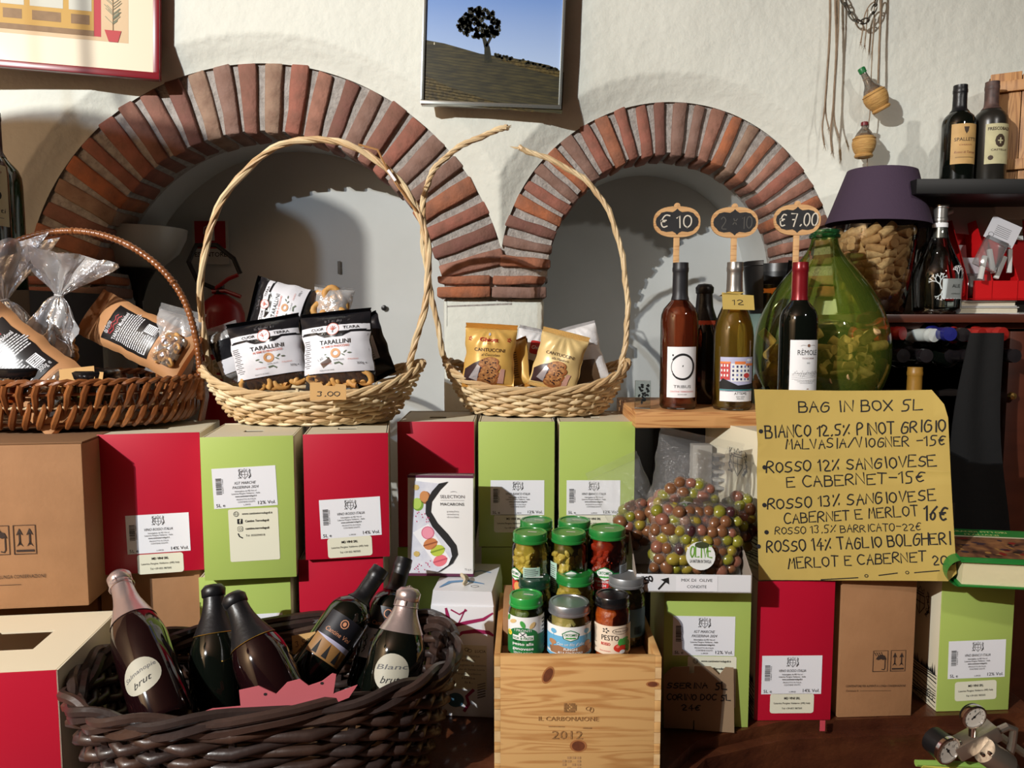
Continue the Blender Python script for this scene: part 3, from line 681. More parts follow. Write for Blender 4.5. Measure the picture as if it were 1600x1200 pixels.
def crate():
    c = onz(902, 1025, 1.003); Y = c.y; w = W(275, Y) * .985; d = .285; h = 1.003 - ZT - .001; x = X(902, Y, .9); th = .010
    t = thing('wine_crate', 'open pine wine crate stamped 2012 with finger joints, filled with jars', 'crate', (x, Y, ZT + .0008), rotm(-1))
    m = MB(); n = 11; st = h / n
    m.box((0, th / 2, h / 2), (w - 2 * th, th, h), b=.0006)
    m.build('front_board', PINEF, t)
    m = MB()
    for i in range(n):
        if i % 2 == 0:
            for sx in (-1, 1): m.box((sx * (w / 2 - th / 2), th / 2, st * (i + .5)), (th, th, st * .94), b=.0004)
    m.build('finger_joint', PINEF, t)
    for sx in (-1, 1):
        m = MB(); m.box((sx * (w / 2 - th / 2), th + (d - th) / 2, h / 2), (th, d - th, h), b=.0006)
        for i in range(n):
            if i % 2 == 1: m.box((sx * (w / 2 - th / 2), th / 2, st * (i + .5)), (th, th, st * .98), mi=1)
        m.build('side_board', [PINEF, PINE2], t)
    MB().box((0, d - th / 2, h / 2), (w - 2 * th, th, h), b=.0006).build('back_board', PINEF, t); MB().box((0, d / 2, .004), (w - 2 * th, d - 2 * th, .008)).build('floor_board', PINEF, t)
    A = Art(); KN = M('knot brown', (116, 62, 34), .6, var=(90, .6, (84, 42, 24))); ST = M('burnt stamp', (128, 92, 52), .8, var=(300, .8, (176, 128, 78)))
    for x_, z_, a_, b_, r_ in ((-.048, h - .032, .0065, .0125, -25), (.002, .050, .0105, .0085, 0), (w / 2 - .014, h - .046, .008, .004, 0)):
        A.ell(x_, z_, a_ * 1.35, b_ * 1.25, M('knot halo', (168, 108, 62), .6), 0, a=r_, n=20); A.ell(x_, z_, a_, b_, KN, 1, a=r_, n=18)
    A.text('2012', -.016, .068, .020, ST, 2, w=.050); A.text('IL CARBONAIONE', -.014, .096, .0105, ST, 2, w=.098)
    for i in range(8):
        for j in range(6):
            if random.random() < .75: A.rect(-.021 + i * .0026, .109 + j * .0026, .0022, .0022, ST, 2)
    A.ring(.018, .114, .004, .003, .001, ST, 2); A.ring(.023, .112, .003, .004, .001, ST, 2); A.rect(-.034, .083, .026, .0012, ST, 2); A.rect(.016, .081, .014, .002, ST, 2)
    for i in range(16):
        if random.random() < .7: A.rect(-.021 + (i % 4) * .008, .012 + (i // 4) * .006, .006, .004, M('faint stamp', (180, 138, 92), .8), 1)
    A.build('stamp', t, flat(0))
    return t, x, Y, w, d
CR = crate()
# two kraft risers inside carry the higher rows of jars
cx, cY, cw, cd = CR[1:]
JF, JB = .976, 1.024
tag(MB().box((cx, cY + .058, (JF + ZT + .0095) / 2), (cw - .024, .09, JF - ZT - .0095), b=.002).build('riser_box', KRAFT), 'low brown cardboard riser inside the pine crate under the front jars', 'box')
tag(MB().box((cx, cY + .190, (JB + ZT + .0095) / 2), (cw - .026, .166, JB - ZT - .0095), b=.002).build('riser_box', KRAFT), 'tall brown cardboard riser inside the pine crate under the back jars', 'box')

# ---------------------------------------------------------------- price poster and cards
def bent(pts_uvY, name, label, cat, mat, art=None, thick=.0012, n=14, parent=None, ripple=.004, holes=None):
    pass
def poster():
    z0 = Z1 + .0015; w, h = .352, .352
    tl, bl = P(1194, 607, 1.452), P(1188, 905, 1.368)
    t = thing('price_poster', 'yellow handwritten BAG IN BOX poster with wine prices, leaning on the cartons', 'poster', (bl.x + w / 2, 1.362, z0), rotm(-3, -13.5, 0))
    YP = M('mustard card', (190, 164, 86), .75, var=(5, .45, (172, 146, 72)), bump=(9, .35, .01))
    out = [(-.002, 0), (.333, .004), (.349, .018), (.350, .20), (.351, .30), (.345, .325), (.325, .352), (.160, .351), (.0, .352), (.004, .25), (.001, .2)]
    out = [(x - w / 2, z) for x, z in out]
    def warp(x, z): return -.006 * math.exp(-((x - .17) / .04) ** 2) + .003 * math.sin(x * 16 + z * 5) * (z / .35) - .004 * (z / .35) ** 2
    A = Art(); A.poly(out, YP, 0)
    A.build('card', t, lambda x, z, l: Vector((x, warp(x, z), z)), cell=.025)
    A = Art(); A.poly(out, YP, 0); A.build('card_back', t, lambda x, z, l: Vector((x, warp(x, z) + .0012, z)), cell=.025)
    A = Art()
    def px(u, v): return ((u - 1340) / 1200 * 1.412, (905 - v) / 1200 * 1.402 * 1.01)
    def line(s, u0, v, u1, hpx, slope=-1.5, seed=1, pen=.085):
        x, z = px(u0, v); A.hand(s, x, z, hpx / 1200 * 1.41, (u1 - u0) / 1200 * 1.41, INK, 1, pen=pen, a=-slope * -1, seed=seed)
    L_ = [('BAG IN BOX 5L', 1260, 643, 1452, 17, 1.5), ('BIANCO 12,5% PINOT GRIGIO', 1206, 684, 1484, 18, 2.5), ('MALVASIA/VIOGNER -15\u20ac', 1238, 702, 1482, 15, 2), ('ROSSO 12% SANGIOVESE', 1206, 740, 1467, 17, 3), ('E CABERNET-15\u20ac', 1237, 762, 1450, 16, 3),
          ('ROSSO 13% SANGIOVESE', 1206, 797, 1464, 17, 4), ('CABERNET E MERLOT', 1231, 819, 1437, 15, 4.5), ('16\u20ac', 1446, 810, 1478, 22, 2), ('ROSSO 13,5% BARRICATO-22\u20ac', 1216, 835, 1440, 11, 2.5), ('ROSSO 14% TAGLIO BOLGHERI', 1202, 863, 1482, 17, 3.5), ('MERLOT E CABERNET', 1235, 887, 1444, 15, 4), ('20\u20ac', 1453, 878, 1486, 15, 2)]
    for i, (s_, u0, v, u1, hh, sl) in enumerate(L_):
        x, z = px(u0, v); A.hand(s_, x, z, hh * 1.412 / 1200, (u1 - u0) * 1.412 / 1200, INK, 1, pen=.13, a=sl, seed=i)
    for u, v in ((1199, 674), (1203, 731), (1201, 790), (1203, 832), (1190, 854)):
        x, z = px(u, v); A.ell(x, z, .0042, .0042, INK, 1, n=9)
    for u0, u1, v in ((1284, 1340, 901), (1372, 1400, 893), (1426, 1462, 888)): 
        a, b = px(u0, v + 2), px(u1, v - 2); A.stroke([a, b], .0018, INK, 1)
    for u, v in ((1353, 896), (1415, 890)): x, z = px(u, v); A.ring(x, z, .003, .0025, .0014, INK, 1, n=8)
    A.build('handwriting', t, lambda x, z, l: Vector((x, warp(x, z) - .0006, z)), cell=.05)
poster()
def pcard():
    b = onz(1095, 1146, ZT + .001); t = thing('price_card', 'brown cardboard price card reading PASSERINA 5L, leaning on the lower green carton', 'price card', (X(1093, b.y, .85), b.y + .002, ZT + .001), rotm(0, -5, 0))
    k = 1.33 / 1200; KC = M('grey brown card', (150, 124, 96), .85, var=(14, .3, (136, 110, 84)))
    o = [(1037, 1136), (1085, 1138), (1085, 1124), (1087, 1124), (1087, 1139), (1152, 1144), (1151, 1038), (1138, 1037), (1128, 1050), (1114, 1036), (1087, 1035), (1087, 1047), (1079, 1047), (1079, 1036), (1052, 1037), (1037, 1050)]
    m = MB(); m.prism([((u - 1094) * k, (1144 - v) * k) for u, v in o], 0, .002); m.build('card', KC, t, smooth=0)
    A = Art(); q = lambda u, v: ((u - 1094) * k, (1144 - v) * k)
    for s_, u0, v, u1, hh in (('SSERINA', 1042, 1071, 1108, 9), ('5L', 1121, 1073, 1139, 11), ('CORINO DOC', 1042, 1090, 1122, 9), ('5L', 1130, 1091, 1145, 9), ('24\u20ac', 1066, 1107, 1096, 9)):
        x, z = q(u0, v); A.hand(s_, x, z, hh * k, (u1 - u0) * k, INK, 1, pen=.2, seed=len(s_))
    A.build('handwriting', t, flat(0))
pcard()
tag(MB().box((0, 0, 0), (.0095, .0012, .02)).build('ribbon_end', M('coral ribbon', (196, 70, 84), .6), loc=(X(1286, 1.35, .79), 1.3535, P(1286, 1134, 1.3535).z)), 'short coral red ribbon end hanging below the crimson carton on the counter edge', 'ribbon')

# ================================================================ baskets
WIL = M('peeled willow', (226, 204, 160), .5, rnd=[(228, 206, 164), (216, 190, 146), (234, 214, 174), (206, 174, 128)], var=(18, .5, (186, 148, 104)), bump=(60, .4))
WILB = M('willow with bark', (186, 138, 88), .55, var=(20, .6, (140, 94, 54)), bump=(50, .5))
BRN = M('varnished brown cane', (142, 86, 46), .34, rnd=[(146, 88, 46), (126, 74, 38), (158, 100, 54)], var=(26, .6, (104, 56, 26)), bump=(60, .4), coat=.3)
DKW = M('dark stained willow', (62, 46, 40), .42, rnd=[(64, 46, 39), (54, 42, 39), (72, 50, 39), (48, 37, 34)], var=(14, .6, (44, 32, 28)), bump=(50, .5), coat=.2)
def basket(name, label, cat, loc, yaw, rx, ry, h, ks, rows, sr, mat, taper=.72, rim=lambda a: 0, p=2.0, group=None, rimmat=None, braid=2, hbase=.0, tilt=0):
    t = thing(name, label, cat, loc, rotm(yaw, tilt), group=group); rimmat = rimmat or mat
    def S(a, s, off=0):
        k = taper + (1 - taper) * s ** .75; ca, sa = math.cos(a), math.sin(a)
        e = 2 / p; x = math.copysign(abs(ca) ** e, ca) * rx * k; y = math.copysign(abs(sa) ** e, sa) * ry * k
        n = Vector((ca / rx, sa / ry, 0)).normalized(); z = s * (h + rim(a)) + sr
        return Vector((x, y, z)) + n * off
    rd = random.Random(len(label))
    for r_ in range(rows):
        s = (r_ + .5) / rows * .9 + .02; m = MB(); pts = []; rad = []
        n = ks * 2
        for j in range(n * 2):
            a = 2 * PI * j / (n * 2); q = math.cos(PI * (j / 2 + (r_ % 2)))  # over one stake, under the next
            pts.append(S(a, s + rd.uniform(-.06, .06) / rows + .10 / rows * math.sin(PI * j / 2 + r_), (q if j % 2 == 0 else 0) * sr * 1.25)); rad.append(sr * (1.0 + .14 * (q if j % 2 == 0 else 0)) * rd.uniform(.9, 1.06))
        m.tube(pts, rad, 7, closed=True); m.build('weaver', mat, t, smooth=89)
    m = MB()
    for i in range(ks):
        a = 2 * PI * (i + .5) / ks; m.tube([S(a, q) for q in (0, .33, .66, .98)], sr * .8, 5)
    tag(m.build('stakes', mat, t), kind='stuff')
    for b_ in range(2):      # twisted borders at foot and rim
        for k in range(braid + (1 if b_ else 0)):
            m = MB(); n = 90; pts = []
            for j in range(n):
                a = 2 * PI * j / n; tw = 2 * PI * (j * (ks // 2) / n + k / (braid + b_)); rr = sr * (1.15 if b_ else .8)
                pts.append(S(a, .98 if b_ else 0.0, math.cos(tw) * rr) + Vector((0, 0, math.sin(tw) * rr)))
            m.tube(pts, sr * (1.05 if b_ else .85), 6, closed=True); m.build('rim_strand' if b_ else 'foot_strand', rimmat, t)
    m = MB(); m.grid(lambda u, v: S(2 * PI * u, .0) * v + Vector((0, 0, sr * (1 - v))), 40, 4); m.build('base', M('basket base', (110, 80, 52), .7), t, fix=False)
    return t, S
def twist(t, path, r, mat, n=3, name='handle', turns=9, taper=True):
    """several rods twisted together along a path; returns one mesh per rod"""
    pts = [Vector(p) for p in path]
    for _ in range(2):       # Chaikin smoothing
        o = [pts[0]]
        for a, b in zip(pts, pts[1:]): o += [a * .75 + b * .25, a * .25 + b * .75]
        pts = o + [pts[-1]]
    for k in range(n):
        m = MB(); q = []; L_ = len(pts); prev = Vector((0, 1, 0))
        for i, p in enumerate(pts):
            tt = (pts[min(i + 1, L_ - 1)] - pts[max(i - 1, 0)]).normalized(); a = prev - tt * prev.dot(tt); a.normalize(); b = tt.cross(a)
            an = 2 * PI * (turns * i / L_ + k / n); q.append(p + (a * math.cos(an) + b * math.sin(an)) * r * .62)
        m.tube(q, [r * (1 if k == 0 else .62)] * len(q), 7); m.build(name, mat, t)
def local(t, pts):
    M_ = Matrix.LocRotScale(t.location, t.rotation_euler, None).inverted(); return [M_ @ Vector(p) for p in pts]

# middle pale willow basket
zb = Z2 + .001
B2c = Vector((X(492, 1.60, 1.37), 1.60, zb))
B2, S2 = basket('willow_basket', 'pale willow basket with whole tall arched handle holding tarallini bags', 'basket', B2c, 3, .226, .125, .074, 22, 7, .0042, WIL, taper=.70, rim=lambda a: .040 * abs(math.cos(a)) ** 3 + .016 * math.sin(a), p=2.1)
Yh = 1.60
hp = [(334, 585), (318, 540), (312, 450), (322, 370), (352, 300), (405, 243), (460, 217), (520, 218), (580, 240), (630, 288), (660, 340), (671, 400), (668, 460), (655, 515), (642, 560), (630, 590)]
twist(B2, local(B2, [P(u, v, Yh) for u, v in hp]), .0056, WIL, 3)
m = MB(); m.tube(local(B2, [P(u, v, Yh - .012) for u, v in ((560, 226), (590, 234), (605, 265), (622, 292), (650, 330))]), .0022, 5); m.build('loose_split', WILB, B2)
m = MB(); m.box((0, 0, 0), (.0055, .002, .026), T=Matrix.Translation(local(B2, [P(612, 274, Yh - .016)])[0]) @ Matrix.Rotation(R(-35), 4, 'Y')); m.build('small_tag', WHITEP, B2)
# right pale willow basket with broken handle
B3c = Vector((X(838, 1.735, 1.37), 1.735, zb))
B3, S3 = basket('willow_basket', 'pale willow basket with broken handle holding golden cantuccini packets', 'basket', B3c, -3, .206, .120, .066, 20, 7, .0044, WIL, taper=.72, rim=lambda a: .044 * abs(math.cos(a)) ** 3 + .012 * math.sin(a), p=2.1)
Yh = 1.735
twist(B3, local(B3, [P(u, v, Yh) for u, v in ((705, 590), (694, 562), (682, 500), (668, 430), (660, 370), (661, 310), (672, 272), (700, 240), (745, 215), (793, 198))]), .0054, WIL, 3, turns=8)
twist(B3, local(B3, [P(u, v, Yh) for u, v in ((964, 590), (974, 560), (982, 500), (978, 430), (962, 350), (930, 292), (880, 257), (811, 231))]), .0052, WIL, 3, turns=8)
m = MB()
for i in range(7):
    a = Vector(local(B3, [P(812, 231, Yh)])[0]); m.tube([a, a + Vector((-.010 - .002 * i, -.002, .001 * (i - 3)))], [.0013, .0004], 4)
a = Vector(local(B3, [P(792, 198, Yh)])[0])
for i in range(6): m.tube([a, a + Vector((.006 + .002 * (i % 3), .001 * i, .0015 * (i - 2)))], [.0013, .0005], 4)
m.build('frayed_end', WIL, B3)

# left brown basket, open vertical weave, wrapped hoop handle
def brown_basket():
    z0 = Z2 + .0015; cen = Vector((X(112, 1.56, 1.37), 1.56, z0)); t = thing('cane_basket', 'varnished brown cane basket with wrapped hoop handle at far left', 'basket', cen, rotm(4))
    rx, ry, h = .262, .165, .082; rd = random.Random(4)
    def S(a, s, off=0):
        k = .86 + .14 * s; n = Vector((math.cos(a) / rx, math.sin(a) / ry, 0)).normalized()
        return Vector((math.cos(a) * rx * k, math.sin(a) * ry * k, .006 + s * h)) + n * off
    n = 58
    for i in range(n):
        a = 2 * PI * i / n; d = 2 * PI / n
        m = MB(); m.tube([S(a + d * .3, 1.0, .004), S(a + d * .1, .8, .007), S(a, .6, .004), S(a - d * .2, .42, -.002), S(a - d * .3, .3, -.005)], [.0058, .0062, .0056, .004, .0022], 6); m.build('upright', BRN, t)
        m = MB(); m.tube([S(a + d * .45, .60, -.003), S(a + d * .5, .46, .003), S(a + d * .35, .28, .008), S(a + d * .1, .1, .008), S(a - d * .1, .0, .002)], [.0018, .0048, .0064, .0062, .0045], 6); m.build('upright', BRN, t)
    for s, off, r_ in ((.48, 0, .003), (.08, -.002, .004), (.78, -.002, .003)):
        m = MB(); m.tube([S(2 * PI * j / 80, s, off) for j in range(80)], r_, 5, closed=True); m.build('hoop', WIL if s == .48 else BRN, t)
    for k in range(2):
        m = MB(); N = 160; m.tube([S(2 * PI * j / N, 1.0, .004 * math.cos(j * 1.3 + k * PI)) + Vector((0, 0, .004 + .0035 * math.sin(j * 1.3 + k * PI))) for j in range(N)], .0048, 6, closed=True); m.build('rim_strand', BRN, t)
    m = MB(); m.grid(lambda u, v: Vector((S(2 * PI * u, 0).x * v, S(2 * PI * u, 0).y * v, .004)), 40, 3); m.build('base', M('basket base'), t, fix=False)
    Yh = 1.56; hp = [(-100, 600), (-92, 520), (-60, 440), (-20, 400), (30, 374), (90, 360), (150, 363), (205, 383), (255, 420), (288, 465), (306, 520), (313, 575), (312, 625)]
    pts = [Vector(p) for p in local(t, [P(u, v, Yh) for u, v in hp])]
    for _ in range(3):
        o = [pts[0]]
        for a, b in zip(pts, pts[1:]): o += [a * .75 + b * .25, a * .25 + b * .75]
        pts = o + [pts[-1]]
    # resample and wrap
    q = []; L_ = 0
    for a, b in zip(pts, pts[1:]):
        k = max(1, int((b - a).length / .0028))
        q += [a.lerp(b, i / k) for i in range(k)]
    m = MB(); m.tube(q, [.0068 + .0011 * math.sin(i * 2.1) + (.0012 if i % 37 == 0 else 0) for i in range(len(q))], 8); m.build('handle', BRN, t, smooth=60)
    for sx in (-1, 1):
        m = MB()
        for k in range(5): m.tube([(sx * (rx - .005), (k - 2) * .006, .0), (sx * (rx + .006), (k - 2) * .005, .05), (sx * (rx + .002), (k - 2) * .002, .11), (sx * (rx - .004), 0, .14)], .0036, 6)
        m.build('handle_binding', BRN, t)
    return t
brown_basket()
# large dark basket in front
B4c = Vector((X(432, 1.215, .9), 1.215, ZT + .001))
B4, S4 = basket('dark_basket', 'large dark stained wicker basket full of wine bottles, standing on the counter', 'basket', B4c, 15, .288, .165, .168, 17, 12, .0078, DKW, taper=.80, rim=lambda a: .012 * math.cos(a) ** 2, p=2.9, braid=2)
for k in range(2):           # an extra thick rolled border
    m = MB(); n = 140
    m.tube([S4(2 * PI * j / n, 1.02, .005 + .007 * math.cos(j * .42 + k * PI)) + Vector((0, 0, .007 + .006 * math.sin(j * .42 + k * PI))) for j in range(n)], .0075, 7, closed=True); m.build('rim_strand', DKW, B4)

# ================================================================ biscuit bags
FILM = MG('clear film', (250, 250, 250), .02, .09, (55, .8), haze=.03)
FILM2 = MG('clear crinkled film', (248, 248, 250), .06, .20, (38, .9), haze=.30, hazecol=(250, 250, 250))
TAR = M('baked taralli dough', (206, 158, 88), .6, var=(30, .6, (180, 120, 58)), bump=(45, .5), sss=.1)
def pillow(a, b, T, seed=0, seal=.10, wr=.0022):
    """depth of a stuffed bag at x in -a..a, z in 0..b (front side positive)"""
    sd = seed * 7.13
    def f(x, z):
        s, q = x / a, (z / b) * 2 - 1
        q2 = max(-1, min(1, q)); m = max(0, 1 - abs(s) ** 2.4) ** .6 * max(0, 1 - abs(q2) ** 3.2) ** .7
        n = noise.noise((x * 16 + sd, z * 10, sd)) * 1.6 + noise.noise((x * 34, z * 22 + sd, 3)) * .9
        rad = math.sin(math.atan2(x, (b - z) + .01) * 14 + sd) * .5 * max(0, q)      # folds gathering to the top seal
        return T * m + (n + rad) * wr * (.35 + m)
    return f
def bag(name, label, cat, loc, rot, w, h, T, mat, art, backmat=None, seed=0, group=None, seal=.012, sealmat=None, ridges=5, crimp=True, nu=30, nv=34, wr=.0036, bottom=.008):
    t = thing(name, label, cat, loc, rot, group=group); f = pillow(w / 2, h, T, seed, wr=wr)
    edge = lambda z: 1 - .045 * math.sin(max(0, min(1, z / h)) * PI) * (1 + .6 * math.sin(z * 75 + seed) + .4 * math.sin(z * 170 + seed * 3))
    m = MB()
    m.grid(lambda u, v: ((u - .5) * w * edge(v * h), -f((u - .5) * w, v * h), v * h), nu, nv); n1 = len(m.f)
    m.grid(lambda u, v: ((u - .5) * w * edge(v * h), f((u - .5) * w, v * h) * .8 + .0004, v * h), nu, nv, mi=1)
    film = m.build('film', [mat, backmat or mat], t, smooth=60, fix=False)
    if crimp:
        m = MB(); k = ridges * 4
        for z0, hh, rn in ((h - .001, seal, ridges),) + (((-bottom, bottom, 3),) if bottom else ()):
            m.grid(lambda u, v: ((u - .5) * w * (1 + .01 * math.sin(v * 9)), .0016 * math.sin(v * rn * 2 * PI) + .003 * math.sin(u * 5 + seed) * v, z0 + v * hh), 14, rn * 4)
            m.build('crimped_seal', sealmat or mat, t, smooth=30, fix=False); m = MB()
    if art:
        for nm, A, cell in art:
            A.build(nm, film, lambda x, z, l: Vector((x * edge(max(0, min(h, z))), -f(x, min(h, max(0, z))) - .0012 - l * LAY, z)), cell=cell)
    return t, f
def torus_mesh(r, k, seed, mat, open_=False, name='ring'):
    rd = random.Random(seed); m = MB(); n = 18
    pts = [(math.cos(2 * PI * i / n) * r * (1 + rd.uniform(-.05, .05)), math.sin(2 * PI * i / n) * r * .85, rd.uniform(-.0006, .0006)) for i in range(n if not open_ else n - 2)]
    m.tube(pts, [k * rd.uniform(.88, 1.1) for _ in pts], 9, closed=not open_); return m.mesh(name, mat, 60)
TM = [torus_mesh(.0145, .0056, s, TAR, s == 2) for s in range(3)]
def tarallo(loc, rot, label, group, scale=1, i=0):
    o = link('tarallo', TM[i % 3], None, loc, rot, (scale,) * 3); return tag(o, label, 'biscuit', group)
BW = M('matt white bag', (226, 226, 232), .38, var=(20, .2, (208, 208, 216)), bump=(24, .25)); BK = M('glossy black film', (26, 26, 30), .25, bump=(30, .5)); TERR = M('terracotta print', (206, 106, 84), .55); DOUGHP = M('printed biscuit', (206, 150, 100), .55); LEAFP = M('olive leaf print', (90, 104, 84), .55)
def tarallini_art(w, h, seed=0, win=.16, flip=False):
    A = Art(); a = w / 2 * .985
    zt, zb_ = h * .74, h * win
    A.poly([(-a, zb_ + .02 * h), (-a, zt), (-.22 * w, zt), (-.12 * w, zt - .05 * h), (.12 * w, zt - .05 * h), (.22 * w, zt), (a, zt), (a, zb_), ], BW, 0)
    band = [(-a, zt), (-.24 * w, zt), (-.13 * w, zt - .055 * h), (.13 * w, zt - .055 * h), (.24 * w, zt), (a, zt)]
    A.stroke(band, .035 * h, BK, 2); A.stroke([(-a, zb_ + .02 * h), (a, zb_)], .012 * h, BK, 2)
    A.rect(0, zt + .05 * h, w * .97, .09 * h, BW, 1)
    A.rect(0, h * .915, w * .985, .19 * h, BK, 0)
    A.ell(0, zt + .04 * h, .085 * w, .085 * w, BW, 3, n=20); A.ring(0, zt + .04 * h, .085 * w, .085 * w, .004 * w + .0006, TERR, 4)
    for k in range(5):
        q = R(90 + (k - 2) * 28); A.stroke([(0, zt + .02 * h), (math.cos(q) * .055 * w, zt + .025 * h + math.sin(q) * .055 * w)], .0014, TERR, 4)
    A.text('CUOR', -.22 * w, zt + .05 * h, .055 * h, INK, 4, w=.19 * w, bold=.01); A.text('TERRA', .25 * w, zt + .05 * h, .055 * h, INK, 4, w=.22 * w, bold=.01); A.text('di', 0, zt + .0 * h, .04 * h, INK, 4)
    A.text('le Specialit\u00e0', 0, zt + .16 * h, .055 * h, M('grey print'), 4, w=.24 * w)
    A.text('TARALLINI', .02 * w, zt - .145 * h, .088 * h, INK, 4, w=.46 * w, bold=.005); A.text('AI SEMI DI FINOCCHIO', .02 * w, zt - .205 * h, .042 * h, TERR, 4, w=.42 * w, bold=.02)
    A.ring(.02 * w, zt - .30 * h, .055 * w, .048 * w, .036 * w, DOUGHP, 3)
    for x_, z_, an in ((-.14, -.31, 10), (-.1, -.35, -20), (.16, -.29, 35), (.22, -.31, 0), (.13, -.33, -30)): A.ell(x_ * w, zt + z_ * h, .03 * w, .009 * w, LEAFP, 3, a=an, n=8)
    A.text('CON OLIO', .06 * w, zt - .395 * h, .03 * h, INK, 4, w=.15 * w); A.text('PRODOTTO', -.12 * w, zt - .44 * h, .028 * h, TERR, 4, w=.15 * w); A.text('ITALIANO', .26 * w, zt - .40 * h, .026 * h, TERR, 4, w=.14 * w); A.stroke([(.0, zt - .44 * h), (.06 * w, zt - .43 * h), (.1 * w, zt - .46 * h)], .003, LEAFP, 3)
    A.text('300g e', .36 * w, zt - .46 * h, .045 * h, INK, 4, w=.12 * w); A.text('PRODOTTO DA FORNO', -.12 * w, zb_ + .055 * h, .022 * h, INK, 4, w=.2 * w)
    for k in range(14): A.rect(-.415 * w + .005 * math.sin(k * 5) * w, zt - .1 * h - k * .028 * h, (.09 + .03 * math.sin(k * 3.3)) * w, .008 * h, INKG, 3)
    return A
def at3(u, v, Y): return P(u, v, Y)
TG = 'taralli biscuits in the windows of the tarallini bags'
def tbag(label, u, v, Y, wpx, hpx, yaw, lean, roll, seed, win=.16, T=.028, n=7):
    w, h = W(wpx, Y), W(hpx, Y); b = P(u, v, Y)
    t, f = bag('tarallini_bag', label, 'biscuit bag', b, rotm(yaw, lean, roll), w, h, T, FILM, [('printed_film', tarallini_art(w, h, seed, win), (w / 16, h / 18))], backmat=BK, seed=seed, group=None, seal=.01, sealmat=BK, bottom=0)
    Mx = Matrix.LocRotScale(b, t.rotation_euler, None); rd = random.Random(seed)
    for i in range(n):
        x = (-.5 + (i + .5) / n) * w * .78; z = rd.uniform(.07, win * .72) * h; p = Mx @ Vector((x, -f(x, z) * .35, z))
        tarallo(p, (R(90 + rd.uniform(-35, 35)), rd.uniform(0, 1), rd.uniform(-.5, .5)), 'ring biscuit showing in the clear foot of a tarallini bag', TG, 1.05, i)
    return t
tbag('white tarallini bag standing at the front right of the pale basket, with small price sticker', 533, 603, 1.51, 114, 112, -4, -9, -6, 2)
tbag('white tarallini bag at the front left of the pale basket, leaning left', 430, 606, 1.52, 112, 104, 8, -9, -10, 5)
tbag('white tarallini bag lying on its side at the top of the heap', 492, 496, 1.60, 84, 96, 0, -8, -76, 7, n=0)
# bag showing its taralli through a clear side, on top right of the heap
t, f = bag('tarallini_bag', 'tarallini bag turned to its clear side showing ring biscuits, top of the heap', 'biscuit bag', P(514, 510, 1.60), rotm(-8, -10, 6), .088, .080, .026, FILM2, None, seed=11, seal=.006)
for i, (x, z, r_) in enumerate(((-.016, .030, 0), (.017, .046, .6), (.002, .062, 1.2), (-.024, .052, .3), (.022, .022, .9), (-.002, .014, 2))):
    p = Matrix.LocRotScale(P(514, 510, 1.60), t.rotation_euler, None) @ Vector((x, -.010, z)); tarallo(p, (R(80 + 25 * math.sin(i * 2)), r_, R(20 * math.cos(i))), 'ring biscuit in the clear sided bag on top of the heap', 'taralli in the clear sided bag', 1.2, i)
t, f = bag('tarallini_bag', 'dark backed tarallini bag at the right edge of the pale basket, half sunk', 'biscuit bag', P(588, 590, 1.60), rotm(-25, -6, -24), .10, .125, .024, BK, None, seed=13, seal=.008)
A = Art(); A.rect(0, .055, .07, .05, BW, 1); 
for k in range(9): A.rect(0, .035 + k * .005, .055, .0014, INKG, 2)
A.build('printed_film', t, lambda x, z, l: Vector((x, -f(x, z) - .0012 - l * LAY, z)), cell=.01)
t, f = bag('tarallini_bag', 'black ended tarallini bag sunk at the left edge of the pale basket', 'biscuit bag', P(375, 590, 1.62), rotm(10, -6, -20), .07, .105, .022, FILM2, None, backmat=BK, seed=17, seal=.014)
A = Art(); A.rect(0, .05, .06, .07, BK, 1); A.rect(0, .03, .06, .03, BW, 2); A.build('printed_film', t, lambda x, z, l: Vector((x, -f(x, z) - .0012 - l * LAY, z)), cell=.01)
# little price sticker and the 3,00 card
A = Art(); A.rect(0, 0, .022, .011, WHITEP, 0); A.text('1,60', 0, 0, .007, INKG, 1)
o = A.build('sticker', None, flat(0)); o.location = P(501, 562, 1.478); o.rotation_euler = rotm(-4, -9, -32); tag(o, 'tiny white price sticker on the front right tarallini bag', 'sticker')
def card(name, label, u0, u1, v0, v1, Y, txt, hh, mat, yaw=0, lean=0, roll=0, notch=False, pen=.16, thick=.0008):
    w, h = W(u1 - u0, Y), W(v1 - v0, Y); t = thing(name, label, 'price card', P((u0 + u1) / 2, v1, Y), rotm(yaw, lean, roll)); m = MB()
    o = [(-w / 2, 0), (w / 2, .0), (w / 2, h), (-w / 2, h)]
    if notch: o = [(-w / 2, 0), (w / 2, .0), (w / 2, h * .86), (w * .22, h * .9), (w * .18, h * .78), (-w * .12, h * .8), (-w * .2, h), (-w / 2, h)]
    m.prism(o, 0, thick); m.build('card', mat, t, smooth=0); A = Art(); A.hand(txt, -w * .30, h * .22, h * hh, w * .62, INK, 1, pen=pen); A.build('handwriting', t, flat(0)); return t
card('price_card', 'brown price card reading 3,00 hanging on the rim of the pale basket', 484, 541, 597, 625, 1.435, '3,00', .26, KRAFTL, 0, -8, -1, True)

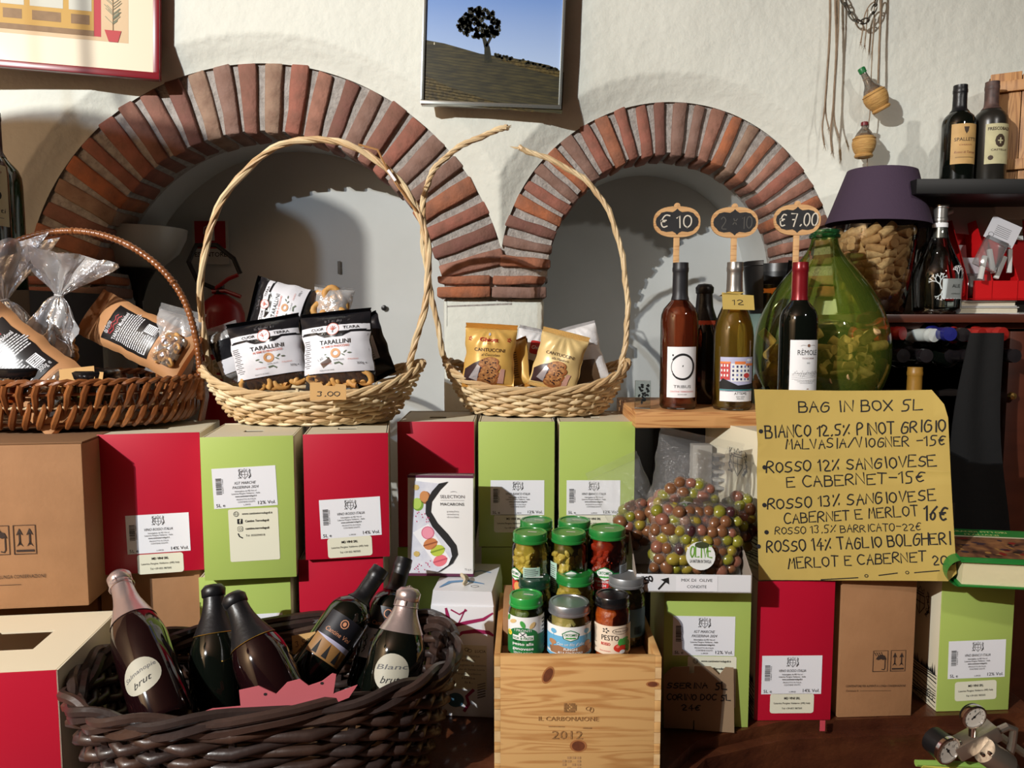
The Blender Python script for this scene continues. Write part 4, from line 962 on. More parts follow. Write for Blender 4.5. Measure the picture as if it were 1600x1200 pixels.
# golden cantuccini packets
GOLD = M('golden packet', (222, 178, 96), .36, var=(12, .4, (206, 156, 76)), bump=(20, .35), metal=.15); GOLD2 = M('pale gold packet', (224, 196, 136), .36, var=(12, .3, (206, 172, 108)), bump=(20, .35), metal=.1); REDP = M('red print', (178, 34, 30), .5); CHOC = M('chocolate print', (54, 32, 34), .4); BISC = M('printed cantuccio', (200, 142, 84), .55, var=(160, .8, (120, 70, 40))); SILV = M('silver foil print', (196, 192, 198), .25, metal=.5)
def cant_art(w, h, line2, red=True):
    A = Art(); rd = random.Random(3)
    if red:
        A.text('Ghiott', 0, .78 * h, .10 * h, REDP, 1, w=.36 * w, bold=.02); A.text('1953', 0, .71 * h, .03 * h, REDP, 1)
        for s in (-1, 1):
            for k in range(5): A.ell(s * .38 * w + math.cos(k * 1.26) * .025 * w, .80 * h + math.sin(k * 1.26) * .03 * w, .016 * w, .01 * w, REDP, 1, a=k * 72, n=8)
        A.ell(.0, .885 * h, .02 * w, .035 * w, WHITEP, 1, n=8)
    A.text('CANTUCCINI', .02 * w, .60 * h, .085 * h, CHOC, 1, w=.62 * w); A.text(line2, .05 * w, .515 * h, .065 * h, CHOC, 1, shear=.3, w=.38 * w)
    A.poly([(-.46 * w, .02 * h), (-.46 * w, .26 * h), (-.28 * w, .36 * h), (-.12 * w, .42 * h), (-.02 * w, .25 * h), (-.1 * w, .04 * h)], CHOC, 1); A.poly([(-.36 * w, .1 * h), (-.2 * w, .34 * h), (-.14 * w, .3 * h), (-.2 * w, .05 * h)], SILV, 2)
    for x, z, a in ((.02, .38, 12), (.06, .27, 20), (.03, .17, 8), (.0, .07, 4)):
        A.ell(x * w, z * h, .20 * w, .095 * h, M('biscuit rim print', (158, 94, 48), .6), 2, a=a); A.ell((x - .01) * w, (z + .012) * h, .175 * w, .072 * h, BISC, 3, a=a)
        for k in range(7): A.ell((x + rd.uniform(-.13, .13)) * w, (z + rd.uniform(-.035, .045)) * h, .018 * w, .014 * w, CHOC, 4, n=6)
    A.poly([(.18 * w, .03 * h), (.26 * w, .28 * h), (.34 * w, .28 * h), (.30 * w, .03 * h)], M('pink cinnamon print', (196, 150, 134), .5), 2)
    return A
def gbag(label, u, v, Y, wpx, hpx, yaw, lean, roll, seed, mat, line2, red):
    w, h = W(wpx, Y), W(hpx, Y)
    return bag('cantuccini_packet', label, 'biscuit packet', P(u, v, Y), rotm(yaw, lean, roll), w, h, .024, mat, [('printed_film', cant_art(w, h, line2, red), (w / 14, h / 16))], seed=seed, seal=.012, sealmat=mat, wr=.0042)
gbag('golden cantuccini packet standing tallest at the left of its basket', 762, 601, 1.655, 82, 88, -6, -8, 3, 3, GOLD, 'al Cioccolato', True)
gbag('pale gold cantuccini packet in the middle of its basket, tilted right', 862, 604, 1.655, 76, 82, -8, -12, 14, 8, GOLD2, 'alla Mandorla', False)
def wbag(label, u, v, Y, wpx, hpx, yaw, lean, roll, seed):
    w, h = W(wpx, Y), W(hpx, Y); A = Art(); A.rrect(-.02 * w, .66 * h, .36 * w, .26 * h, .006, REDP, 1); A.text('Ghiott', -.02 * w, .66 * h, .10 * h, WHITEP, 2, w=.28 * w, a=6); A.text('Cantuccini', .30 * w, .63 * h, .055 * h, INK, 2, shear=.3, w=.2 * w)
    A.poly([(-.3 * w, .02 * h), (-.3 * w, .42 * h), (.3 * w, .36 * h), (.3 * w, .02 * h)], M('brown printed panel', (92, 70, 50), .45), 1)
    return bag('biscuit_packet', label, 'biscuit packet', P(u, v, Y), rotm(yaw, lean, roll), w, h, .02, M('crumpled white film', (226, 224, 224), .35, bump=(60, .7)), [('printed_film', A, (w / 12, h / 12))], seed=seed, seal=.008, sealmat=M('crumpled white film'), wr=.004)
wbag('white biscuit packet with red badge behind the middle gold packet', 830, 598, 1.75, 70, 82, 5, -12, 12, 4)
wbag('crumpled white biscuit packet with red badge at the right of its basket', 918, 600, 1.70, 72, 92, -10, -14, -16, 9)
t_, f_ = bag('cantuccini_packet', 'gold packet on its edge folded between the two upright gold packets', 'biscuit packet', P(812, 602, 1.69), rotm(-48, -8, -14), .065, .10, .02, GOLD, None, seed=12, seal=.006); 
for k in range(1):
    A = Art()
    for j in range(12): A.rect(0, .015 + j * .005, .03, .0016, M('chocolate print'), 1)
    A.build('printed_film', t_, lambda x, z, l: Vector((x, -f_(x, z) - .0012 - l * LAY, z)), cell=.01)

# kraft taralli bags, film bags and jars in the brown basket
KB = M('kraft paper bag', (190, 138, 92), .6, var=(10, .3, (170, 118, 74)), bump=(14, .3)); BLK = M('black glossy label', (20, 18, 20), .3); WIN = MG('bag window film', (226, 220, 206), .12, .05, (40, .8), haze=.06)
def kraft_art(w, h):
    A = Art(); rd = random.Random(2)
    A.poly([(-.33 * w, .30 * h), (.36 * w, .30 * h), (.36 * w, .80 * h), (-.30 * w, .80 * h), (-.26 * w, .62 * h)], BLK, 1)
    A.poly([(-.36 * w, .30 * h), (.36 * w, .30 * h), (.36 * w, .82 * h), (-.36 * w, .82 * h)], BLK, 0)
    LR = M('label red script', (150, 24, 34), .5); LW = M('label white print', (214, 214, 218), .5)
    for k, y in enumerate((.76, .73)): A.stroke([(-.22 * w + i * .05 * w, y * h + math.sin(i * 2 + k) * .012 * h) for i in range(9)], .0028, LR, 2)
    A.text('dal Forno', -.12 * w, .795 * h, .020, LW, 2, shear=.3, w=.24 * w); A.text('TARALLI Morbidoni', .0, .68 * h, .014, LW, 2, w=.60 * w, bold=.02)
    for j in range(15):
        z = .645 * h - j * .0052
        x = -.30 * w
        while x < .32 * w:
            L_ = rd.uniform(.02, .08) * w
            if j > 6 and x > .05 * w: break
            A.rect(x + L_ / 2, z, L_, .0024, LW, 2); x += L_ + .008 * w
    A.rect(.20 * w, .52 * h - .03, .18 * w, .024, M('white label paper'), 2); 
    for j in range(6): A.rect(.20 * w, .52 * h - .04 + j * .004, .15 * w, .0012, INK, 3)
    A.stroke([(-.30 * w, .33 * h), (-.30 * w, .40 * h), (-.02 * w, .40 * h), (-.02 * w, .33 * h), (-.3 * w, .33 * h)], .0012, LW, 2)
    A.text('300g e', .22 * w, .34 * h, .014, LW, 2, w=.2 * w)
    return A
def kbag(label, u, v, Y, w, h, yaw, lean, roll, seed):
    t, f = bag('taralli_bag', label, 'biscuit bag', P(u, v, Y), rotm(yaw, lean, roll), w, h, .022, KB, [('label', kraft_art(w, h), (w / 12, h / 14))], seed=seed, seal=.030, ridges=6, wr=.0015, nu=18, nv=24)
    # clear window near the foot with knobbly taralli behind it
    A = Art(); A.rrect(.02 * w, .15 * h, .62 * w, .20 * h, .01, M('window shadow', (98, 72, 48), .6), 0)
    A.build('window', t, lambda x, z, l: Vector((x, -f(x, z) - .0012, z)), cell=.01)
    Mx = Matrix.LocRotScale(t.location, t.rotation_euler, None); rd = random.Random(seed)
    for i in range(9):
        x, z = (.02 + rd.uniform(-.24, .24)) * w, (.15 + rd.uniform(-.06, .06)) * h; tarallo(Mx @ Vector((x, -f(x, z) - .003, z)), (R(90 + rd.uniform(-30, 30)), rd.uniform(0, 3), rd.uniform(-.6, .6)), 'small baked taralli knot behind the window of a kraft bag', 'taralli behind kraft bag windows', .62, i)
    A = Art(); A.rrect(.02 * w, .15 * h, .62 * w, .20 * h, .01, WIN, 0); A.build('window_film', t, lambda x, z, l: Vector((x, -f(x, z) - .011, z)), cell=.01)
    return t
kbag('kraft taralli bag with black label lying to the right in the brown basket', 292, 562, 1.57, .108, .235, -8, -20, -66, 3)
kbag('kraft taralli bag with black label at the left end of the brown basket', 118, 640, 1.44, .135, .27, 8, -18, -50, 6)
def fan(name, label, u, v, Y, s, seed, roll=0):
    """cellophane bag tied at the neck, its top fanning out"""
    t = thing(name, label, 'biscuit bag', P(u, v, Y), rotm(0, -5, roll)); sd = seed
    def neck(z): return .0055 + (.30 * (-z) ** .55 * .42 if z < 0 else .9 * z * 1.1)
    def g(q, z0, z1):
        def fn(a, b):
            z = z0 + (z1 - z0) * b; r_ = neck(z); an = 2 * PI * a; k = 1 + .20 * math.sin(an * 9 + sd) * min(1, abs(z) * 30) + .10 * math.sin(an * 17 + sd * 2)
            n = noise.noise((math.cos(an) * 3 + sd, math.sin(an) * 3, z * 30)) * .012 * min(1, abs(z) * 25)
            return Vector((math.cos(an) * r_ * k + n, math.sin(an) * r_ * (.45 if z > 0 else .55) * k + n, z + (n if z > 0 else 0))) * s
        return fn
    m = MB(); m.grid(g(0, .0, .075), 72, 10); m.build('fanned_top', FILM2, t, smooth=60, fix=False)
    m = MB(); m.grid(g(0, 0, -.10), 60, 12); m.build('bag', FILM2, t, smooth=60, fix=False)
    m = MB(); m.tube([(math.cos(2 * PI * i / 12) * .007 * s, math.sin(2 * PI * i / 12) * .005 * s, 0) for i in range(12)], .0018, 5, closed=True); m.build('tie', M('white tie', (230, 230, 230), .4), t)
    return t
fan('cellophane_bag', 'clear cellophane bag tied at the neck with fanned top, beside the hoop handle top', 92, 462, 1.56, 1.15, 1, 12)
fan('cellophane_bag', 'bright crinkled cellophane bag at the far left edge behind the kraft bag', 6, 470, 1.55, 1.35, 4, -14)
t, f = bag('cellophane_bag', 'clear film bag of biscuits at the right end of the brown basket', 'biscuit bag', P(262, 582, 1.60), rotm(-8, -5, 14), .105, .125, .028, FILM2, None, seed=21, seal=.014, ridges=6, wr=.005)
Mx = Matrix.LocRotScale(t.location, t.rotation_euler, None)
for i in range(9): tarallo(Mx @ Vector((.026 * math.sin(i * 2.4), -.006 + .005 * math.cos(i), .018 + .007 * i)), (R(70 + 20 * i), i, 0), 'pale taralli biscuit in the clear bag at the right end of the brown basket', 'taralli in the clear bag', .8, i)
for i in range(8): tarallo(P(92, 500, 1.56) + Vector((.02 * math.sin(i * 2.1), .012 * math.cos(i * 1.7), -.03 - .006 * i)), (R(60 + 30 * i), i, 0), 'pale taralli biscuit in the tied cellophane bag', 'taralli in the tied cellophane bag', .8, i)
def low_jar(label, u, v, Y, r, h, fill, lid):
    t = thing('sauce_jar', label, 'jar', P(u, v, Y) - Vector((0, 0, h)), (0, 0, 0))
    MB().lathe([(r * .9, 0), (r, .006), (r, h - .02), (r * .93, h - .012), (r * .93, h - .004)], 28).build('glass', MG('jar glass', (238, 242, 240), .06, .01), t)
    MB().lathe([(r * .85, .004), (r * .94, .01), (r * .94, h - .022), (0, h - .02)], 24).build('sauce', fill, t)
    MB().lathe([(r * 1.02, h - .014), (r * 1.05, h - .012), (r * 1.05, h), (r * .98, h + .003), (0, h + .002)], 28).build('lid', lid, t)
BLKLID = M('black jar lid', (18, 18, 20), .25, coat=.5)
low_jar('flat jar of red sauce with black lid at the left of the brown basket rim', 36, 576, 1.455, .046, .065, M('red orange sauce', (150, 52, 18), .35, var=(60, .6, (190, 90, 30))), BLKLID)
low_jar('flat jar of olive paste with black lid behind the kraft price cards', 147, 580, 1.47, .044, .06, M('olive paste', (84, 78, 30), .4, var=(60, .6, (120, 110, 50))), BLKLID)
card('price_card', 'small folded kraft price card standing above the brown basket rim', 95, 148, 574, 602, 1.425, '', .2, KRAFTL, 4, -10, -6)
card('price_card', 'smaller kraft card tucked behind the folded one above the brown basket rim', 130, 160, 580, 602, 1.432, '', .2, KRAFTL, -6, -10, 4)

# ================================================================ preserve jars in the pine crate
JG = MG('jar glass', (238, 242, 240), .06, .01)
GLID = M('green enamel lid', (34, 122, 52), .28, coat=.5); DGLID = M('dark green lid', (20, 56, 40), .3, coat=.5); SLID = M('silver lid', (176, 180, 186), .3, metal=.8); 
OIL = M('golden oil', (200, 172, 66), .25, var=(38, .8, (120, 104, 30)), bump=(30, .3)); OILD = M('dark oil', (110, 96, 30), .25, var=(40, .8, (60, 60, 22)), bump=(30, .3)); TOM = M('tomato oil', (168, 44, 12), .25, var=(30, .8, (92, 20, 8)), bump=(30, .4)); PES = M('green pesto', (104, 118, 34), .4, var=(120, .8, (66, 84, 20)), bump=(120, .7)); PESR = M('red pesto', (196, 88, 20), .4, var=(120, .8, (150, 50, 14)), bump=(120, .7)); MUSH = M('artichoke pieces', (206, 186, 110), .4, var=(26, .7, (140, 120, 50)), bump=(20, .6))
CHUNK = {k: M('chunk ' + k, c, .35, var=(40, .6, c2)) for k, c, c2 in (('yellow', (230, 200, 92), (150, 120, 40)), ('olive', (140, 130, 50), (90, 90, 30)), ('red', (176, 50, 20), (120, 24, 10)), ('cream', (216, 196, 138), (170, 140, 80)))}
LGRN = M('label green', (30, 116, 60), .5); LBLU = M('label sky blue', (104, 174, 214), .5); LBRN = M('label brown', (158, 112, 78), .5); LWHT = M('label white', (238, 238, 236), .5); LPIN = M('label blush', (232, 212, 188), .55); LRED = M('label red', (206, 46, 44), .5); LMINT = M('label mint', (176, 208, 190), .5); LLEAF = M('label leaf', (70, 160, 70), .5); YEL = M('label yellow', (240, 214, 60), .5); TOMP = M('tomato print', (210, 56, 40), .5)
def greek(A, x, z, w, h, n, m=INKG, l=3, seed=1):
    rd = random.Random(seed)
    for i in range(n):
        zz = z + h / 2 - (i + .5) * h / n; ww = w * rd.uniform(.75, 1); A.rect(x - (w - ww) / 2, zz, ww, h / n * .42, m, l)
def logo_ort(A, x, z, s, m1=LGRN):
    A.poly([(x - .5 * s, z - .3 * s), (x - .6 * s, z + .15 * s), (x - .3 * s, z + .38 * s), (x, z + .5 * s), (x + .3 * s, z + .38 * s), (x + .6 * s, z + .15 * s), (x + .5 * s, z - .3 * s), (x, z - .5 * s)], m1, 2)
    A.poly([(x - .44 * s, z - .26 * s), (x - .52 * s, z + .12 * s), (x - .26 * s, z + .32 * s), (x, z + .42 * s), (x + .26 * s, z + .32 * s), (x + .52 * s, z + .12 * s), (x + .44 * s, z - .26 * s), (x, z - .43 * s)], LWHT, 3)
    A.text('ORTOMIO', x, z + .06 * s, .3 * s, m1, 4, w=.85 * s, bold=.02)
    for k in (-1, 0, 1): A.ell(x + k * .22 * s, z - .2 * s, .16 * s, .07 * s, LLEAF, 4, n=8)
def preserve(label, u, vtop, Y, dpx, h, zbase, lid, fill, chunks=None, art=None, ang=0, mark=True, r=None, sq=False):
    r = r or W(dpx, Y) / 2; x = X(u, Y, zbase + h * .5)
    t = thing('preserve_jar', label, 'jar', (x, Y, zbase + .0008), (0, 0, R(ang)))
    sh = h - .028
    gl = MB().lathe([(r * .86, 0), (r * .97, .003), (r, .010), (r, sh), (r * .96, sh + .006), (r * .88, sh + .011), (r * .88, h - .012)], 32, cap=False).build('glass', JG, t, fix=True)
    MB().lathe([(r * .8, .003), (r * (.78 if chunks else .93), .008), (r * (.80 if chunks else .94), sh - .002), (r * .80, sh + .006), (r * .84, h - .016), (0, h - .016)], 28).build('oil', fill, t)
    ld = MB().lathe([(r * .93, h - .016), (r * .965, h - .015), (r * .965, h - .012), (r * .935, h - .011), (r * .94, h - .001), (r * .90, h + .0012), (r * .80, h + .0012), (r * .78, h - .0002), (0, h - .0002)], 36); ld = ld.build('lid', lid, t)
    if mark:
        A = Art(); A.rect(.004, 0, .016, .005, M('lid mark', (206, 204, 190), .5), 0, a=-12); A.ring(0, 0, r * .6, r * .6, .0006, lid, 0); A.build('lid_mark', ld, flat_top(h - .0002))
    if chunks:
        rd = random.Random(int(u)); mat = CHUNK[chunks]
        m = MB()
        for i in range(70):
            a = rd.uniform(-PI * .98, -PI * .02); z = rd.uniform(.012, sh - .004); s = rd.uniform(.006, .011)
            T = Matrix.Translation((math.cos(a) * (r - s * 1.05), math.sin(a) * (r - s * 1.05), z)) @ Euler((rd.uniform(0, 3), rd.uniform(0, 3), rd.uniform(0, 3))).to_matrix().to_4x4()
            m.lathe([(0, -s), (s * .8, -s * .6), (s, 0), (s * .7, s * .6), (0, s)], 8, T=T, sx=1.2, sy=.7)
        tag(m.build('chopped_vegetables', mat, t), kind='stuff')
    if art:
        kz, oz = (.80, .014) if zbase == JF else (1, .020); wf = wrap(r * 1.002)
        art.build('label', gl, lambda x, z, l: wf(x, z * kz + oz, l), cell=(.004, 0))
    return t, r
def L_pesto():
    A = Art(); z0, z1, q = .004, .085, .056; zc = .035
    A.rect(0, (z0 + z1) / 2, q * 1.75, z1 - z0, LWHT, 0); A.rect(0, .026, q * 1.75, .044, LGRN, 1); A.ell(-.004, .046, .026, .017, LGRN, 1, n=24)
    for x, z, a, m in ((-.034, .078, 60, LLEAF), (-.004, .070, -70, LLEAF), (-.022, .074, 30, M('label pine nut', (222, 190, 130), .5)), (.012, .068, 60, M('label pine nut'))): A.ell(x, z, .008, .004, m, 2, a=a, n=10)
    A.text('I PRONTI', -.004, .057, .0075, LWHT, 3, w=.028); A.rect(-.004, .0415, .036, .010, LWHT, 2); A.ell(-.004, .048, .007, .006, LWHT, 2); A.stroke([(-.008, .052), (.0, .044)], .0014, INK, 3); A.stroke([(.0, .052), (-.008, .044)], .0014, INK, 3)
    A.text('FIOR di PASTA', -.004, .0405, .0075, LGRN, 3, w=.034, bold=.02); A.text('pesto alla', -.004, .0285, .0085, LWHT, 3, w=.036, bold=.02); A.text('genovese', -.004, .0185, .0085, LWHT, 3, w=.036, bold=.02); A.text('SENZA AGLIO', -.004, .0095, .006, LWHT, 3, w=.032)
    A.ell(-.030, .048, .006, .006, YEL, 2); A.text('100%', -.030, .048, .0035, LGRN, 3); greek(A, .040, .045, .014, .07, 9); return A
def L_funghi():
    A = Art(); A.rect(0, .036, .12, .064, LWHT, 0); A.rect(0, .031, .12, .034, LBLU, 1); A.rect(0, .006, .12, .006, LBLU, 2); A.poly([(-.036, .010), (-.040, .022), (-.02, .028), (0, .022), (.02, .028), (.040, .022), (.036, .010)], LBRN, 2)
    logo_ort(A, 0, .050, .024); A.text('Con un filo d\u2019olio', 0, .0315, .0085, LWHT, 3, shear=.3, w=.046); A.text('FUNGHI', 0, .021, .0075, LWHT, 4, w=.022, bold=.02); A.text('ALLA CONTADINA', 0, .013, .0075, LWHT, 4, w=.042, bold=.02)
    for x in (-.030, .030): A.ell(x, .056, .006, .005, LBLU, 2); A.rect(x, .048, .0012, .012, LBLU, 2)
    for x, z in ((-.032, .033), (.032, .030), (.040, .020)): A.ell(x, z, .008, .0055, M('mushroom print', (182, 132, 92), .5), 3); A.rect(x, z - .005, .004, .008, M('mushroom print'), 3)
    greek(A, .052, .036, .014, .05, 10); return A
def L_rosso():
    A = Art(); A.rect(0, .0365, .086, .061, LPIN, 0); A.ring(.012, .056, .015, .006, .0007, INK, 2); A.text('Antica Cantina', .013, .056, .0062, INK, 2, shear=.3, w=.026)
    for k in range(5): A.ell(-.014 + math.cos(k * 1.26) * .004, .057 + math.sin(k * 1.26) * .004, .002, .0014, INK, 2, a=k * 72, n=8)
    A.text('PESTO', -.007, .0415, .0155, INK, 3, w=.028); A.text('ROSSO', -.014, .0285, .0085, LRED, 3, w=.015, bold=.02); A.ell(.010, .021, .011, .009, TOMP, 2, n=20); A.ell(.006, .024, .003, .003, M('tomato shine', (236, 120, 100), .4), 3); A.ell(.014, .0125, .005, .004, LWHT, 3)
    for x, z, a, s in ((.010, .033, 80, .008), (.018, .037, 20, .009), (.024, .030, -50, .010), (.025, .020, 100, .010), (.014, .030, 160, .007)): A.ell(x, z, s, s * .5, LLEAF, 3, a=a, n=10)
    A.text('Senza conservanti', -.015, .014, .0045, LRED, 3, w=.018); greek(A, -.036, .045, .010, .036, 11, INK); A.text('190g e', -.036, .018, .006, INK, 3, w=.01); return A
def L_orto(kind):
    A = Art()
    if kind == 'carciofi':
        A.poly([(-.03, .004), (-.03, .045), (0, .05), (.03, .045), (.03, .004)], LGRN, 1); logo_ort(A, .0, .050, .026); A.text('CARCIOFI', .0, .027, .009, LWHT, 3, w=.028, bold=.02); A.rect(-.036, .045, .020, .055, LMINT, 2); greek(A, -.036, .046, .016, .045, 12, INKG); A.ell(.016, .030, .007, .005, M('artichoke print', (190, 184, 130), .5), 3, a=30); A.rect(.036, .04, .012, .06, M('label grey', (130, 140, 130), .5), 1)
    elif kind == 'pomodori':
        A.rect(0, .033, .09, .042, LGRN, 0); logo_ort(A, -.010, .052, .026); A.rect(-.014, .033, .030, .022, LRED, 2); A.text('POMODORI', -.015, .038, .006, LWHT, 4, w=.022, bold=.02); A.text('SECCHI', -.015, .031, .006, LWHT, 4, w=.016, bold=.02); A.text('grigliati', -.015, .025, .004, LWHT, 4); A.ell(.006, .030, .009, .012, M('dried tomato print', (176, 62, 44), .5), 3); A.ell(-.012, .018, .010, .004, LLEAF, 3)
        A.rect(.029, .040, .024, .054, M('label pale blue', (190, 206, 216), .5), 3); greek(A, .029, .048, .020, .034, 12, INKG, 4); barcode(A, .029, .020, .020, .012, INK, 4)
    else:
        logo_ort(A, -.030, .052, .024); A.rect(.002, .038, .030, .058, M('label mint'), 2); greek(A, .002, .042, .025, .046, 13, INKG, 3); A.ell(-.024, .030, .009, .009, M('stew print', (220, 160, 90), .5), 2); A.rect(-.032, .030, .016, .022, LRED, 1); A.poly([(-.042, .004), (-.042, .025), (-.016, .02), (-.016, .004)], LGRN, 1)
    return A
JR = 'ORTO'
Yf = cY + .05; Yb = cY + .145; Yr = cY + .225
preserve('green pesto jar with green lid at the front left of the pine crate', 822, 920, Yf, 57, .110, JF, M('grass green lid', (40, 148, 62), .28, coat=.5), PES, art=L_pesto(), ang=-4)
preserve('mushroom jar with silver lid and blue label at the front of the crate', 889, 935, Yf, 70, .098, JF, SLID, MUSH, 'cream', art=L_funghi(), mark=False)
preserve('red pesto jar with black lid at the front right of the crate', 956, 922, Yf, 58, .110, JF, BLKLID, PESR, art=L_rosso(), mark=False)
t, r_ = preserve('jar with grey lid and blue label behind the red pesto jar', 978, 912, Yf + .067, 60, .120, JF, M('dull grey lid', (140, 142, 144), .4, metal=.5), OILD, 'olive', mark=False)
A = Art(); A.rect(.012, .045, .06, .05, M('label dusk blue', (92, 140, 170), .5), 0); barcode(A, .018, .032, .016, .014, INK, 1, vert=False); A.build('label', t, wrap(r_ * 1.002), cell=(.004, 0))
t, r_ = preserve('jar with dark green lid behind the green pesto jar', 835, 898, Yf + .064, 54, .118, JF, DGLID, OILD, 'olive', mark=False)
A = Art(); A.text('I PRONTI', 0, .009, .006, LWHT, 1, w=.02); A.rect(0, -.001, .03, .008, LWHT, 1); A.text('FIOR di PASTA', 0, -.001, .006, DGLID, 2, w=.026); A.build('lid_print', t, flat_top(.118))
preserve('jar of yellow artichokes with green lid behind the mushroom jar', 898, 890, Yf + .070, 64, .124, JF, GLID, OIL, 'yellow')
preserve('tall jar of vegetables in oil with mint label, upper left of the stack', 828, 815, Yb, 58, .142, JB, GLID, OIL, 'yellow', art=L_orto('misto'))
preserve('tall artichoke jar with mint and green label, upper middle of the stack', 888, 812, Yb, 58, .142, JB, GLID, OILD, 'yellow', art=L_orto('carciofi'), ang=4)
preserve('tall jar of dried tomatoes with green lid, upper right of the stack', 948, 806, Yb + .012, 62, .146, JB, GLID, TOM, 'red', art=L_orto('pomodori'), ang=3)
preserve('green lidded jar at the back left, behind the vegetable jar', 838, 797, Yr, 55, .142, JB, GLID, OILD, 'olive')
preserve('green lidded jar at the back, behind the artichoke jar', 897, 797, Yr, 55, .142, JB, GLID, OIL, 'yellow')

# ================================================================ olive tray and bags
OLV = [M('olive ' + n, c, .28, var=(60, .5, c2), coat=.3) for n, c, c2 in (('green', (134, 130, 42), (96, 98, 26)), ('yellow', (152, 134, 50), (110, 98, 34)), ('brown', (126, 84, 54), (92, 56, 36)), ('rose', (140, 90, 72), (104, 62, 48)), ('dark', (70, 38, 40), (46, 24, 26)))]
def tray():
    c = onz(1083, 926, Z1 + .001); Y = c.y + .0; w, d, h = W(184, Y), .150, .038
    t = thing('card_tray', 'white cardboard tray labelled MIX DI OLIVE CONDITE on the green carton', 'tray', (X(1083, Y, Z1), Y, Z1 + .0012), rotm(-2)); WT = M('white tray board', (226, 228, 232), .5); IN = M('grey board inside', (150, 138, 126), .8)
    m = MB(); m.box((0, .001, h / 2 - .003), (w, .002, h - .006), b=.0004); m.box((0, d, h / 2 + .006), (w, .002, h + .012)); m.box((0, d / 2, .001), (w, d, .002), mi=1)
    for s in (-1, 1): m.prism([(0, 0), (d, 0), (d, h * 2.2), (d * .75, h * 2.3), (.01, h), (0, h - .004)], -.001, .001, mi=1, T=Matrix.Translation((s * w / 2, 0, 0)) @ Matrix.Rotation(R(90), 4, 'Z'))
    m.build('board', [WT, IN], t, smooth=0)
    A = Art(); A.hand('3,50', -w * .46, h * .30, .010, .024, INK, 1, pen=.26, a=24); A.stroke([(-w * .30, h * .16), (-w * .235, h * .56)], .003, INK, 1); A.poly([(-w * .285, h * .60), (-w * .215, h * .70), (-w * .21, h * .38)], INK, 1)
    A.rect(.006, h * .42, .072, .027, WHITEP, 0); A.text('MIX DI  OLIVE', .006, h * .42 + .006, .0075, INK, 1, w=.054); A.text('CONDITE', .006, h * .42 - .0055, .0075, INK, 1, w=.034); A.build('handwriting', t, flat(0))
    return t, X(1083, Y, Z1), Y, w, h
TR, tx, tY, tw, th_ = tray()
FILMO = MG('vacuum bag film', (253, 253, 253), .0, .14, (70, 1.0), haze=.05, hazecol=(255, 255, 255), fk=.7)
OM = []
for k in range(4):
    m = MB(); rd = random.Random(k); m.lathe([(0, -1), (.45, -.9), (.85, -.5), (1, 0), (.88, .5), (.5, .88), (.12, .98), (0, .95)], 12); me_ = m.mesh('olive', OLV[0], 60); OM.append(me_)
OMM = []
for m_ in OLV:
    me = OM[0].copy(); me.materials[0] = m_; OMM.append(me)
def olive_bag(label, u, v, Y, w, h, yaw, lean, roll, seed, pal, n, cup, lab=True, ang=0, T=.026, top=.3):
    t, f = bag('olive_bag', label, 'olive bag', P(u, v, Y), rotm(yaw, lean, roll), w, h, T, FILMO, None, seed=seed, seal=.016, ridges=7, wr=.0030, nu=26, nv=26)
    Mx = Matrix.LocRotScale(t.location, t.rotation_euler, None); rd = random.Random(seed); placed = []; tries = 0
    hh = h * (1 - top); r0 = .0118
    cand = []
    for layer in (0, 1):
        j = 0; z = .011
        while z < hh:
            x = -w / 2 + .014 + (.0092 if (j + layer) % 2 else 0)
            while x < w / 2 - .010:
                cand.append((x + rd.uniform(-.0022, .0022), z + rd.uniform(-.002, .002), layer)); x += .0190
            z += .0168; j += 1
    for x, z, layer in cand:
        if cup and z > hh * .5 and abs(x) > (w / 2 - .006) * (1 - (z - hh * .5) / (hh * .62)): continue
        y = -max(.006, min(f(x, z), T)) * .9 + .006 + layer * .013
        s = r0 * rd.uniform(.88, 1.12)
        c_ = rd.choices(range(5), pal)[0]
        # colour drifts in patches
        c_ = [0, 1, 0, 2, 3, 4, 2][int((noise.noise((x * 30 + seed, z * 30, seed)) + 1) * 3.4) % 7] if rd.random() < .45 else c_
        o = link('olive', OMM[c_], None, Mx @ Vector((x, y + rd.uniform(-.003, .003), z)), (rd.uniform(0, 3), rd.uniform(0, 3), rd.uniform(0, 3)), (s, s, s * rd.uniform(1.05, 1.3)))
        cn = ('green', 'yellow green', 'brown', 'rosy', 'dark purple')[c_]; tag(o, cn + ' olive sealed in the ' + (cup or 'lower front bag'), 'olive', cn + ' olives in the ' + (cup or 'lower front bag'))
    if lab:
        A = Art(); x0, z0, r_ = lab; A.ell(x0, z0, r_, r_ * .95, M('olive label white', (226, 228, 226), .4), 0, n=24); A.hand('OLIVE', x0 - r_ * .7, z0 - r_ * .1, r_ * .7, r_ * 1.45, M('label olive green', (110, 160, 60), .5), 1, pen=.14); A.text('LA NATURA IN TAVOLA', x0, z0 - r_ * .38, r_ * .3, INK, 1, w=r_ * 1.45, bold=.02); A.ell(x0 + r_ * .1, z0 + r_ * .72, r_ * .5, r_ * .22, M('label wreath', (60, 66, 40), .5), 1)
        A.build('label', t, lambda x, z, l: Vector((x0 + (x - x0) * math.cos(R(ang)) - (z - z0) * math.sin(R(ang)), -f(x0, z0) - .012 - l * LAY, z0 + (x - x0) * math.sin(R(ang)) + (z - z0) * math.cos(R(ang)))))
    return t
zt_ = Z1 + .006
bz = P(1080, 893, tY + .02)
olive_bag('clear bag of mixed green olives standing at the front of the tray', 1085, 897, tY + .045, .168, .128, 0, -12, 2, 31, (5, 3, 3, 1, 1), 130, None, (.002, .036, .026), top=.10)
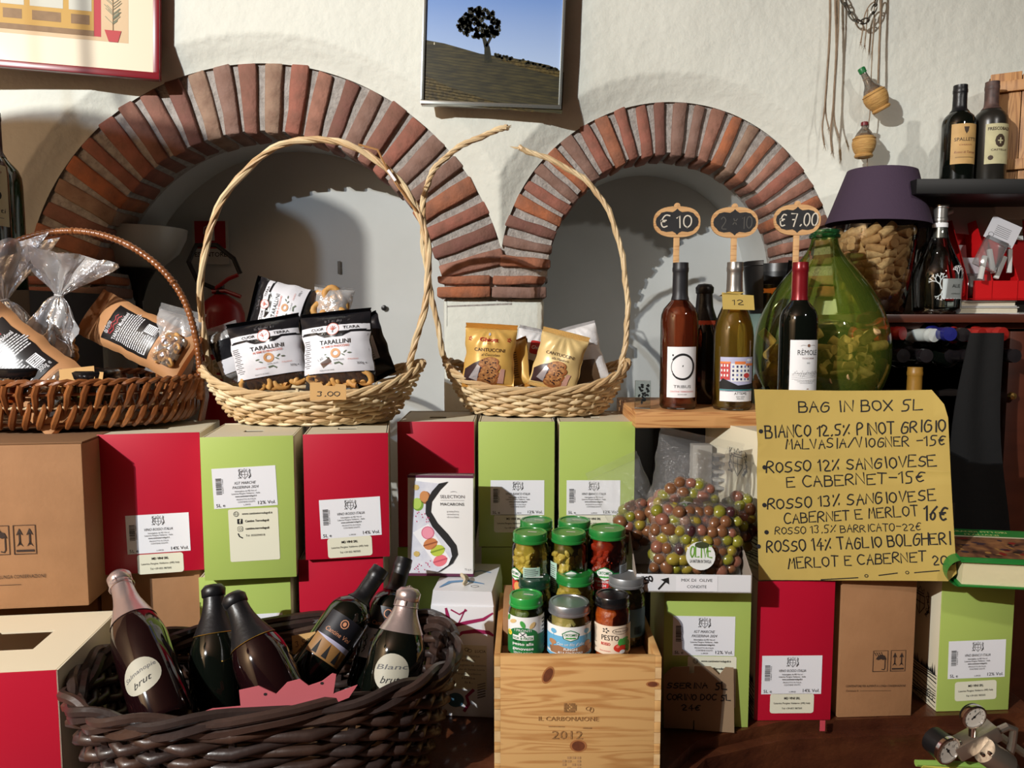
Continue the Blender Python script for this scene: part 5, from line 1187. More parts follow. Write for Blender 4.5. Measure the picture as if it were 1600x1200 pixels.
olive_bag('clear bag of rosy olives standing behind the front olive bag', 1065, 850, tY + .095, .160, .195, -4, -16, 12, 37, (3, 1, 5, 5, 0), 120, 'taller bag of rosy olives', (-.006, .052, .026), ang=-20, top=.36)
olive_bag('clear bag of olives leaning left at the back of the tray', 1010, 850, tY + .125, .11, .155, 8, -10, -22, 41, (4, 2, 4, 3, 0), 34, 'left leaning back bag', None, top=.40)
olive_bag('clear bag of dark green olives leaning right at the back of the tray', 1132, 850, tY + .13, .105, .165, -8, -10, 18, 43, (6, 2, 0, 0, 1), 34, 'right leaning back bag', None, top=.42)

# ================================================================ wine bottles
GDK = M('dark green bottle glass', (10, 14, 10), .06, coat=.6); GBR = M('dark brown red bottle', (24, 8, 10), .06, coat=.6)
FBLK = M('black foil', (20, 20, 23), .38, bump=(40, .5)); FSIL = M('silver pink foil', (196, 180, 178), .28, metal=.75, bump=(34, .5)); FRED = M('red capsule', (128, 22, 30), .3, metal=.3, coat=.3); FSTE = M('satin steel capsule', (170, 166, 160), .32, metal=.85); FDRD = M('dark red capsule', (52, 14, 20), .35, coat=.3); CLEARG = MG('bottle clear glass', (236, 240, 238), .05, .01)
def frame(base, top, spin=0):
    z = (Vector(top) - Vector(base)).normalized(); y = Vector((0, 1, 0)) - z * z.y; y.normalize(); x = y.cross(z)
    m = Matrix((x, y, z)).transposed(); return (m @ Matrix.Rotation(R(spin), 3, 'Z')).to_euler()
PROF = dict(
 bordeaux=lambda r, h: [(r * .9, 0), (r, .006), (r, h * .60), (r * .97, h * .645), (r * .85, h * .685), (r * .62, h * .72), (r * .42, h * .75), (.0148, h * .78), (.0142, h * .955)],
 sparkling=lambda r, h: [(r * .9, 0), (r, .006), (r, h * .50), (r * .96, h * .56), (r * .82, h * .64), (r * .62, h * .72), (r * .44, h * .80), (.0165, h * .87), (.0150, h * .955)],
 burgundy=lambda r, h: [(r * .9, 0), (r, .006), (r, h * .50), (r * .95, h * .56), (r * .80, h * .63), (r * .58, h * .70), (r * .44, h * .76), (.0150, h * .82), (.0142, h * .955)])
def bottle(name, label, base, top=None, h=.30, r=.0375, style='bordeaux', glass=None, foil=FBLK, ff=.26, wide=1.0, art=None, spin=0, group=None, liquid=None, muselet=False, band=None, lab=None, foil_name='capsule', cat='bottle', wineframe=None):
    base = Vector(base); top = Vector(top) if top is not None else base + Vector((0, 0, h)); h = h or (top - base).length
    t = thing(name, label, cat, base, frame(base, top, spin), group=group); pr = PROF[style](r, h); glass = glass or GDK
    def rad(z):
        for (r0, z0), (r1, z1) in zip(pr, pr[1:]):
            if z0 <= z <= z1: return r0 + (r1 - r0) * (z - z0) / max(1e-6, z1 - z0)
        return pr[-1][0]
    gl = MB().lathe(pr + [(.0142, h - .004)], 36).build('glass', glass, t, smooth=50)
    if liquid: MB().lathe([(max(.004, q - .002), z + (.003 if i == 0 else 0)) for i, (q, z) in enumerate(pr[:-2])] + [(.010, h * .80)], 32).build('wine', liquid, t, smooth=50)
    z0 = h * (1 - ff); fp = [(rad(z0) * wide + .0012, z0)]
    for k in range(1, 7): z = z0 + (h - .022 - z0) * k / 6; fp.append((rad(z) * wide + .0012, z))
    if style == 'sparkling': fp += [(rad(h - .02) + .0035, h - .020), (rad(h - .02) + .0042, h - .008), (.014, h - .001), (0, h + .001)]
    else: fp += [(.0160, h - .020), (.0166, h - .018), (.0166, h - .012), (.0160, h - .010), (.0158, h - .001), (0, h)]
    MB().lathe(fp, 28).build(foil_name, foil, t, smooth=45)
    if muselet:
        m = MB()
        for k in range(4):
            a = k * PI / 2; m.tube([(math.cos(a) * .0195, math.sin(a) * .0195, h - .03), (math.cos(a) * .0185, math.sin(a) * .0185, h - .008), (0, 0, h + .003)], .0008, 4)
        m.tube([(math.cos(2 * PI * i / 16) * .0200, math.sin(2 * PI * i / 16) * .0200, h - .03) for i in range(16)], .001, 4, closed=True); m.build('wire_hood', foil, t)
    if band:
        m = MB(); zb_ = z0 + .0; m.lathe([(rad(zb_) * wide + .0018, zb_ - .001), (rad(zb_ + .006) * wide + .0018, zb_ + .003)], 28, cap=False); m.build('gold_band', M('gold band', (196, 150, 60), .3, metal=.8), t)
    if art: art.build('label', gl, wrap(r, rf=rad), cell=(.004, .012))
    if lab: lab(t, rad)
    return t, rad
PEARL = M('pearl label', (176, 172, 156), .5); NAVY = M('dark label', (22, 22, 30), .45); LILAC = M('pale lilac label', (176, 172, 196), .5); OCHRE = M('ochre print', (150, 108, 60), .5); COPPER = M('copper lettering', (206, 140, 104), .4)
def round_label(t1, t2, r_=.030):
    A = Art(); A.ell(0, .075, r_, r_, PEARL, 0, n=28); A.text(t1, 0, .083, .0105, INKG, 1, w=.050, shear=.2, a=8); A.text(t2, 0, .064, .015, INK, 1, shear=.4, w=.03, a=8); return A
bin_ = [P(0, 0, 1)]
zb4 = ZT + .022
# 1 silver pink foil, leaning left in the left end of the dark basket
bt = P(184, 897, 1.30); bb = P(262, 1135, 1.10)
bottle('sparkling_bottle', 'sparkling bottle with silver pink foil and round pale label, left end of dark basket', bb, bt, None, .043, 'sparkling', GBR, FSIL, .36, art=round_label('Salmanopie', 'brut'), muselet=True, spin=24)
bt = P(333, 913, 1.28); bb = P(345, 1150, 1.185)
bottle('sparkling_bottle', 'upright dark sparkling bottle with black foil in the dark basket', bb, bt, None, .044, 'sparkling', GDK, FBLK, .34, band=True)
bt = P(362, 928, 1.22); bb = P(462, 1150, 1.12)
bottle('sparkling_bottle', 'dark sparkling bottle with black foil leaning left over its neighbour', bb, bt, None, .044, 'sparkling', GBR, FBLK, .36, band=True)
def cantina_label(t, rad):
    A = Art(); A.rect(0, .13, .066, .042, NAVY, 0); A.rect(0, .092, .066, .034, OCHRE, 0); A.poly([(-.033, .109), (.033, .109), (.033, .100), (-.01, .104)], LILAC, 1)
    for k in range(3): A.poly([(-.022 + k * .018, .078), (-.018 + k * .018, .102), (-.013 + k * .018, .078)], INK, 1)
    A.ring(0, .139, .006, .007, .0016, COPPER, 1, n=10); A.ell(0, .139, .003, .004, COPPER, 1, n=8); A.text('Cantine Vini', 0, .120, .0105, COPPER, 1, w=.045, shear=.2)
    A.build('label', t, wrap(.0375, rf=rad), cell=(.004, .012))
bt = P(596, 888, 1.34); bb = P(456, 1095, 1.21)
bottle('red_wine_bottle', 'glossy red wine bottle with black capsule and navy label leaning right in dark basket', bb, bt, None, .040, 'bordeaux', GDK, FBLK, .27, lab=cantina_label)
def sketch_label(t, rad):
    A = Art(); A.rect(0, .12, .064, .040, NAVY, 0); A.rect(0, .075, .064, .05, M('white sketch label', (222, 220, 226), .5), 0); rd = random.Random(5)
    for k in range(14): x = rd.uniform(-.028, .026); z = rd.uniform(.052, .08); A.stroke([(x, z), (x + .004, z + .006), (x + .001, z + .012)], .0018, INK, 1)
    A.poly([(-.018, .078), (-.006, .098), (.004, .085)], M('apricot print', (222, 168, 120), .5), 1); A.ring(0, .129, .006, .007, .0016, COPPER, 1, n=10); A.text('Cantine Vini', 0, .110, .0105, COPPER, 1, w=.045)
    A.build('label', t, wrap(.0375, rf=rad), cell=(.004, .012))
bt = P(632, 872, 1.40); bb = P(575, 1080, 1.285)
bottle('red_wine_bottle', 'red wine bottle with sketch label behind the glossy one, in the dark basket', bb, bt, None, .040, 'bordeaux', GDK, FBLK, .27, lab=sketch_label)
bt = P(640, 918, 1.22); bb = P(600, 1125, 1.15)
bottle('sparkling_bottle', 'dark sparkling bottle with silver pink foil at the right end of the dark basket', bb, bt, None, .045, 'sparkling', GDK, FSIL, .34, art=round_label('Blanc', 'brut', .028), muselet=True)
# kraft neck card and pink zigzag price card
A = Art(); A.poly([(-.022, -.014), (.02, -.018), (.024, .012), (-.016, .016)], KRAFTL, 0); A.hand('3,50', -.014, -.004, .009, .026, INK, 1, pen=.1)
o = A.build('card', None, flat(0)); o.location = P(474, 1004, 1.24); o.rotation_euler = rotm(0, -10, -16); tag(o, 'small folded kraft neck card between bottles in the dark basket', 'price card')
PINKC = M('dusty rose card', (186, 92, 100), .7, var=(8, .3, (166, 78, 88)))
def pink():
    Y = 1.06; k = Y / 1200; c = (440, 1110); t = thing('price_card', 'dusty rose zigzag cut cardboard sign standing inside the dark basket front', 'price card', P(440, 1122, Y), rotm(8, -4, 0))
    o = [(316, 1092), (332, 1087), (376, 1086), (374, 1060), (405, 1055), (432, 1070), (450, 1052), (470, 1048), (484, 1060), (505, 1054), (522, 1042), (528, 1044), (523, 1076), (562, 1064), (548, 1084), (500, 1100), (440, 1112), (340, 1118)]
    m = MB(); m.prism([((u - 440) * k, (1110 - v) * k) for u, v in o], 0, .0018); m.build('card', PINKC, t, smooth=0)
    A = Art()
    for u, v in ((415, 1069), (505, 1057)): A.ell((u - 440) * k, (1110 - v) * k, .0026, .0022, INK, 0, n=8)
    A.build('ink_dots', t, flat(0)); return t
pink()

# ================================================================ shelf with display bottles
SHW = grain('orange shelf wood', (204, 152, 96), (170, 112, 64), (1.0, 1.0, 22))
zs = 1.360; Ys = 1.535
cab = thing('back_cabinet', 'dark back cabinet below the small wooden shelf, behind the cartons', 'cabinet', (.56, 1.795, ZT + .001)); MB().box((0, .0, .263), (.50, .26, .524), b=.004).build('body', M('very dark stained wood', (34, 24, 19), .6, var=(6, .5, (20, 14, 12))), cab)
xa, xb = X(993, Ys, zs), X(1215, Ys, zs)
sh = thing('display_shelf', 'small orange pine board carrying the three price marked bottles', 'shelf', ((xa + xb) / 2, Ys, 1.3265)); MB().box((0, .14, .0165), (xb - xa, .28, .033), b=.002).build('board', SHW, sh)
# grey drawer stack glimpsed under the shelf
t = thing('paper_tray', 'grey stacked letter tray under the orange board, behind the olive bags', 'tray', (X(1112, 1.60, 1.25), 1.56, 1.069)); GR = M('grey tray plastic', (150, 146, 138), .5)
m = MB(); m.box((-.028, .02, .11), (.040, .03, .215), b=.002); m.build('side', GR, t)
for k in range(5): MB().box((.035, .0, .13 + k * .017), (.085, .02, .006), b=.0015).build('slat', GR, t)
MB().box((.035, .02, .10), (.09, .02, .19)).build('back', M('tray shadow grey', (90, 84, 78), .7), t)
ROSE = M('rose wine', (190, 84, 48), .02); AMBW = M('amber white wine', (206, 164, 62), .02)
for m_ in (ROSE, AMBW):
    b_ = m_.node_tree.nodes['Principled BSDF']; b_.inputs['Transmission Weight'].default_value = .82; b_.inputs['IOR'].default_value = 1.34
WL = M('bright white label', (238, 238, 240), .5)
def tribus():
    A = Art(); A.rect(0, .077, .066, .104, WL, 0); rd = random.Random(4); A.ring(0, .088, .0232, .0255, .0013, INK, 1, n=36); A.ring(.0005, .088, .0236, .0256, .0034, INK, 1, n=16, a0=-20, a1=75); A.ring(0, .088, .0232, .0256, .0030, INK, 1, n=14, a0=215, a1=300)
    for k in range(3): A.stroke([(math.cos(R(q)) * (.0232 + k * .0007 + .0008 * math.sin(q * .05 + k)), .088 + math.sin(R(q)) * (.0255 - k * .0005)) for q in range(-160 + k * 40, 150 - k * 50, 8)], [.0010 + .0036 * max(0, math.sin(R(q * .6 + 40 + k * 80))) for q in range(-160 + k * 40, 150 - k * 50, 8)], INK, 1)
    A.ell(-.020, .112, .0018, .0022, INK, 1, n=8); A.ell(.0, .090, .0010, .0022, INK, 1, a=-20, n=8)
    A.text('TRIBUS', 0, .0475, .0085, INK, 1, w=.036); A.text('CANTINE TERREDAGOLI', 0, .0375, .0044, LRED, 1, w=.050); A.text('ROSATO 2023', 0, .0315, .003, INK, 1, w=.018); return A
bY = 1.60
bottle('rose_bottle', 'rose wine bottle with black capsule and white label bearing an ink ring', P(1060, 600, bY) * 1 + Vector((0, 0, 0)) - Vector((0, 0, P(1060, 600, bY).z - zs)), None, .302, .0385, 'bordeaux', CLEARG, M('matt black capsule', (34, 34, 38), .45), .255, art=tribus(), liquid=ROSE)
def attems():
    A = Art(); LA = M('lilac sky print', (186, 186, 214), .5); TL = M('teal line', (40, 150, 150), .5); BR = M('brick red print', (196, 60, 60), .5); NV = M('navy print', (40, 44, 90), .5); OR_ = M('orange roof print', (230, 130, 70), .5)
    A.rect(0, .074, .074, .070, LA, 0); A.rect(-.026, .080, .020, .034, BR, 1); A.rect(-.026, .098, .022, .004, OR_, 2); A.rect(.006, .078, .040, .036, LWHT, 1); A.rect(.004, .0975, .022, .006, OR_, 2); A.rect(.026, .094, .020, .005, OR_, 2)
    for i in range(5):
        for j in range(4): A.rect(-.010 + i * .008, .090 - j * .0085, .0035, .0045, NV if (i + j) % 3 else M('window print', (120, 130, 190), .5), 2)
    for i in range(3):
        for j in range(3): A.rect(-.033 + i * .006, .092 - j * .010, .003, .005, LWHT, 2)
    A.ell(.025, .103, .007, .003, LWHT, 1, n=8); A.ell(.018, .072, .007, .005, BR, 3); A.poly([(-.037, .058), (-.03, .066), (.0, .052), (.037, .056), (.037, .044), (-.037, .044)], INK, 3); A.rect(0, .0425, .074, .0018, TL, 4)
    A.rect(0, .030, .074, .022, WL, 0); A.text('ATTEMS', .006, .035, .0075, INK, 1, w=.026); A.text('PINOT GRIGIO', .006, .0285, .0035, INKG, 1, w=.018); A.text('FRIULI DOC', .006, .0245, .0035, INK, 1, w=.015); return A
bp = P(1144, 600, 1.585); bp.z = zs
bottle('white_wine_bottle', 'golden white wine bottle with satin steel cap and painted town label', bp, None, .302, .0405, 'burgundy', CLEARG, FSTE, .20, art=attems(), liquid=AMBW)
bp = P(1098, 600, 1.70); bp.z = zs
t, rad = bottle('sparkling_bottle', 'black sparkling bottle with orange neck band standing between rose and white bottles', bp, None, .262, .041, 'sparkling', GDK, FBLK, .30)
MB().lathe([(rad(.165) + .001, .160), (rad(.182) + .001, .182)], 28, cap=False).build('neck_band', M('orange red band', (206, 84, 50), .5), t)
def remole():
    A = Art(); A.rect(0, .095, .066, .120, WL, 0); GD = M('bronze emblem', (132, 92, 70), .5); A.ell(.004, .1435, .0035, .0035, GD, 1, n=8)
    for s in (-1, 1): A.stroke([(.004 + s * .005, .1435), (.004 + s * .012, .1445), (.004 + s * .016, .143)], .0006, INK, 1)
    A.text('R\u00c8MOLE', .004, .129, .0150, INK, 1, w=.044); A.text('TOSCANA', .004, .1175, .0050, M('maroon print', (120, 50, 40), .5), 1, w=.026); A.text('2022', .004, .108, .0036, INK, 1); rd = random.Random(8)
    for k in range(16): x = -.026 + k * .0036; A.stroke([(x, .083 + .004 * math.sin(k)), (x + .004, .090 + .003 * math.sin(k * 2)), (x + .006, .086)], .0004, INKG, 1)
    for k in range(4): A.stroke([(-.028 + i * .008, .085 + .006 * i / 7 - k * .0035) for i in range(8)], .0004, INKG, 1)
    for k in range(3): A.text('Indicazione geografica tipica', .002, .073 - k * .003, .0026, INKG, 1, w=.048 - k * .01)
    A.text('FRESCOBALDI', .004, .050, .0050, M('maroon print'), 1, w=.030); A.ell(.004, .055, .003, .001, GD, 1, n=6); return A
bp = P(1245, 600, 1.60); bp.z = zs - .012
bottle('red_wine_bottle', 'dark red wine bottle with red capsule and white label, beside the green demijohn', bp, None, .315, .0385, 'bordeaux', GDK, FRED, .25, art=remole(), spin=6)
sb = thing('board_offcut', 'dark wooden offcut under the red wine bottle and demijohn', 'board', (X(1262, 1.66, 1.33), 1.725, 1.3265)); MB().box((.075, 0, .0095), (.21, .34, .0185), b=.002).build('board', M('very dark stained wood'), sb)
def price_sign(label, u, vt, vb, Y, txt, hw, x0, faint=False, roll=0):
    c = P(u, (vt + vb) / 2 + 2, Y); w, h = W(72, Y), W(47, Y); zb_ = zs + .001; t = thing('price_sign', label, 'price sign', (c.x, Y, zb_), rotm(0, 0, roll)); cz = c.z - zb_
    SW_ = grain('oiled beech sign', (212, 168, 116), (188, 138, 88), (2, 2, 30)) if 'oiled beech sign' not in MATS else MATS['oiled beech sign']
    e = []
    for i in range(40):
        a = 2 * PI * i / 40; ca, sa = math.cos(a), math.sin(a); e.append((math.copysign(abs(ca) ** .78, ca) * w / 2, cz + math.copysign(abs(sa) ** .82, sa) * h / 2))
    m = MB(); m.prism(e, 0, .005); m.build('plaque', SW_, t, smooth=30)
    m = MB(); m.lathe([(0, -.003), (.0065, -.002), (.0065, .002), (0, .003)], 14, T=Matrix.Translation((0, .0025, cz + h / 2 + .001)) @ Matrix.Rotation(R(90), 4, 'X')); m.build('finial', SW_, t)
    MB().box((0, .0035, (cz - h / 2 + .004) / 2), (.0125, .004, cz - h / 2 + .004), b=.0008).build('stick', SW_, t)
    o = []
    a_, b_ = w * .46, h * .36
    key = [(0, 1.18), (.09, 1.0), (.22, .86), (.5, .92), (.74, .80), (.84, .56), (.96, .34), (1.0, 0)]
    q = key + [(x, -z) for x, z in key[::-1][1:]] + [(-x, -z) for x, z in key[1:-1]] + [(-x, z) for x, z in key[::-1][:-1]]
    A = Art(); A.poly([(x * a_, cz + z * b_) for x, z in q], M('chalkboard', (34, 34, 36), .75, var=(30, .4, (50, 50, 52))), 0)
    A.hand(txt, x0 * w, cz - h * .20, h * .42, hw * w, M('faint chalk', (84, 82, 78), .9) if faint else M('chalk', (214, 206, 190), .9), 1, pen=.10 if not faint else .08, jit=.03)
    A.build('chalkboard', t, flat(0)); return t
price_sign('wooden chalk sign reading \u20ac10 on a stick behind the rose bottle', 1058, 319, 370, 1.648, '\u20ac 10', .66, -.36)
price_sign('wooden chalk sign with rubbed out 2 x 10 behind the white wine bottle', 1148, 321, 370, 1.635, '2 x 10', .66, -.30, True)
price_sign('wooden chalk sign reading \u20ac7,00 on a stick behind the red wine bottle', 1246, 316, 367, 1.648, '\u20ac 7,00', .80, -.38)
# mustard card on the steel capped bottle
t = thing('price_card', 'mustard price card reading 12 hung round the steel capped bottle neck', 'price card', P(1153, 484, 1.548), rotm(-3, -6, 2)); m = MB(); m.prism([(-.030, 0), (.033, .0005), (.030, .030), (.012, .0305), (-.033, .034)], 0, .0008); m.build('card', M('mustard card'), t, smooth=0)
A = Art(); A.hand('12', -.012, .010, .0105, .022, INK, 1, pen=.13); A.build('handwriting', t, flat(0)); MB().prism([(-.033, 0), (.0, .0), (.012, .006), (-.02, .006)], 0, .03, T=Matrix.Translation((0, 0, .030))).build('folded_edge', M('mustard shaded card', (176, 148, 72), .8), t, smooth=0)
# acrylic block with dark leaf print
t = thing('acrylic_stand', 'small clear acrylic block with dark leaf print at the shelf edge', 'stand', P(1004, 600, 1.58) - Vector((0, 0, P(1004, 600, 1.58).z - zs)), rotm(-14)); MB().box((0, .010, .029), (.032, .018, .058), b=.001).build('block', CLEARG, t)
A = Art(); rd = random.Random(2)
for k in range(22): A.ell(rd.uniform(-.008, .011), rd.uniform(.006, .05), .004, .0025, INK, 0, a=rd.uniform(0, 180), n=6)
A.build('leaf_print', t, flat(.010))
# left edge bottles and the sideboard they stand on
sbz = 1.61; t = thing('side_cabinet', 'dark cabinet at the far left edge carrying tall bottles', 'cabinet', (-1.29, 1.88, ZT + .001)); MB().box((0, .0, (sbz - ZT) / 2), (.42, .30, sbz - ZT - .002), b=.004).build('body', M('very dark stained wood'), t)
def chianti(t, rad):
    A = Art(); A.rect(0, .21, .096, .135, M('cream wine label', (204, 190, 150), .5), 0); A.text('Vecchia Cantina', 0, .262, .010, M('maroon print'), 1, shear=.3, w=.07)
    A.ell(.012, .232, .014, .012, M('figure red print', (110, 30, 34), .5), 1); A.ell(.016, .210, .017, .015, INK, 1); A.ell(.006, .240, .006, .007, M('figure skin print', (200, 140, 110), .5), 2); A.text('Chianti', .012, .176, .015, INK, 1, w=.055, shear=.1); A.rect(0, .160, .07, .0014, INKG, 1); A.build('label', t, wrap(.0375, rf=rad), cell=(.004, .012))
bp = P(-10, 600, 1.76); bp.z = sbz
bottle('red_wine_bottle', 'dark wine bottle with cream portrait label at the top left edge', bp, None, .430, .0525, 'bordeaux', GDK, FDRD, .25, lab=chianti, spin=26)
bp = P(13, 600, 1.88); bp.z = sbz
bottle('red_wine_bottle', 'green glass bottle with maroon capsule just right of the portrait label bottle', bp, None, P(13, 175, 1.88).z - sbz, .054, 'bordeaux', M('green bottle glass', (22, 52, 22), .06, coat=.6), FDRD, .25)

# ================================================================ demijohn, cork lamp, cabinet and wine rack
CORK = M('wine cork', (200, 160, 104), .8, rnd=[(206, 166, 110), (190, 148, 94), (214, 178, 124), (178, 134, 84)], var=(90, .6, (150, 108, 66)), bump=(90, .5))
CKM = []
for k in range(3):
    m = MB(); m.lathe([(.0098, 0), (.0112, .0012), (.0112, .0418), (.0098, .043)], 12); me = m.mesh('wine_cork', CORK, 40)
    CKM.append(me)
def cork(p, rot, label, group):
    o = link('wine_cork', random.choice(CKM), None, p, rot); return tag(o, label, 'cork', group)
DG = MG('green demijohn glass', (250, 254, 214), .02, .02, haze=.13, hazecol=(160, 190, 70))
Yd = 1.79; zd = 1.347; xd = X(1283, Yd, 1.5); kd = Yd / 1200
t = thing('demijohn', 'large round green glass demijohn part filled with corks', 'demijohn', (xd, Yd, zd))
dz = lambda v: P(1283, v, Yd).z - zd
prof = [(.05, 0.0), (.105, .004), (.130, .03), (.148, .08), (101 * kd, dz(560)), (100 * kd, dz(525)), (90 * kd, dz(488)), (70 * kd, dz(450)), (47 * kd, dz(420)), (30 * kd, dz(400)), (22.5 * kd, dz(388)), (20 * kd, dz(378)), (19.5 * kd, dz(372))]
prof = [p for i, p in enumerate(prof) if i == 0 or p[1] > prof[i - 1][1]]
def smooth_prof(pr):
    for _ in range(2):
        o = [pr[0]]
        for a, b in zip(pr, pr[1:]): o += [(a[0] * .75 + b[0] * .25, a[1] * .75 + b[1] * .25), (a[0] * .25 + b[0] * .75, a[1] * .25 + b[1] * .75)]
        pr = o + [pr[-1]]
    return pr
MB().lathe(smooth_prof(prof), 56, cap=False).build('glass_body', DG, t, smooth=80)
z0 = dz(372); MB().lathe([(19.5 * kd, z0 - .002), (23 * kd, z0), (23.5 * kd, z0 + .006), (21 * kd, z0 + .008), (22.5 * kd, z0 + .013), (21 * kd, z0 + .018), (17 * kd, z0 + .018)], 40, cap=False).build('rolled_lip', MG('lip green glass', (90, 170, 110), .14, .02, haze=.35, hazecol=(40, 110, 60)), t, smooth=60)
tag(MB().lathe([(.05, .004), (.088, .01), (.104, .06), (.100, .11), (.07, .135), (0, .14)], 28).build('cork_heap', M('deep heaped cork', (186, 150, 90), .9, var=(26, 1.0, (90, 66, 34)), bump=(30, 1.0, .01)), t), kind='stuff')
rd = random.Random(12); n = 0
zc = dz(548)
for lay in range(6):
    for k in range(14 if lay else 10):
        a = -PI / 2 + (k - 6.5) / 13 * PI * 1.25; rr = .112 + rd.uniform(-.010, .003) if lay < 5 else .09 + rd.uniform(-.03, .03)
        zz = .05 + lay * .021 + rd.uniform(-.006, .006) + (.018 if math.cos(a) > .3 else 0)
        if zz > zc + .03: continue
        p = Vector((xd + math.cos(a) * rr, Yd + math.sin(a) * rr, zd + zz)); cork(p, (R(90) + rd.uniform(-.9, .9), rd.uniform(-.5, .5), a + PI / 2 + rd.uniform(-1.2, 1.2) + R(90)), 'wine cork heaped in the green demijohn', 'corks in the demijohn')
# cabinet
CABM = M('reddish cabinet wood', (88, 42, 26), .4, var=(5, .5, (60, 28, 18)), stretch=(1, 1, 6), coat=.2); Yc_ = 1.84; zc_ = 1.557
ca, cb = X(1345, Yc_, 1.5), 1.75
t = thing('wine_cabinet', 'dark reddish wooden cabinet with open wine rack, right side behind the poster', 'cabinet', (0, 0, 0))
MB().box(((ca + cb) / 2, Yc_ + .13, zc_ - .011), (cb - ca, .28, .020), b=.003).build('top_board', CABM, t); MB().box(((ca + cb) / 2, Yc_ + .145, zc_ - .029), (cb - ca - .02, .25, .014), b=.002).build('moulding', CABM, t)
x_r = X(1590, Yc_, 1.4)
MB().box((x_r + .012, Yc_ + .03, .77), (.055, .035, 1.49), b=.002).build('stile', CABM, t); MB().box((ca + .012, Yc_ + .03, .77), (.03, .035, 1.49), b=.002).build('stile', M('very dark stained wood'), t); MB().box((x_r + .22, Yc_ + .045, .77), (.36, .02, 1.49), b=.002).build('door', CABM, t)
MB().box(((ca + cb) / 2, Yc_ + .265, .77), (cb - ca, .02, 1.52)).build('back_board', DARK, t)
for z in (1.44, 1.36, 1.22, 1.10): MB().box(((ca + x_r) / 2, Yc_ + .09, z), (x_r - ca, .05, .014), b=.002).build('rack_rail', M('very dark stained wood'), t)
m = MB().lathe([(0, -.01), (.008, -.008), (.010, 0), (.004, .006), (.004, .012)], 14, T=Matrix.Translation((X(1584, Yc_, 1.4), Yc_ + .005, P(1584, 619, Yc_).z)) @ Matrix.Rotation(R(-90), 4, 'X')); m.build('knob', M('brass knob', (200, 160, 90), .3, metal=.9), t)
CR_ = M('bright red capsule', (158, 36, 30), .35, coat=.3); CBL = M('blue capsule', (30, 34, 110), .35, coat=.3); CWH = M('white capsule', (200, 205, 200), .4); CBK = M('black capsule dull', (30, 26, 28), .3, coat=.4); COL = M('dull gold capsule', (150, 110, 40), .4)
def lying(u, v, foil, label, d=-.04, yaw=0):
    d -= .055
    """bottle lying in the rack, neck towards the room"""
    tp = P(u, v, Yc_ + d); base = tp + Vector((math.sin(R(yaw)) * .28, .285, -.004)); 
    bottle('racked_bottle', label, base, tp, .288, .036, 'bordeaux', GDK, foil, .27, group=None)
RK = [(1408, 524, CR_, 'red capped bottle nearest the demijohn in the upper wine rack row', -.02, -38), (1436, 521, CR_, 'second red capped bottle from the demijohn in the upper rack row', .0, -35), (1461, 524, CWH, 'white capped bottle in the upper rack row', .02, -10), (1484, 522, CBL, 'blue capped bottle in the upper rack row', -.01, 0), (1505, 523, CBK, 'black capped bottle in the upper rack row', .0, 5), (1543, 524, CR_, 'red capped bottle right of the black capped one in the rack', -.02, -20), (1572, 522, CR_, 'last red capped bottle at the right end of the upper rack row', -.01, -15)]
for q in RK: lying(q[0], q[1], q[2], q[3], q[4], q[5])
for u, lb in ((1411, 'first'), (1447, 'second'), (1518, 'third'), (1552, 'fourth'), (1585, 'last')): lying(u, 556, CBK, lb + ' dark bottle from the left in the lower wine rack row', .0, 0)
# yellow capped bottle standing lower
bp = P(1430, 573, 1.735); bottle('wine_bottle', 'bottle with dull gold capsule standing behind the poster top edge', bp - Vector((0, 0, .30)), None, .30, .037, 'bordeaux', GDK, COL, .27)
t = thing('bottle_bench', 'dark bench behind the poster carrying the gold capped bottle', 'bench', (bp.x, 1.735, ZT + .001)); MB().box((.0, 0, (bp.z - .303 - ZT) / 2), (.16, .09, bp.z - .304 - ZT)).build('body', M('very dark stained wood'), t)
# black cloth hanging in front of the cabinet right of the poster
CL = M('black cotton cloth', (3, 3, 4), .9, bump=(60, .4))
def cloth():
    x0, x1 = X(1478, 1.78, 1.3), X(1592, 1.78, 1.3); zt, z0_ = P(1500, 520, 1.78).z, .83
    m = MB(); f = lambda u, v: (x0 + (x1 - x0) * (u * (1 - .55 * v) + .2 * v) + .01 * math.sin(v * 7), 1.775 + .004 * math.sin(u * 9 + v * 3) - .004 * v, z0_ + (zt - z0_) * v)
    m.grid(f, 40, 16); m.grid(lambda u, v: (f(u, v)[0], f(u, v)[1] + .003, f(u, v)[2]), 40, 16)
    tag(m.build('apron', CL, None, smooth=80, fix=False), 'black cloth apron hanging over the cabinet front right of the poster', 'apron')
cloth()
# things on the cabinet: cork lamp
Yl = 1.95; zl = zc_; xl = X(1362, Yl, 1.65); kl = Yl / 1200
t = thing('table_lamp', 'table lamp with purple shade and glass jar base full of corks', 'lamp', (xl, Yl, zl))
LG = MG('lamp jar glass', (238, 240, 238), .05, .01)
hj = P(1362, 350, Yl).z - zl; rj = 62 * kl
MB().lathe([(rj * .70, 0), (rj * .76, .004), (rj * .88, hj * .35), (rj * .98, hj * .7), (rj, hj * .9), (rj * .96, hj)], 48, cap=False).build('glass_jar', LG, t, smooth=80)
MB().lathe([(rj * .69, .002), (rj * .72, .006), (0, .006)], 40).build('base_disc', M('lamp base black', (14, 14, 14), .4), t)
MB().lathe([(.006, .006), (.006, hj + .06)], 12).build('stem', M('lamp base black'), t)
SHM = M('aubergine lampshade', (62, 46, 66), .85, bump=(200, .3)); zt_s, zb_s = P(1362, 268, Yl).z - zl, P(1362, 352, Yl).z - zl
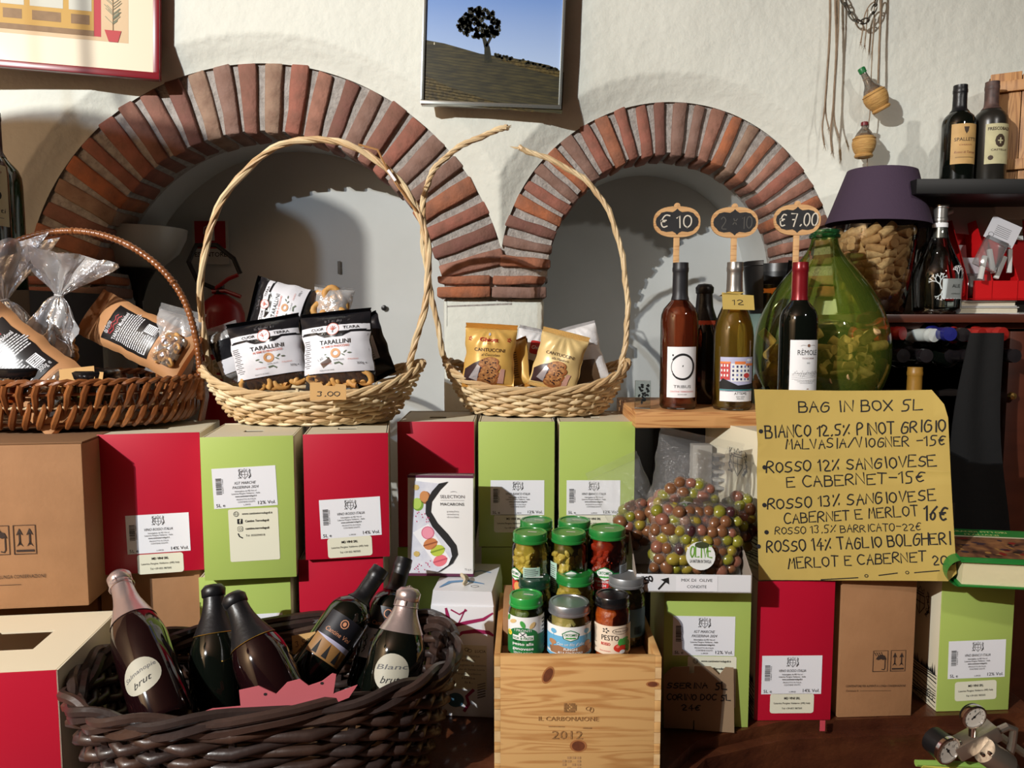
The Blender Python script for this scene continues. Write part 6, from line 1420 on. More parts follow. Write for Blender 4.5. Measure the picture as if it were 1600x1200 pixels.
m = MB(); a_, b_ = 76 * kl, 50 * kl; m.lathe([(a_, zb_s), (b_, zt_s)], 56, cap=False); m.lathe([(b_ - .002, zt_s), (a_ - .002, zb_s)], 56, cap=False); m.lathe([(b_, zt_s), (b_ - .004, zt_s + .001), (b_ - .002, zt_s - .003)], 56, cap=False); o = m.build('lamp_shade', SHM, t, smooth=40, fix=False); o.rotation_euler = (0, R(2.5), 0)
rd = random.Random(3)
for lay in range(11):
    zz = .014 + lay * (hj - .03) / 10.5; rr = rj * (.72 + .24 * min(1, zz / hj / .8)) - .021
    for k in range(9):
        a = -PI / 2 + (k - 4) / 8 * PI * 1.15 + rd.uniform(-.1, .1)
        p = Vector((xl + math.cos(a) * rr, Yl + math.sin(a) * rr, zl + zz + rd.uniform(-.005, .005))); tl = rd.choice((0, .25, -.3, .7, -.7))
        q = Euler((0, R(90) + tl, a + PI / 2 + rd.uniform(-.35, .35))) if rd.random() < .82 else Euler((R(90) + rd.uniform(-.3, .3), 0, a + PI / 2))
        off = q.to_matrix() @ Vector((0, 0, -.021)); cork(p + off, q, 'wine cork heaped in the glass jar of the purple lamp', 'corks in the lamp jar')
m = MB().lathe([(rj * .6, .01), (rj * .74, hj * .9), (0, hj * .92)], 24); tag(m.build('cork_heap', CORK, t), kind='stuff')
# clear bottle, dark bottle
bp = P(1457, 600, 1.90); bp.z = zc_
def clear_bottle():
    k = 1.90 / 1200; t = thing('clear_bottle', 'empty clear glass bottle with steel neck and white coral label on the cabinet', 'bottle', bp); r = 36 * k; hz = lambda v: P(1457, v, 1.90).z - zc_
    pr = smooth_prof([(r * .7, 0), (r * .93, .003), (r * .95, .02), (r, hz(440)), (r * .93, hz(420)), (r * .62, hz(395)), (r * .38, hz(375)), (.0165, hz(355)), (.0145, hz(342))])
    MB().lathe(pr, 40, cap=False).build('glass', CLEARG, t, smooth=80); MB().lathe([(r * .66, .003), (r * .9, .012), (r * .86, .016), (0, .010)], 30).build('thick_foot', CLEARG, t)
    MB().lathe([(.0155, hz(372)), (.0158, hz(347)), (.0172, hz(346)), (.0172, hz(342)), (.0155, hz(341)), (.0155, hz(326)), (.018, hz(325)), (.018, hz(321)), (0, hz(320))], 24).build('capsule', FSTE, t)
    MB().lathe([(.0175, hz(356)), (.0175, hz(349))], 24, cap=False).build('neck_tag', WL, t)
    A = Art(); A.rect(.014, .060, .060, .048, WL, 0); A.text('ALIE', .018, .066, .012, INK, 1, w=.024); A.text('AMMIRAGLIA', .018, .048, .004, INKG, 1, w=.028); rd = random.Random(6)
    def branch(x, z, a, L_, d):
        if d == 0 or L_ < .002: return
        x2, z2 = x + math.cos(a) * L_, z + math.sin(a) * L_; A.stroke([(x, z), (x2, z2)], .0012 + .0003 * d, WL, 0)
        for q in (-.5, .45): branch(x2, z2, a + q + rd.uniform(-.15, .15), L_ * .78, d - 1)
    branch(.024, .084, 1.7, .010, 5); branch(.034, .085, 1.2, .009, 4); branch(-.018, .060, 1.9, .012, 5); branch(-.016, .055, 4.4, .008, 4)
    A.build('label', t, wrap(r * .955), cell=(.004, 0))
clear_bottle()
bp2 = P(1447, 600, 2.0); bp2.z = zc_; bottle('wine_bottle', 'black wine bottle standing behind the empty clear bottle', bp2, None, .245, .037, 'bordeaux', GDK, CBK, .27)
# books and papers under the red display
BKM = M('book pages', (206, 198, 176), .8, bump=(120, .3)); Yk = 1.93
def book(name, label, u0, u1, v0, v1, Y, d, cover, yaw=0, z=None, group=None, th=None, pages=BKM):
    x0, x1 = X(u0, Y, zc_), X(u1, Y, zc_); h = th; t = thing(name, label, 'book', ((x0 + x1) / 2, Y, z), rotm(yaw), group=group); w = x1 - x0
    m = MB(); m.box((0, d / 2, .0012), (w, d, .0022), b=.0004); m.box((0, d / 2, h - .0012), (w, d, .0022), b=.0004); m.box((-w / 2 + .0012, d / 2, h / 2), (.0024, d, h), b=.0004); m.build('cover', cover, t)
    MB().box((.001, d / 2, h / 2), (w - .006, d - .008, h - .0046)).build('pages', pages, t); return t
WC = M('worn white cover', (206, 206, 202), .6)
book('book', 'pale book lying under the red display, lower of the two', 1492, 1592, 0, 0, Yk, .15, WC, 0, zc_ + .0008, th=.017); book('book', 'white book lying under the red display, upper of the two', 1496, 1588, 0, 0, Yk + .005, .14, WC, 0, zc_ + .0188, th=.015)
for k, (lb, a, b, yw) in enumerate((('lowest loose printed sheet sticking out under the two books', 1500, 1600, 8), ('upper loose printed sheet sticking out under the two books', 1515, 1640, -6))):
    x0, x1 = X(a, 1.85, zc_), X(b, 1.85, zc_); m = MB(); m.grid(lambda u, v: (u * (x1 - x0), v * .08, .0006 * k - .012 * (u ** 3) * (1 - v)), 10, 3); o = m.build('paper_sheet', M('printed sheet', (214, 214, 216), .6), None, fix=False); o.location = (x0, 1.842 + .004 * k, zc_ + .0003 - .00); o.rotation_euler = (0, 0, R(yw) * .2); tag(o, lb, 'paper')
# red stepped display
def display():
    RD = M('glossy red card', (206, 22, 26), .4, coat=.2, var=(8, .2, (180, 16, 22))); Y = 1.94; k = Y / 1200; z0 = zc_ + .0345; x0 = X(1490, Y, z0)
    t = thing('red_display', 'red cardboard stepped counter display holding small packets', 'display', (x0, Y - .02, z0), rotm(2)); w = .26; D = .12
    m = MB(); m.box((w / 2 + .022, 0.001, .024), (w - .03, .002, .048)); m.build('front_panel', RD, t, smooth=0)
    for i, xx in enumerate((.022, .085, .15)):
        m = MB(); m.prism([(0, 0), (D, 0), (D, .20), (.08, .205), (.0, .05)], -.001, .001, T=Matrix.Translation((xx, 0, 0)) @ Matrix.Rotation(R(90), 4, 'Z')); m.build('divider', RD, t, smooth=0)
    m = MB(); m.prism([(0, 0), (D, 0), (D, .205), (.08, .205), (.02, .05)], -.001, .001, T=Matrix.Translation((0, .02, 0)) @ Matrix.Rotation(R(86), 4, 'Z')); m.build('side_panel', RD, t, smooth=0)
    MB().box((w / 2, D, .105), (w, .002, .21)).build('back_panel', RD, t, smooth=0)
    MB().box((w / 2 + .02, D / 2, .003), (w - .02, D, .002)).build('floor_panel', RD, t, smooth=0)
    GP = M('grey backing card', (176, 176, 180), .5); PK = MG('packet film', (240, 240, 240), .10, .06, haze=.12)
    base = t.location
    for i, (dx, dy, dz_, w_, h_, lb) in enumerate(((.012, .085, .11, .052, .055, 'grey hang card in the back tier of the red display, left slot'), (.033, .05, .075, .055, .055, 'grey hang card in the front tier of the red display, left slot'))):
        tt = thing('hang_card', lb, 'packet', base + Vector((dx + .03, dy, dz_ - .02)), rotm(0, -12, 0)); MB().box((0, 0, h_ / 2), (w_, .0012, h_)).build('card', GP, tt, smooth=0); MB().box((0, -.010, -.02), (w_ * .9, .014, .06), b=.004).build('pouch', PK, tt)
        MB().box((0, -.008, -.02), (w_ * .5, .006, .05), b=.002).build('contents', WC, tt)
    tt = thing('hang_card', 'large grey hang card with printed text leaning out of the right tier', 'packet', P(1562, 372, 1.92), rotm(-6, -16, 28)); MB().box((0, 0, .018), (.072, .0012, .062)).build('card', M('silver grey card', (190, 190, 196), .4), tt, smooth=0)
    A = Art(); A.rect(.004, .016, .045, .036, WL, 0)
    for j in range(6): A.rect(.0, .004 + j * .005, .036, .0014, INKG, 1)
    A.ring(-.022, .0, .006, .006, .0012, INKG, 1); A.build('print', tt, flat(0)); MB().box((-.004, -.004, -.05), (.055, .02, .08), b=.005).build('pouch', PK, tt)
    for j, a in enumerate((14, -8, 24, 4)):
        t2 = thing('small_tube', ('first', 'second', 'third', 'fourth')[j] + ' slim white tube from the left in the right tier of the red display', 'tube', P(1535 + j * 14, 418 - (j % 2) * 10, 1.90 + .01 * j), rotm(0, -8, a)); MB().box((0, 0, 0), (.011, .008, .06), b=.002).build('tube', WC, t2)
    tt = thing('glue_stick', 'small red and white capped tube on top of the red display edge', 'tube', P(1480, 332, 1.97), rotm(0, 0, 70)); MB().lathe([(.006, -.014), (.007, -.012), (.007, .012), (.004, .015)], 12).build('tube', WC, tt)
display()
tag(MB().box((0, 0, 0), (.26, .12, .002)).build('paper_sheet', WC, None, loc=(X(1525, 2.03, 1.8), 2.045, P(1500, 333, 2.03).z), rot=(R(72), R(6), 0)), 'pale paper sheet propped behind the red display', 'paper')
t = thing('white_box', 'white lidded box above the red display at the right edge', 'box', (X(1552, 2.05, 1.85), 2.045, P(1552, 345, 2.05).z), rotm(0, 0, 0)); MB().box((.13, .04, .028), (.26, .09, .05), b=.002).build('body', M('white box board', (206, 204, 198), .6), t); MB().box((.13, .04, .058), (.268, .096, .012), b=.002).build('lid', M('white box lid', (216, 214, 206), .6), t); MB().box((.13, .045, -.11), (.24, .07, .218)).build('carton_below', M('dull grey board', (120, 116, 110), .8), t)

# floating black shelf with two old bottles and a wooden case
BS = M('black lacquer shelf', (9, 9, 10), .5); Ysf = 1.83; zsf = P(1500, 276, 1.98).z
xs0 = X(1432, Ysf, 1.85); z_low = P(1500, 303, Ysf).z; zsf = P(1500, 279, Ysf).z
t = thing('black_shelf', 'floating black shelf high on the right wall', 'shelf', (xs0, Ysf, z_low)); MB().box((.45, .135, (zsf - z_low) / 2), (.90, .27, zsf - z_low), b=.003).build('board', BS, t)
def old_label(cream, l1, l2, em):
    A = Art(); c = M('aged label %d' % cream[0], cream, .6, var=(30, .5, tuple(int(q * .8) for q in cream))); A.rect(0, .115, .066, .095, c, 0); Bn = M('label brown ink', (60, 44, 30), .6)
    if em: A.text(l1, 0, .150, .0105, Bn, 1, w=.056, bold=.03); A.ell(0, .122, .012, .016, Bn, 1, n=10); A.rect(0, .122, .012, .003, c, 2); A.rect(0, .122, .003, .014, c, 2); A.text(l2, 0, .100, .0065, Bn, 1, w=.04, bold=.02); A.ell(-.020, .082, .006, .006, Bn, 1, n=8)
    else: A.poly([(-.006, .155), (.006, .155), (.004, .145), (.0, .138), (-.004, .145)], Bn, 1); A.text(l1, 0, .125, .0115, Bn, 1, w=.052, bold=.01); A.text(l2, 0, .112, .005, M('maroon print'), 1, w=.03); A.text('Rosso di Toscana', 0, .095, .008, M('maroon print'), 1, w=.05, shear=.3); A.rect(0, .083, .045, .0009, Bn, 1)
    A.v = [(p[0], p[1] - .022) for p in A.v]; return A
FOLD = M('worn brown capsule', (60, 44, 42), .55, var=(40, .6, (120, 90, 80)))
bp = P(1478, 600, 1.93); bp.z = zsf + .001; bottle('old_wine_bottle', 'old wine bottle with orange cream label, left of the two on the black shelf', bp, None, .240, .0375, 'bordeaux', GDK, FBLK, .27, art=old_label((206, 166, 104), 'SPALLETTI', 'CHIANTI', False), spin=-2)
bp = P(1526, 600, 1.93); bp.z = zsf + .001; bottle('old_wine_bottle', 'old dusty wine bottle with pale crest label, right one on the black shelf', bp, None, .248, .0385, 'bordeaux', M('dusty dark glass', (36, 34, 30), .3), FOLD, .27, art=old_label((198, 192, 150), 'FRESCOBALDI', 'CASTELLO', True), spin=4)
# wooden case
WCS = grain('old case wood', (190, 140, 88), (150, 102, 60), (14, 14, 1.5))
t = thing('wooden_case', 'upright wooden wine case with nailed battens at the top right edge', 'wine case', (X(1546, 1.97, 1.95), 1.985, zsf + .001), rotm(-28)); hh = P(1560, 92, 1.9).z - zsf - .012
for k in range(3): MB().box((.035 + k * .068, .006, hh / 2 - .004 * (k % 2)), (.066, .011, hh - .006 * (k % 2)), b=.001).build('plank', WCS, t)
for z in (.055, hh - .035): MB().box((.10, -.006, z), (.215, .010, .026), b=.0015).build('batten', WCS, t)
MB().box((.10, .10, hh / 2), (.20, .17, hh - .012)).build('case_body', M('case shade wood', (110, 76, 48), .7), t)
MB().lathe([(0, .006), (.006, .004), (.007, 0), (0, -.001)], 12, T=Matrix.Translation((.105, -.004, hh * .52)) @ Matrix.Rotation(R(90), 4, 'X')).build('stud', M('steel stud', (190, 186, 176), .3, metal=.9), t)

# gas cylinder with black collar behind the bottles
Yg = 2.02; kg = Yg / 1200; xg = X(1200, Yg, 1.6); zg = .9
t = thing('gas_cylinder', 'teal grey gas cylinder with black collar and orange valve key, in the right niche front', 'cylinder', (xg, Yg, .802)); hz = lambda v: P(1200, v, Yg).z - .802
MB().lathe([(.06, 0), (.072, .01), (.072, hz(530)), (.066, hz(505)), (.045, hz(490)), (.02, hz(486))], 32).build('tank', M('teal grey paint', (92, 112, 108), .5), t)
m = MB(); zt0, zt1 = hz(490), hz(410)
m.lathe([(28 * kg, zt0), (33 * kg, zt0 + .03), (38 * kg, zt1 - .012), (39.5 * kg, zt1 - .01), (39.5 * kg, zt1), (37 * kg, zt1 + .002), (36 * kg, zt1 - .02), (30 * kg, zt0 + .03), (26 * kg, zt0)], 40, cap=False, a0=R(-60), a1=R(240)); m.build('collar', M('black collar plastic', (16, 16, 17), .35), t)
m = MB(); m.lathe([(30 * kg, zt0), (33 * kg, zt0 + .04), (34 * kg, zt1 - .02)], 30, cap=False, a0=R(20), a1=R(160)); m.build('collar_back', M('black collar plastic'), t)
MB().lathe([(.012, zt0 - .01), (.014, zt0 + .02), (.010, zt0 + .03), (.010, zt0 + .055), (.014, zt0 + .06), (.014, zt0 + .075), (0, zt0 + .077)], 20).build('valve', M('valve brass', (150, 130, 90), .35, metal=.8), t)
ORG = M('orange valve key', (232, 120, 20), .45)
m = MB(); m.lathe([(0, -.004), (.011, -.003), (.011, .003), (0, .004)], 18, T=Matrix.Translation((.004, -.045, zt0 + .055)) @ Matrix.Rotation(R(90), 4, 'X')); m.prism([(-.034, -.006), (-.030, .0), (-.034, .008), (-.024, .006), (-.006, .008), (-.006, -.006), (-.024, -.004)], -.002, .002, T=Matrix.Translation((.004, -.045, zt0 + .057))); m.build('valve_key', ORG, t)

# gas regulator below the far green carton
STL = M('cast metal', (176, 164, 150), .34, metal=.85, bump=(60, .3)); CHR = M('chrome', (206, 200, 196), .15, metal=1); 
def regulator():
    Y = 1.30; k = Y / 1200; o = P(1535, 1165, Y); t = thing('gas_regulator', 'metal gas regulator with two round dial gauges below the far green carton', 'regulator', o, rotm(0, 0, 0))
    def gauge(u, v, rpx, yaw, lean, depth, needle):
        p = P(u, v, Y) - o; T = Matrix.Translation(p) @ Matrix.Rotation(R(yaw), 4, 'Z') @ Matrix.Rotation(R(90 + lean), 4, 'X'); r = rpx * k
        m = MB(); m.lathe([(r * .5, -depth), (r * .95, -depth), (r, -.006)], 30, T=T, cap=True); o1 = m.build('gauge_body', M('gauge black', (22, 22, 24), .4), t)
        m = MB(); m.lathe([(r, -.006), (r * 1.06, -.004), (r * 1.06, .002), (r * .92, .003), (r * .90, -.001)], 36, T=T, cap=False); b = m.build('gauge_bezel', CHR, t)
        A = Art(); A.ell(0, 0, r * .91, r * .91, M('gauge dial white', (214, 208, 196), .5), 0, n=28); A.stroke([(-math.cos(R(needle)) * r * .25, -math.sin(R(needle)) * r * .25), (math.cos(R(needle)) * r * .7, math.sin(R(needle)) * r * .7)], [.003, .0006], INK, 1); A.ell(0, 0, r * .12, r * .12, INK, 2, n=10)
        for i in range(11): a = R(225 - 27 * i); A.stroke([(math.cos(a) * r * .72, math.sin(a) * r * .72), (math.cos(a) * r * .82, math.sin(a) * r * .82)], .0008, INK, 1)
        for i in range(4): a = R(200 - 55 * i); A.text(str(i * 4), math.cos(a) * r * .52, math.sin(a) * r * .52, r * .28, INK, 1)
        A.build('gauge_dial', t, lambda x, y, l: T @ Vector((x, y, .0004 + l * LAY)))
    gauge(1522, 1120, 20, 6, 8, .010, 50); gauge(1481, 1173, 23, 17, 6, .034, -50)
    T0 = Matrix.Translation((.012, .02, -.006)) @ Matrix.Rotation(R(-30), 4, 'Y')
    m = MB(); m.box((-.01, 0, .012), (.085, .035, .028), T=T0, b=.004); m.build('valve_block', STL, t)
    m = MB(); m.lathe([(.022, -.030), (.023, -.026), (.023, .018), (.014, .022), (.014, .034), (.008, .036), (.008, .044), (0, .045)], 26, T=Matrix.Translation((.026, -.004, -.024)) @ Matrix.Rotation(R(125), 4, 'Y')); m.build('spring_housing', STL, t)
    m = MB()
    for i in range(4): m.lathe([(0, 0), (.0035, 0), (.0035, .006), (0, .007)], 6, T=Matrix.Translation((-.012 + .012 * i, -.018, -.004 + .008 * (i % 2) - .006 * i)) @ Matrix.Rotation(R(90), 4, 'X'))
    tag(m.build('cap_screws', CHR, t), kind='stuff')
    m = MB(); m.tube([(.03, .02, .012), (.055, .02, .024), (.068, .02, .020), (.066, .02, -.01), (.060, .02, -.04)], .007, 10); m.build('handle_arm', STL, t)
    m = MB(); m.lathe([(.006, 0), (.006, .02)], 12, T=Matrix.Translation((-.013, .01, .012))); m.tube([(-.06, .012, -.01), (-.03, .012, -.004)], .006, 10); m.build('gauge_stem', CHR, t)
    for j, (c, dz_) in enumerate((((150, 190, 90), -.052), ((206, 200, 90), -.060))):
        m = MB(); m.tube([(-.10 + j * .01, .03, -.035 + dz_ * .3), (-.04, .03, dz_), (.02, .03, dz_ - .004), (.09, .03, dz_ - .03)], .006, 8); m.build('hose', M('hose %d' % j, c, .4), t)
    m = MB(); m.tube([(.055, .06, -.005), (.11, .05, -.045)], .007, 8); m.build('hose', M('hose clear', (180, 176, 160), .3), t)
    return t
regulator()
# thick book on the far green carton
def thickbook():
    z = Z1 + .0015; Y = 1.33; c = onz(1535, 900, Z1 + .02); t = thing('thick_book', 'thick green edged book lying on the far green carton, painted cover up', 'book', (X(1502, 1.33, 1.1), 1.335, z), rotm(-9, 6, 0)); w, d, h = .21, .16, .048; GC = M('green book cover', (34, 120, 50), .35, coat=.3)
    m = MB(); m.box((w / 2, d / 2, .002), (w, d, .003), b=.0006); m.box((w / 2, d / 2, h), (w, d, .003), b=.0006); m.lathe([(h / 2 + .0015, 0), (h / 2 + .0015, d)], 16, a0=R(90), a1=R(270), cap=False, T=Matrix.Translation((.004, 0, h / 2 + .001)) @ Matrix.Rotation(R(-90), 4, 'X')); m.build('cover', GC, t, fix=False)
    MB().box((w / 2 + .002, d / 2 + .001, h / 2 + .001), (w - .008, d - .008, h - .005)).build('pages', M('cream pages', (232, 222, 178), .8, bump=(300, .4), stretch=(1, 1, 30)), t)
    A = Art(); A.rect(w / 2, d * .42, w * .96, d * .62, M('dark painting print', (74, 46, 36), .4, var=(38, 1.0, (140, 96, 60))), 0); rd = random.Random(9)
    for k in range(40): A.ell(rd.uniform(.01, w - .01), d * rd.uniform(.14, .70), rd.uniform(.004, .012), rd.uniform(.002, .006), M('paint dab %d' % (k % 4), ((120, 30, 26), (50, 40, 52), (150, 110, 60), (40, 30, 24))[k % 4], .4), 1, a=rd.uniform(0, 180), n=7)
    A.rect(w / 2, d * .86, w * .98, d * .22, GC, 0); A.text('GRANDI PITTORI', .085, d * .90, .011, M('gold print', (206, 206, 130), .4), 1, w=.10); A.text('ITALIANI', .085, d * .81, .009, M('gold print'), 1, w=.06); A.rect(w / 2, d * .745, w * .96, .006, M('pale stripe', (196, 186, 156), .5), 1)
    A.build('cover_print', t, flat_top(h + .0016)); return t
thickbook()

# ================================================================ pictures and things hanging on the wall
def tree_picture():
    Y = 2.035; k = Y / 1200; bl, br = P(657, 162, Y), P(877, 172, Y); w = (br - bl).length; h = .46; t = thing('framed_photo', 'framed landscape photo of a lone tree on a ploughed hill between the arches', 'picture', bl, rotm(0, 0, 2.2)); FS = M('brushed silver frame', (176, 178, 172), .25, metal=.8)
    for nm, c, d in (('frame_rail', (w / 2, .014, .005), (w, .028, .010)), ('frame_rail', (w / 2, .014, h - .005), (w, .028, .010)), ('frame_stile', (.004, .014, h / 2), (.008, .028, h - .02)), ('frame_stile', (w - .004, .014, h / 2), (.008, .028, h - .02))): MB().box(c, d, b=.0015).build(nm, FS, t)
    MB().box((w / 2, .040, h / 2), (w - .03, .04, h - .04)).build('backing', M('backing board', (90, 80, 66), .8), t)
    A = Art(); s = M('photo sky', (132, 168, 222), .35, coat=.3); nt = s.node_tree; tc = nt.nodes.new('ShaderNodeTexCoord'); sx = nt.nodes.new('ShaderNodeSeparateXYZ'); cr = nt.nodes.new('ShaderNodeValToRGB'); mr = nt.nodes.new('ShaderNodeMapRange'); mr.inputs[1].default_value = .10; mr.inputs[2].default_value = .34
    nt.links.new(tc.outputs['Object'], sx.inputs[0]); nt.links.new(sx.outputs[2], mr.inputs[0]); nt.links.new(mr.outputs[0], cr.inputs[0]); cr.color_ramp.elements[0].color = lin((176, 200, 236)); cr.color_ramp.elements[1].color = lin((78, 128, 206)); nt.links.new(cr.outputs[0], nt.nodes['Principled BSDF'].inputs['Base Color'])
    A.rect(w / 2, h / 2, w - .014, h - .016, s, 0)
    q = lambda u, v: ((u - 657) * k, (162 - v) * k)
    HL = M('ploughed hill print', (46, 44, 30), .4, var=(22, 1.0, (74, 68, 40)), stretch=(1, 1, 5)); HG = M('ochre grass print', (96, 82, 42), .4, var=(120, 1, (52, 44, 22)))
    top = [(661, 67), (690, 71), (720, 78), (745, 84), (765, 86), (790, 88), (820, 92), (850, 97), (873, 107)]
    A.poly([q(*p) for p in top] + [q(873, 168), q(661, 159)], HL, 1); A.poly([q(661, 118), q(700, 135), q(760, 152), q(830, 164), q(830, 167), q(661, 159)], HG, 2); A.poly([q(765, 86), q(790, 88), q(820, 92), q(850, 97), q(873, 107), q(873, 116), (q(820, 104)), q(780, 94)], HG, 2)
    rd = random.Random(4); TG_ = M('tree leaf print', (22, 24, 14), .4, var=(90, .8, (52, 50, 26)))
    for i in range(230):
        r_ = rd.random() ** .5; a = rd.uniform(0, 6.28); u = 742 + math.cos(a) * 32 * r_; v = 39 + math.sin(a) * 22 * r_ + (5 if abs(u - 742) > 22 else 0)
        x, z = q(u, v); A.poly([(x + math.cos(b) * .006 * rd.uniform(.5, 1.2), z + math.sin(b) * .006 * rd.uniform(.5, 1.2)) for b in (0, 1.2, 2.4, 3.7, 5)], TG_, 3)
    A.stroke([q(757, 92), q(755, 75), q(750, 62), q(745, 50)], [.020, .014, .009, .006], TG_, 3); A.stroke([q(754, 72), q(760, 60)], .006, TG_, 3)
    for i in range(50): x, z = q(rd.uniform(765, 872), 0)[0], 0; u = 657 + x / k; v = 86 + (u - 765) * .17 + rd.uniform(-3, 2); x, z = q(u, v); A.ell(x, z, .004, .0035, TG_, 3, n=6)
    for j in range(26):
        a = [(661 + i * 26, 74 + j * 4.2 + i * (2.2 + j * .06) + rd.uniform(-.6, .6)) for i in range(9)]; A.stroke([q(*p) for p in a if p[1] < 160 + (p[0] - 661) * .04 and p[1] > 68 + (p[0] - 661) * .18], .0011, M('furrow dark print', (30, 28, 20), .5), 2) if sum(1 for p in a if p[1] < 160 + (p[0] - 661) * .04 and p[1] > 68 + (p[0] - 661) * .18) > 2 else None
    A.rect(*q(675, 72), .0022, .006, M('white speck print', (220, 214, 190), .5), 3)
    A.build('photo_print', t, flat(.006)); return t
tree_picture()
def shop_picture():
    Y = 2.02; k = Y / 1200; br = P(249, 124, 2.05); t = thing('framed_print', 'red framed print of a shopfront with potted plants at the top left corner', 'picture', br, rotm(9, 0, 2.2)); w, h = .56, .40; FR = M('dark red lacquer frame', (128, 12, 28), .3, coat=.4)
    for nm, c, d in (('frame_rail', (-w / 2, .010, .008), (w, .022, .018)), ('frame_rail', (-w / 2, .010, h - .008), (w, .022, .018)), ('frame_stile', (-.008, .010, h / 2), (.016, .022, h - .03)), ('frame_stile', (-w + .008, .010, h / 2), (.016, .022, h - .03))): MB().box(c, d, b=.003).build(nm, FR, t)
    MB().box((-w / 2, .026, h / 2), (w - .02, .016, h - .02)).build('backing', M('backing board'), t)
    A = Art(); CM = M('cream mount', (226, 212, 184), .5, coat=.2); WP = M('buff wall print', (206, 176, 136), .6, var=(8, .4, (220, 196, 160))); YO = M('ochre joinery print', (190, 148, 62), .6); OB = M('olive panel print', (128, 96, 56), .6, var=(40, .5, (150, 116, 74))); GL = M('pane print', (196, 196, 184), .6); RP = M('red door print', (178, 30, 48), .6)
    A.rect(-w / 2, h / 2, w - .02, h - .02, CM, 0)
    q = lambda u, v: ((u - 245) * k * 1.0, (122 - v) * k + (u - 245) * 0)
    def R4(u0, u1, v0, v1, m, l): a, b = q(u0, v1), q(u1, v0); A.rect((a[0] + b[0]) / 2, (a[1] + b[1]) / 2 , b[0] - a[0], b[1] - a[1], m, l)
    R4(-40, 200, -100, 72, WP, 1); R4(10, 161, -100, 66, RP, 2); R4(20, 151, -100, 66, YO, 3); 
    for a, b in ((22, 54), (62, 108), (116, 148)): R4(a, b, -100, 30, GL, 4); R4(a + 3, b - 3, 36, 50, OB, 4)
    R4(20, 151, 58, 66, OB, 4)
    PT = M('red pot print', (180, 50, 52), .6); LV = M('grey green leaf print', (126, 132, 108), .6)
    for cx_ in (178, -5):
        A.poly([q(cx_ - 12, 55), q(cx_ + 12, 55), q(cx_ + 7, 72), q(cx_ - 6, 72)], PT, 5); A.stroke([q(cx_, 55), q(cx_, -60)], .0018, OB, 5); rd = random.Random(3)
        for i in range(60): v = rd.uniform(-60, 46); s = rd.choice((-1, 1)); L_ = rd.uniform(6, 13); A.stroke([q(cx_, v), q(cx_ + s * L_ * .6, v - L_ * .5), q(cx_ + s * L_, v - L_ * .9)], .0013, LV, 5)
    A.build('art_print', t, flat(.004)); return t
shop_picture()
# strings, chain and little straw-covered flasks
TW = M('jute twine', (150, 130, 108), .9, var=(60, .6, (110, 92, 74)), bump=(100, .6)); Yw = 2.055
def strand(name, label, pts, r, mat=TW, group=None, Y=Yw, fray=True):
    t = thing(name, label, 'string', P(*pts[0], Y), group=group); o = P(*pts[0], Y); pp = [P(u, v, Y + .004 * math.sin(i)) - o for i, (u, v) in enumerate(pts)]
    q = pp
    for _ in range(2):
        n = [q[0]]
        for a, b in zip(q, q[1:]): n += [a * .75 + b * .25, a * .25 + b * .75]
        q = n + [q[-1]]
    MB().tube(q, [r * (1 + .12 * math.sin(i * 1.9)) for i in range(len(q))], 6).build('twine', mat, t)
    if fray:
        e = q[-1]; m = MB()
        for i in range(5): m.tube([e, e + Vector((random.uniform(-.006, .006), 0, -random.uniform(.006, .018)))], [.0006, .0002], 4)
        m.lathe([(0, -.003), (.0028, 0), (0, .003)], 8, T=Matrix.Translation(e)); m.build('frayed_knot', mat, t)
strand('hanging_twine', 'left jute twine ending lowest of the left pair, on the wall above the lamp', [(1296, -40), (1297, 30), (1294, 90), (1290, 150), (1288, 175), (1284, 200), (1288, 226)], .0022)
strand('hanging_twine', 'short forked jute twine beside the leftmost one', [(1298, -40), (1298, 50), (1293, 120), (1289, 176), (1295, 200)], .0018)
strand('hanging_twine', 'longest jute twine hanging left of the chain', [(1304, -40), (1306, 40), (1307, 80), (1304, 130), (1301, 180), (1297, 205), (1300, 236)], .0024)
strand('hanging_twine', 'forked jute twine right of the longest one', [(1310, -40), (1311, 30), (1308, 80), (1304, 130), (1302, 185), (1311, 214)], .0018)
strand('hanging_twine', 'short looped string hanging inside the chain curve', [(1367, 2), (1358, 8), (1350, 25), (1348, 48), (1345, 66)], .0018)
strand('hanging_twine', 'short thin string right of the looped one inside the chain', [(1356, 15), (1354, 40), (1351, 72)], .0015)
strand('hanging_twine', 'long string passing behind the upper flask down to the lower one', [(1368, -40), (1366, 20), (1364, 60), (1361, 120), (1360, 175), (1356, 200), (1355, 262)], .0014, fray=False)
strand('hanging_twine', 'thick string hanging at the right beside the chain end', [(1376, -40), (1376, 25), (1374, 60), (1373, 100), (1371, 150)], .0024, fray=False)
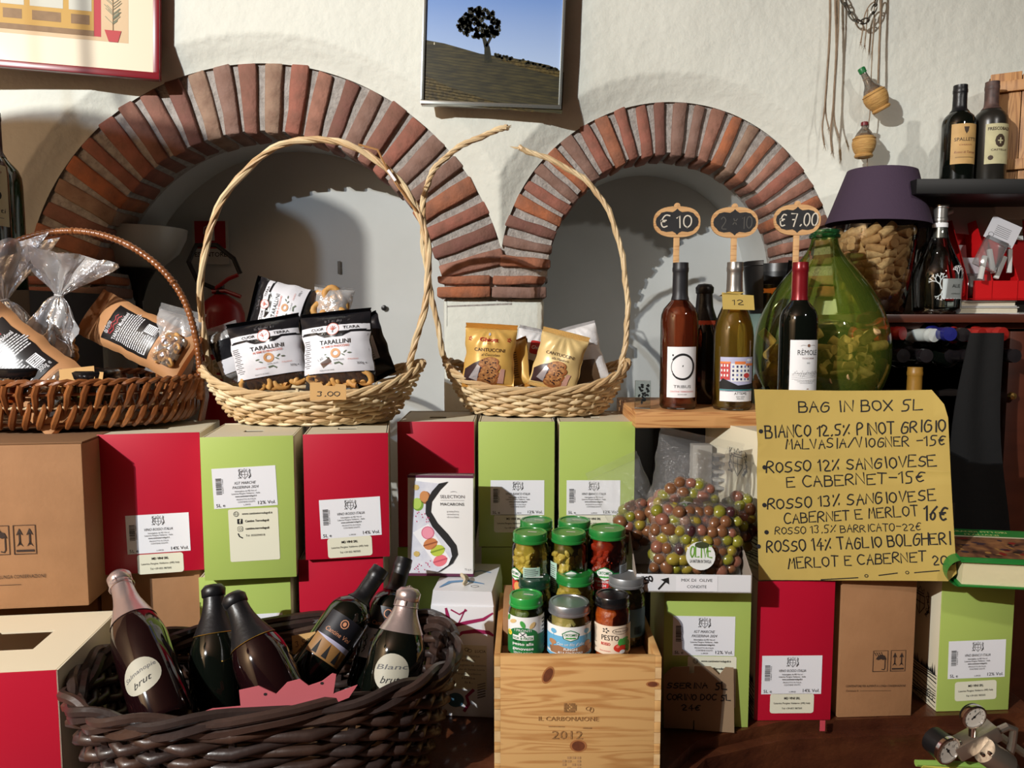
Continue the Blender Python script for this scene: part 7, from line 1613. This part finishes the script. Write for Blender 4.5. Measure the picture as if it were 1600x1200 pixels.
def chain():
    pts = [(1312, -14), (1320, 6), (1327, 20), (1336, 31), (1346, 35), (1356, 31), (1363, 20), (1368, 8), (1371, -8)]; o = P(*pts[0], Yw); t = thing('steel_chain', 'steel chain looping at the top right of the wall', 'chain', o); CH = M('dull steel chain', (120, 116, 108), .35, metal=.9); q = [P(u, v, Yw) for u, v in pts]; L_ = []
    for a, b in zip(q, q[1:]):
        n = max(1, round((b - a).length / .0175)); L_ += [a.lerp(b, i / n) for i in range(n)]
    L_.append(q[-1])
    for i in range(len(L_) - 1):
        a, b = L_[i] - o, L_[i + 1] - o; d = (b - a); c = (a + b) / 2; l = d.length * .5 + .004; z = d.normalized(); y = Vector((0, 1, 0)) if i % 2 else Vector((0, 1, 0)).cross(z); y = (y - z * y.dot(z)).normalized(); x = y.cross(z)
        m = MB(); m.tube([c + z * math.cos(2 * PI * j / 14) * l + x * math.sin(2 * PI * j / 14) * .0062 for j in range(14)], .0019, 5, closed=True); m.build('link', CH, t)
chain()
STRAW = M('woven straw', (200, 158, 92), .65, var=(30, .6, (160, 112, 56)), bump=(60, .8), stretch=(1, 1, 8)); FG = MG('flask glass', (210, 206, 200), .10, .03, haze=.25, hazecol=(150, 140, 130))
def flask(label, u, v, top, capc, s, lean):
    Y = 2.04; c = P(u, v, Y); tp = P(*top, Y); d = (tp - c); t = thing('straw_flask', label, 'bottle', c, frame(c, tp)); L_ = d.length; r = s * Y / 1200
    MB().lathe(smooth_prof([(r * .55, -r * 1.15), (r * .62, -r * 1.0), (r * .9, -r * .55), (r, 0), (r * .92, r * .35), (r * .62, r * .78)]), 28).build('straw_cover', STRAW, t, smooth=70)
    m = MB(); m.tube([(math.cos(2 * PI * i / 30) * r * .60, math.sin(2 * PI * i / 30) * r * .60, -r * 1.08) for i in range(30)], r * .17, 8, closed=True); m.build('straw_ring', STRAW, t)
    m = MB(); m.tube([(math.cos(2 * PI * i / 30) * r * .92, math.sin(2 * PI * i / 30) * r * .92, r * .38) for i in range(30)], r * .05, 6, closed=True); m.build('straw_edge', STRAW, t)
    MB().lathe(smooth_prof([(r * .85, r * .36), (r * .68, r * .8), (r * .34, r * 1.25), (r * .24, L_ * .75), (r * .24, L_ * .98)]), 24).build('glass', FG, t, smooth=70)
    MB().lathe([(r * .30, L_ * .86), (r * .31, L_ * 1.0), (r * .26, L_ * 1.04), (0, L_ * 1.05)], 18).build('cap', M('flask cap %d' % capc[1], capc, .4), t)
    MB().tube([(math.cos(a) * r * .27, math.sin(a) * r * .27, L_ * .66) for a in [2 * PI * i / 14 for i in range(14)]], .0012, 5, closed=True).build('neck_cord', TW, t)
flask('upper small straw covered flask with green cap hanging on the right wall', 1368, 152, (1346, 108), (24, 110, 56), 18, 0)
flask('lower small straw covered flask with dark red cap above the lampshade', 1350, 224, (1351, 192), (110, 20, 28), 17.5, 0)

# ================================================================ things inside the left niche
Yn = 2.40
def floor_lamp():
    c = P(236, 400, Yn); t = thing('floor_lamp', 'white bowl uplighter floor lamp on dark stem standing in the left niche', 'lamp', (c.x, 2.31, 0)); k = 2.31 / 1200; z = lambda v: P(236, v, 2.31).z; r = 74 * k
    m = MB(); pr = [(.02, z(421)), (r * .5, z(416)), (r * .82, z(395)), (r * .97, z(372)), (r, z(358)), (r * .97, z(358)), (r * .8, z(392)), (r * .45, z(411)), (0, z(415))]; m.lathe(pr, 40, cap=False); m.build('bowl_shade', M('opal white glass', (196, 196, 190), .35, coat=.3), t, smooth=60)
    MB().lathe([(.012, z(470)), (.02, z(455)), (.03, z(440)), (.052, z(421)), (.02, z(419))], 28).build('cone_holder', M('dark lamp metal', (40, 38, 38), .4, metal=.4), t)
    MB().lathe([(.13, .0), (.13, .02), (.02, .03), (.010, .05), (.010, z(470))], 24).build('stem', M('dark lamp metal'), t)
    MB().box((-.012, 0, z(345)), (.03, .03, .05), b=.003).build('bulb_tube', M('opal white glass'), t)
floor_lamp()
def extinguisher():
    Y = 2.33; c = P(348, 560, Y); t = thing('fire_extinguisher', 'red fire extinguisher on the back wall of the left niche behind the pale basket', 'extinguisher', (c.x, Y, P(348, 640, Y).z - .2)); z = lambda v: P(348, v, Y).z - t.location.z; RE = M('extinguisher red', (150, 12, 20), .35, coat=.3)
    MB().lathe([(.05, 0), (.068, .006), (.068, z(490)), (.058, z(475)), (.03, z(464)), (.018, z(460))], 32).build('cylinder', RE, t, smooth=50); m = MB(); m.lathe([(.018, z(462)), (.02, z(455)), (.012, z(450)), (.012, z(445))], 16); m.build('valve', M('dark lamp metal'), t)
    m = MB(); m.tube([(-.02, -.01, z(455)), (.0, -.012, z(447)), (.03, -.014, z(436)), (.06, -.016, z(430))], .006, 8); m.build('lever', RE, t); m = MB(); m.tube([(-.02, -.012, z(456)), (.02, -.014, z(455)), (.066, -.016, z(464))], .006, 8); m.build('lever', RE, t)
    m = MB(); m.tube([(-.01, -.01, z(452)), (-.06, -.02, z(440)), (-.085, -.02, z(410)), (-.06, -.02, z(384)), (.0, -.02, z(384)), (.05, -.02, z(405)), (.068, -.02, z(428))], .007, 9); m.build('hose', M('hose black', (16, 16, 17), .5), t)
    A = Art(); A.rect(0, z(545), .09, .11, M('extinguisher label', (190, 186, 180), .5), 0); A.rect(0, z(560), .08, .03, RE, 1)
    for i in range(6): A.rect(0, z(530) - i * .006, .06, .002, INKG, 1)
    A.build('label', t, wrap(.069), cell=(.008, 0))
extinguisher()
t = thing('safety_sign', 'red ESTINTORE sign on the niche wall above the extinguisher hose', 'sign', P(330, 408, 2.457)); k = 2.457 / 1200; w = 44 * k; MB().box((0, 0, .058), (w * 1.25, .003, .135)).build('plate', M('sign white', (204, 202, 196), .5), t); A = Art(); RS = M('sign red', (170, 16, 26), .5)
A.rect(0, .082, w * 1.08, .086, RS, 0); A.rect(.004, .085, .020, .042, M('sign white'), 1); A.rect(.004, .110, .010, .010, M('sign white'), 1); A.stroke([(-.004, .112), (-.018, .105), (-.020, .085)], .003, M('sign white'), 1); A.text('ESTINTORE', 0, .020, .020, INK, 1, w=w * 1.12, bold=.01); A.build('print', t, flat(-.0015))
tag(MB().lathe([(0, -.002), (.008, -.001), (.009, .001), (0, .003)], 14, T=Matrix.Rotation(R(90), 4, 'X')).build('wall_hook', M('dark lamp metal'), None, loc=P(600, 481, 2.46)), 'small dark screw cap in the lit part of the niche wall', 'hook')
tag(MB().box((0, 0, 0), (.010, .004, .04), b=.001).build('wall_hook', M('grey hook', (110, 104, 94), .6), None, loc=P(530, 418, 2.464)), 'small grey hook on the shaded niche wall above the bags', 'hook')

# added unseen drum beyond the left edge, placed to cast shadow into the left niche
t = thing('shadow_drum', 'added dark drum on a cord beyond the left edge, shading the left niche', 'lamp', (-1.80, .13, 2.33)); m = MB(); m.lathe([(.150, .0), (.150, .255), (.145, .268), (.02, .275)], 36, cap=False); m.build('shade', M('dark lamp metal'), t); MB().tube([(0, 0, .25), (0, 0, .96)], .004, 6).build('cord', M('hose black'), t)
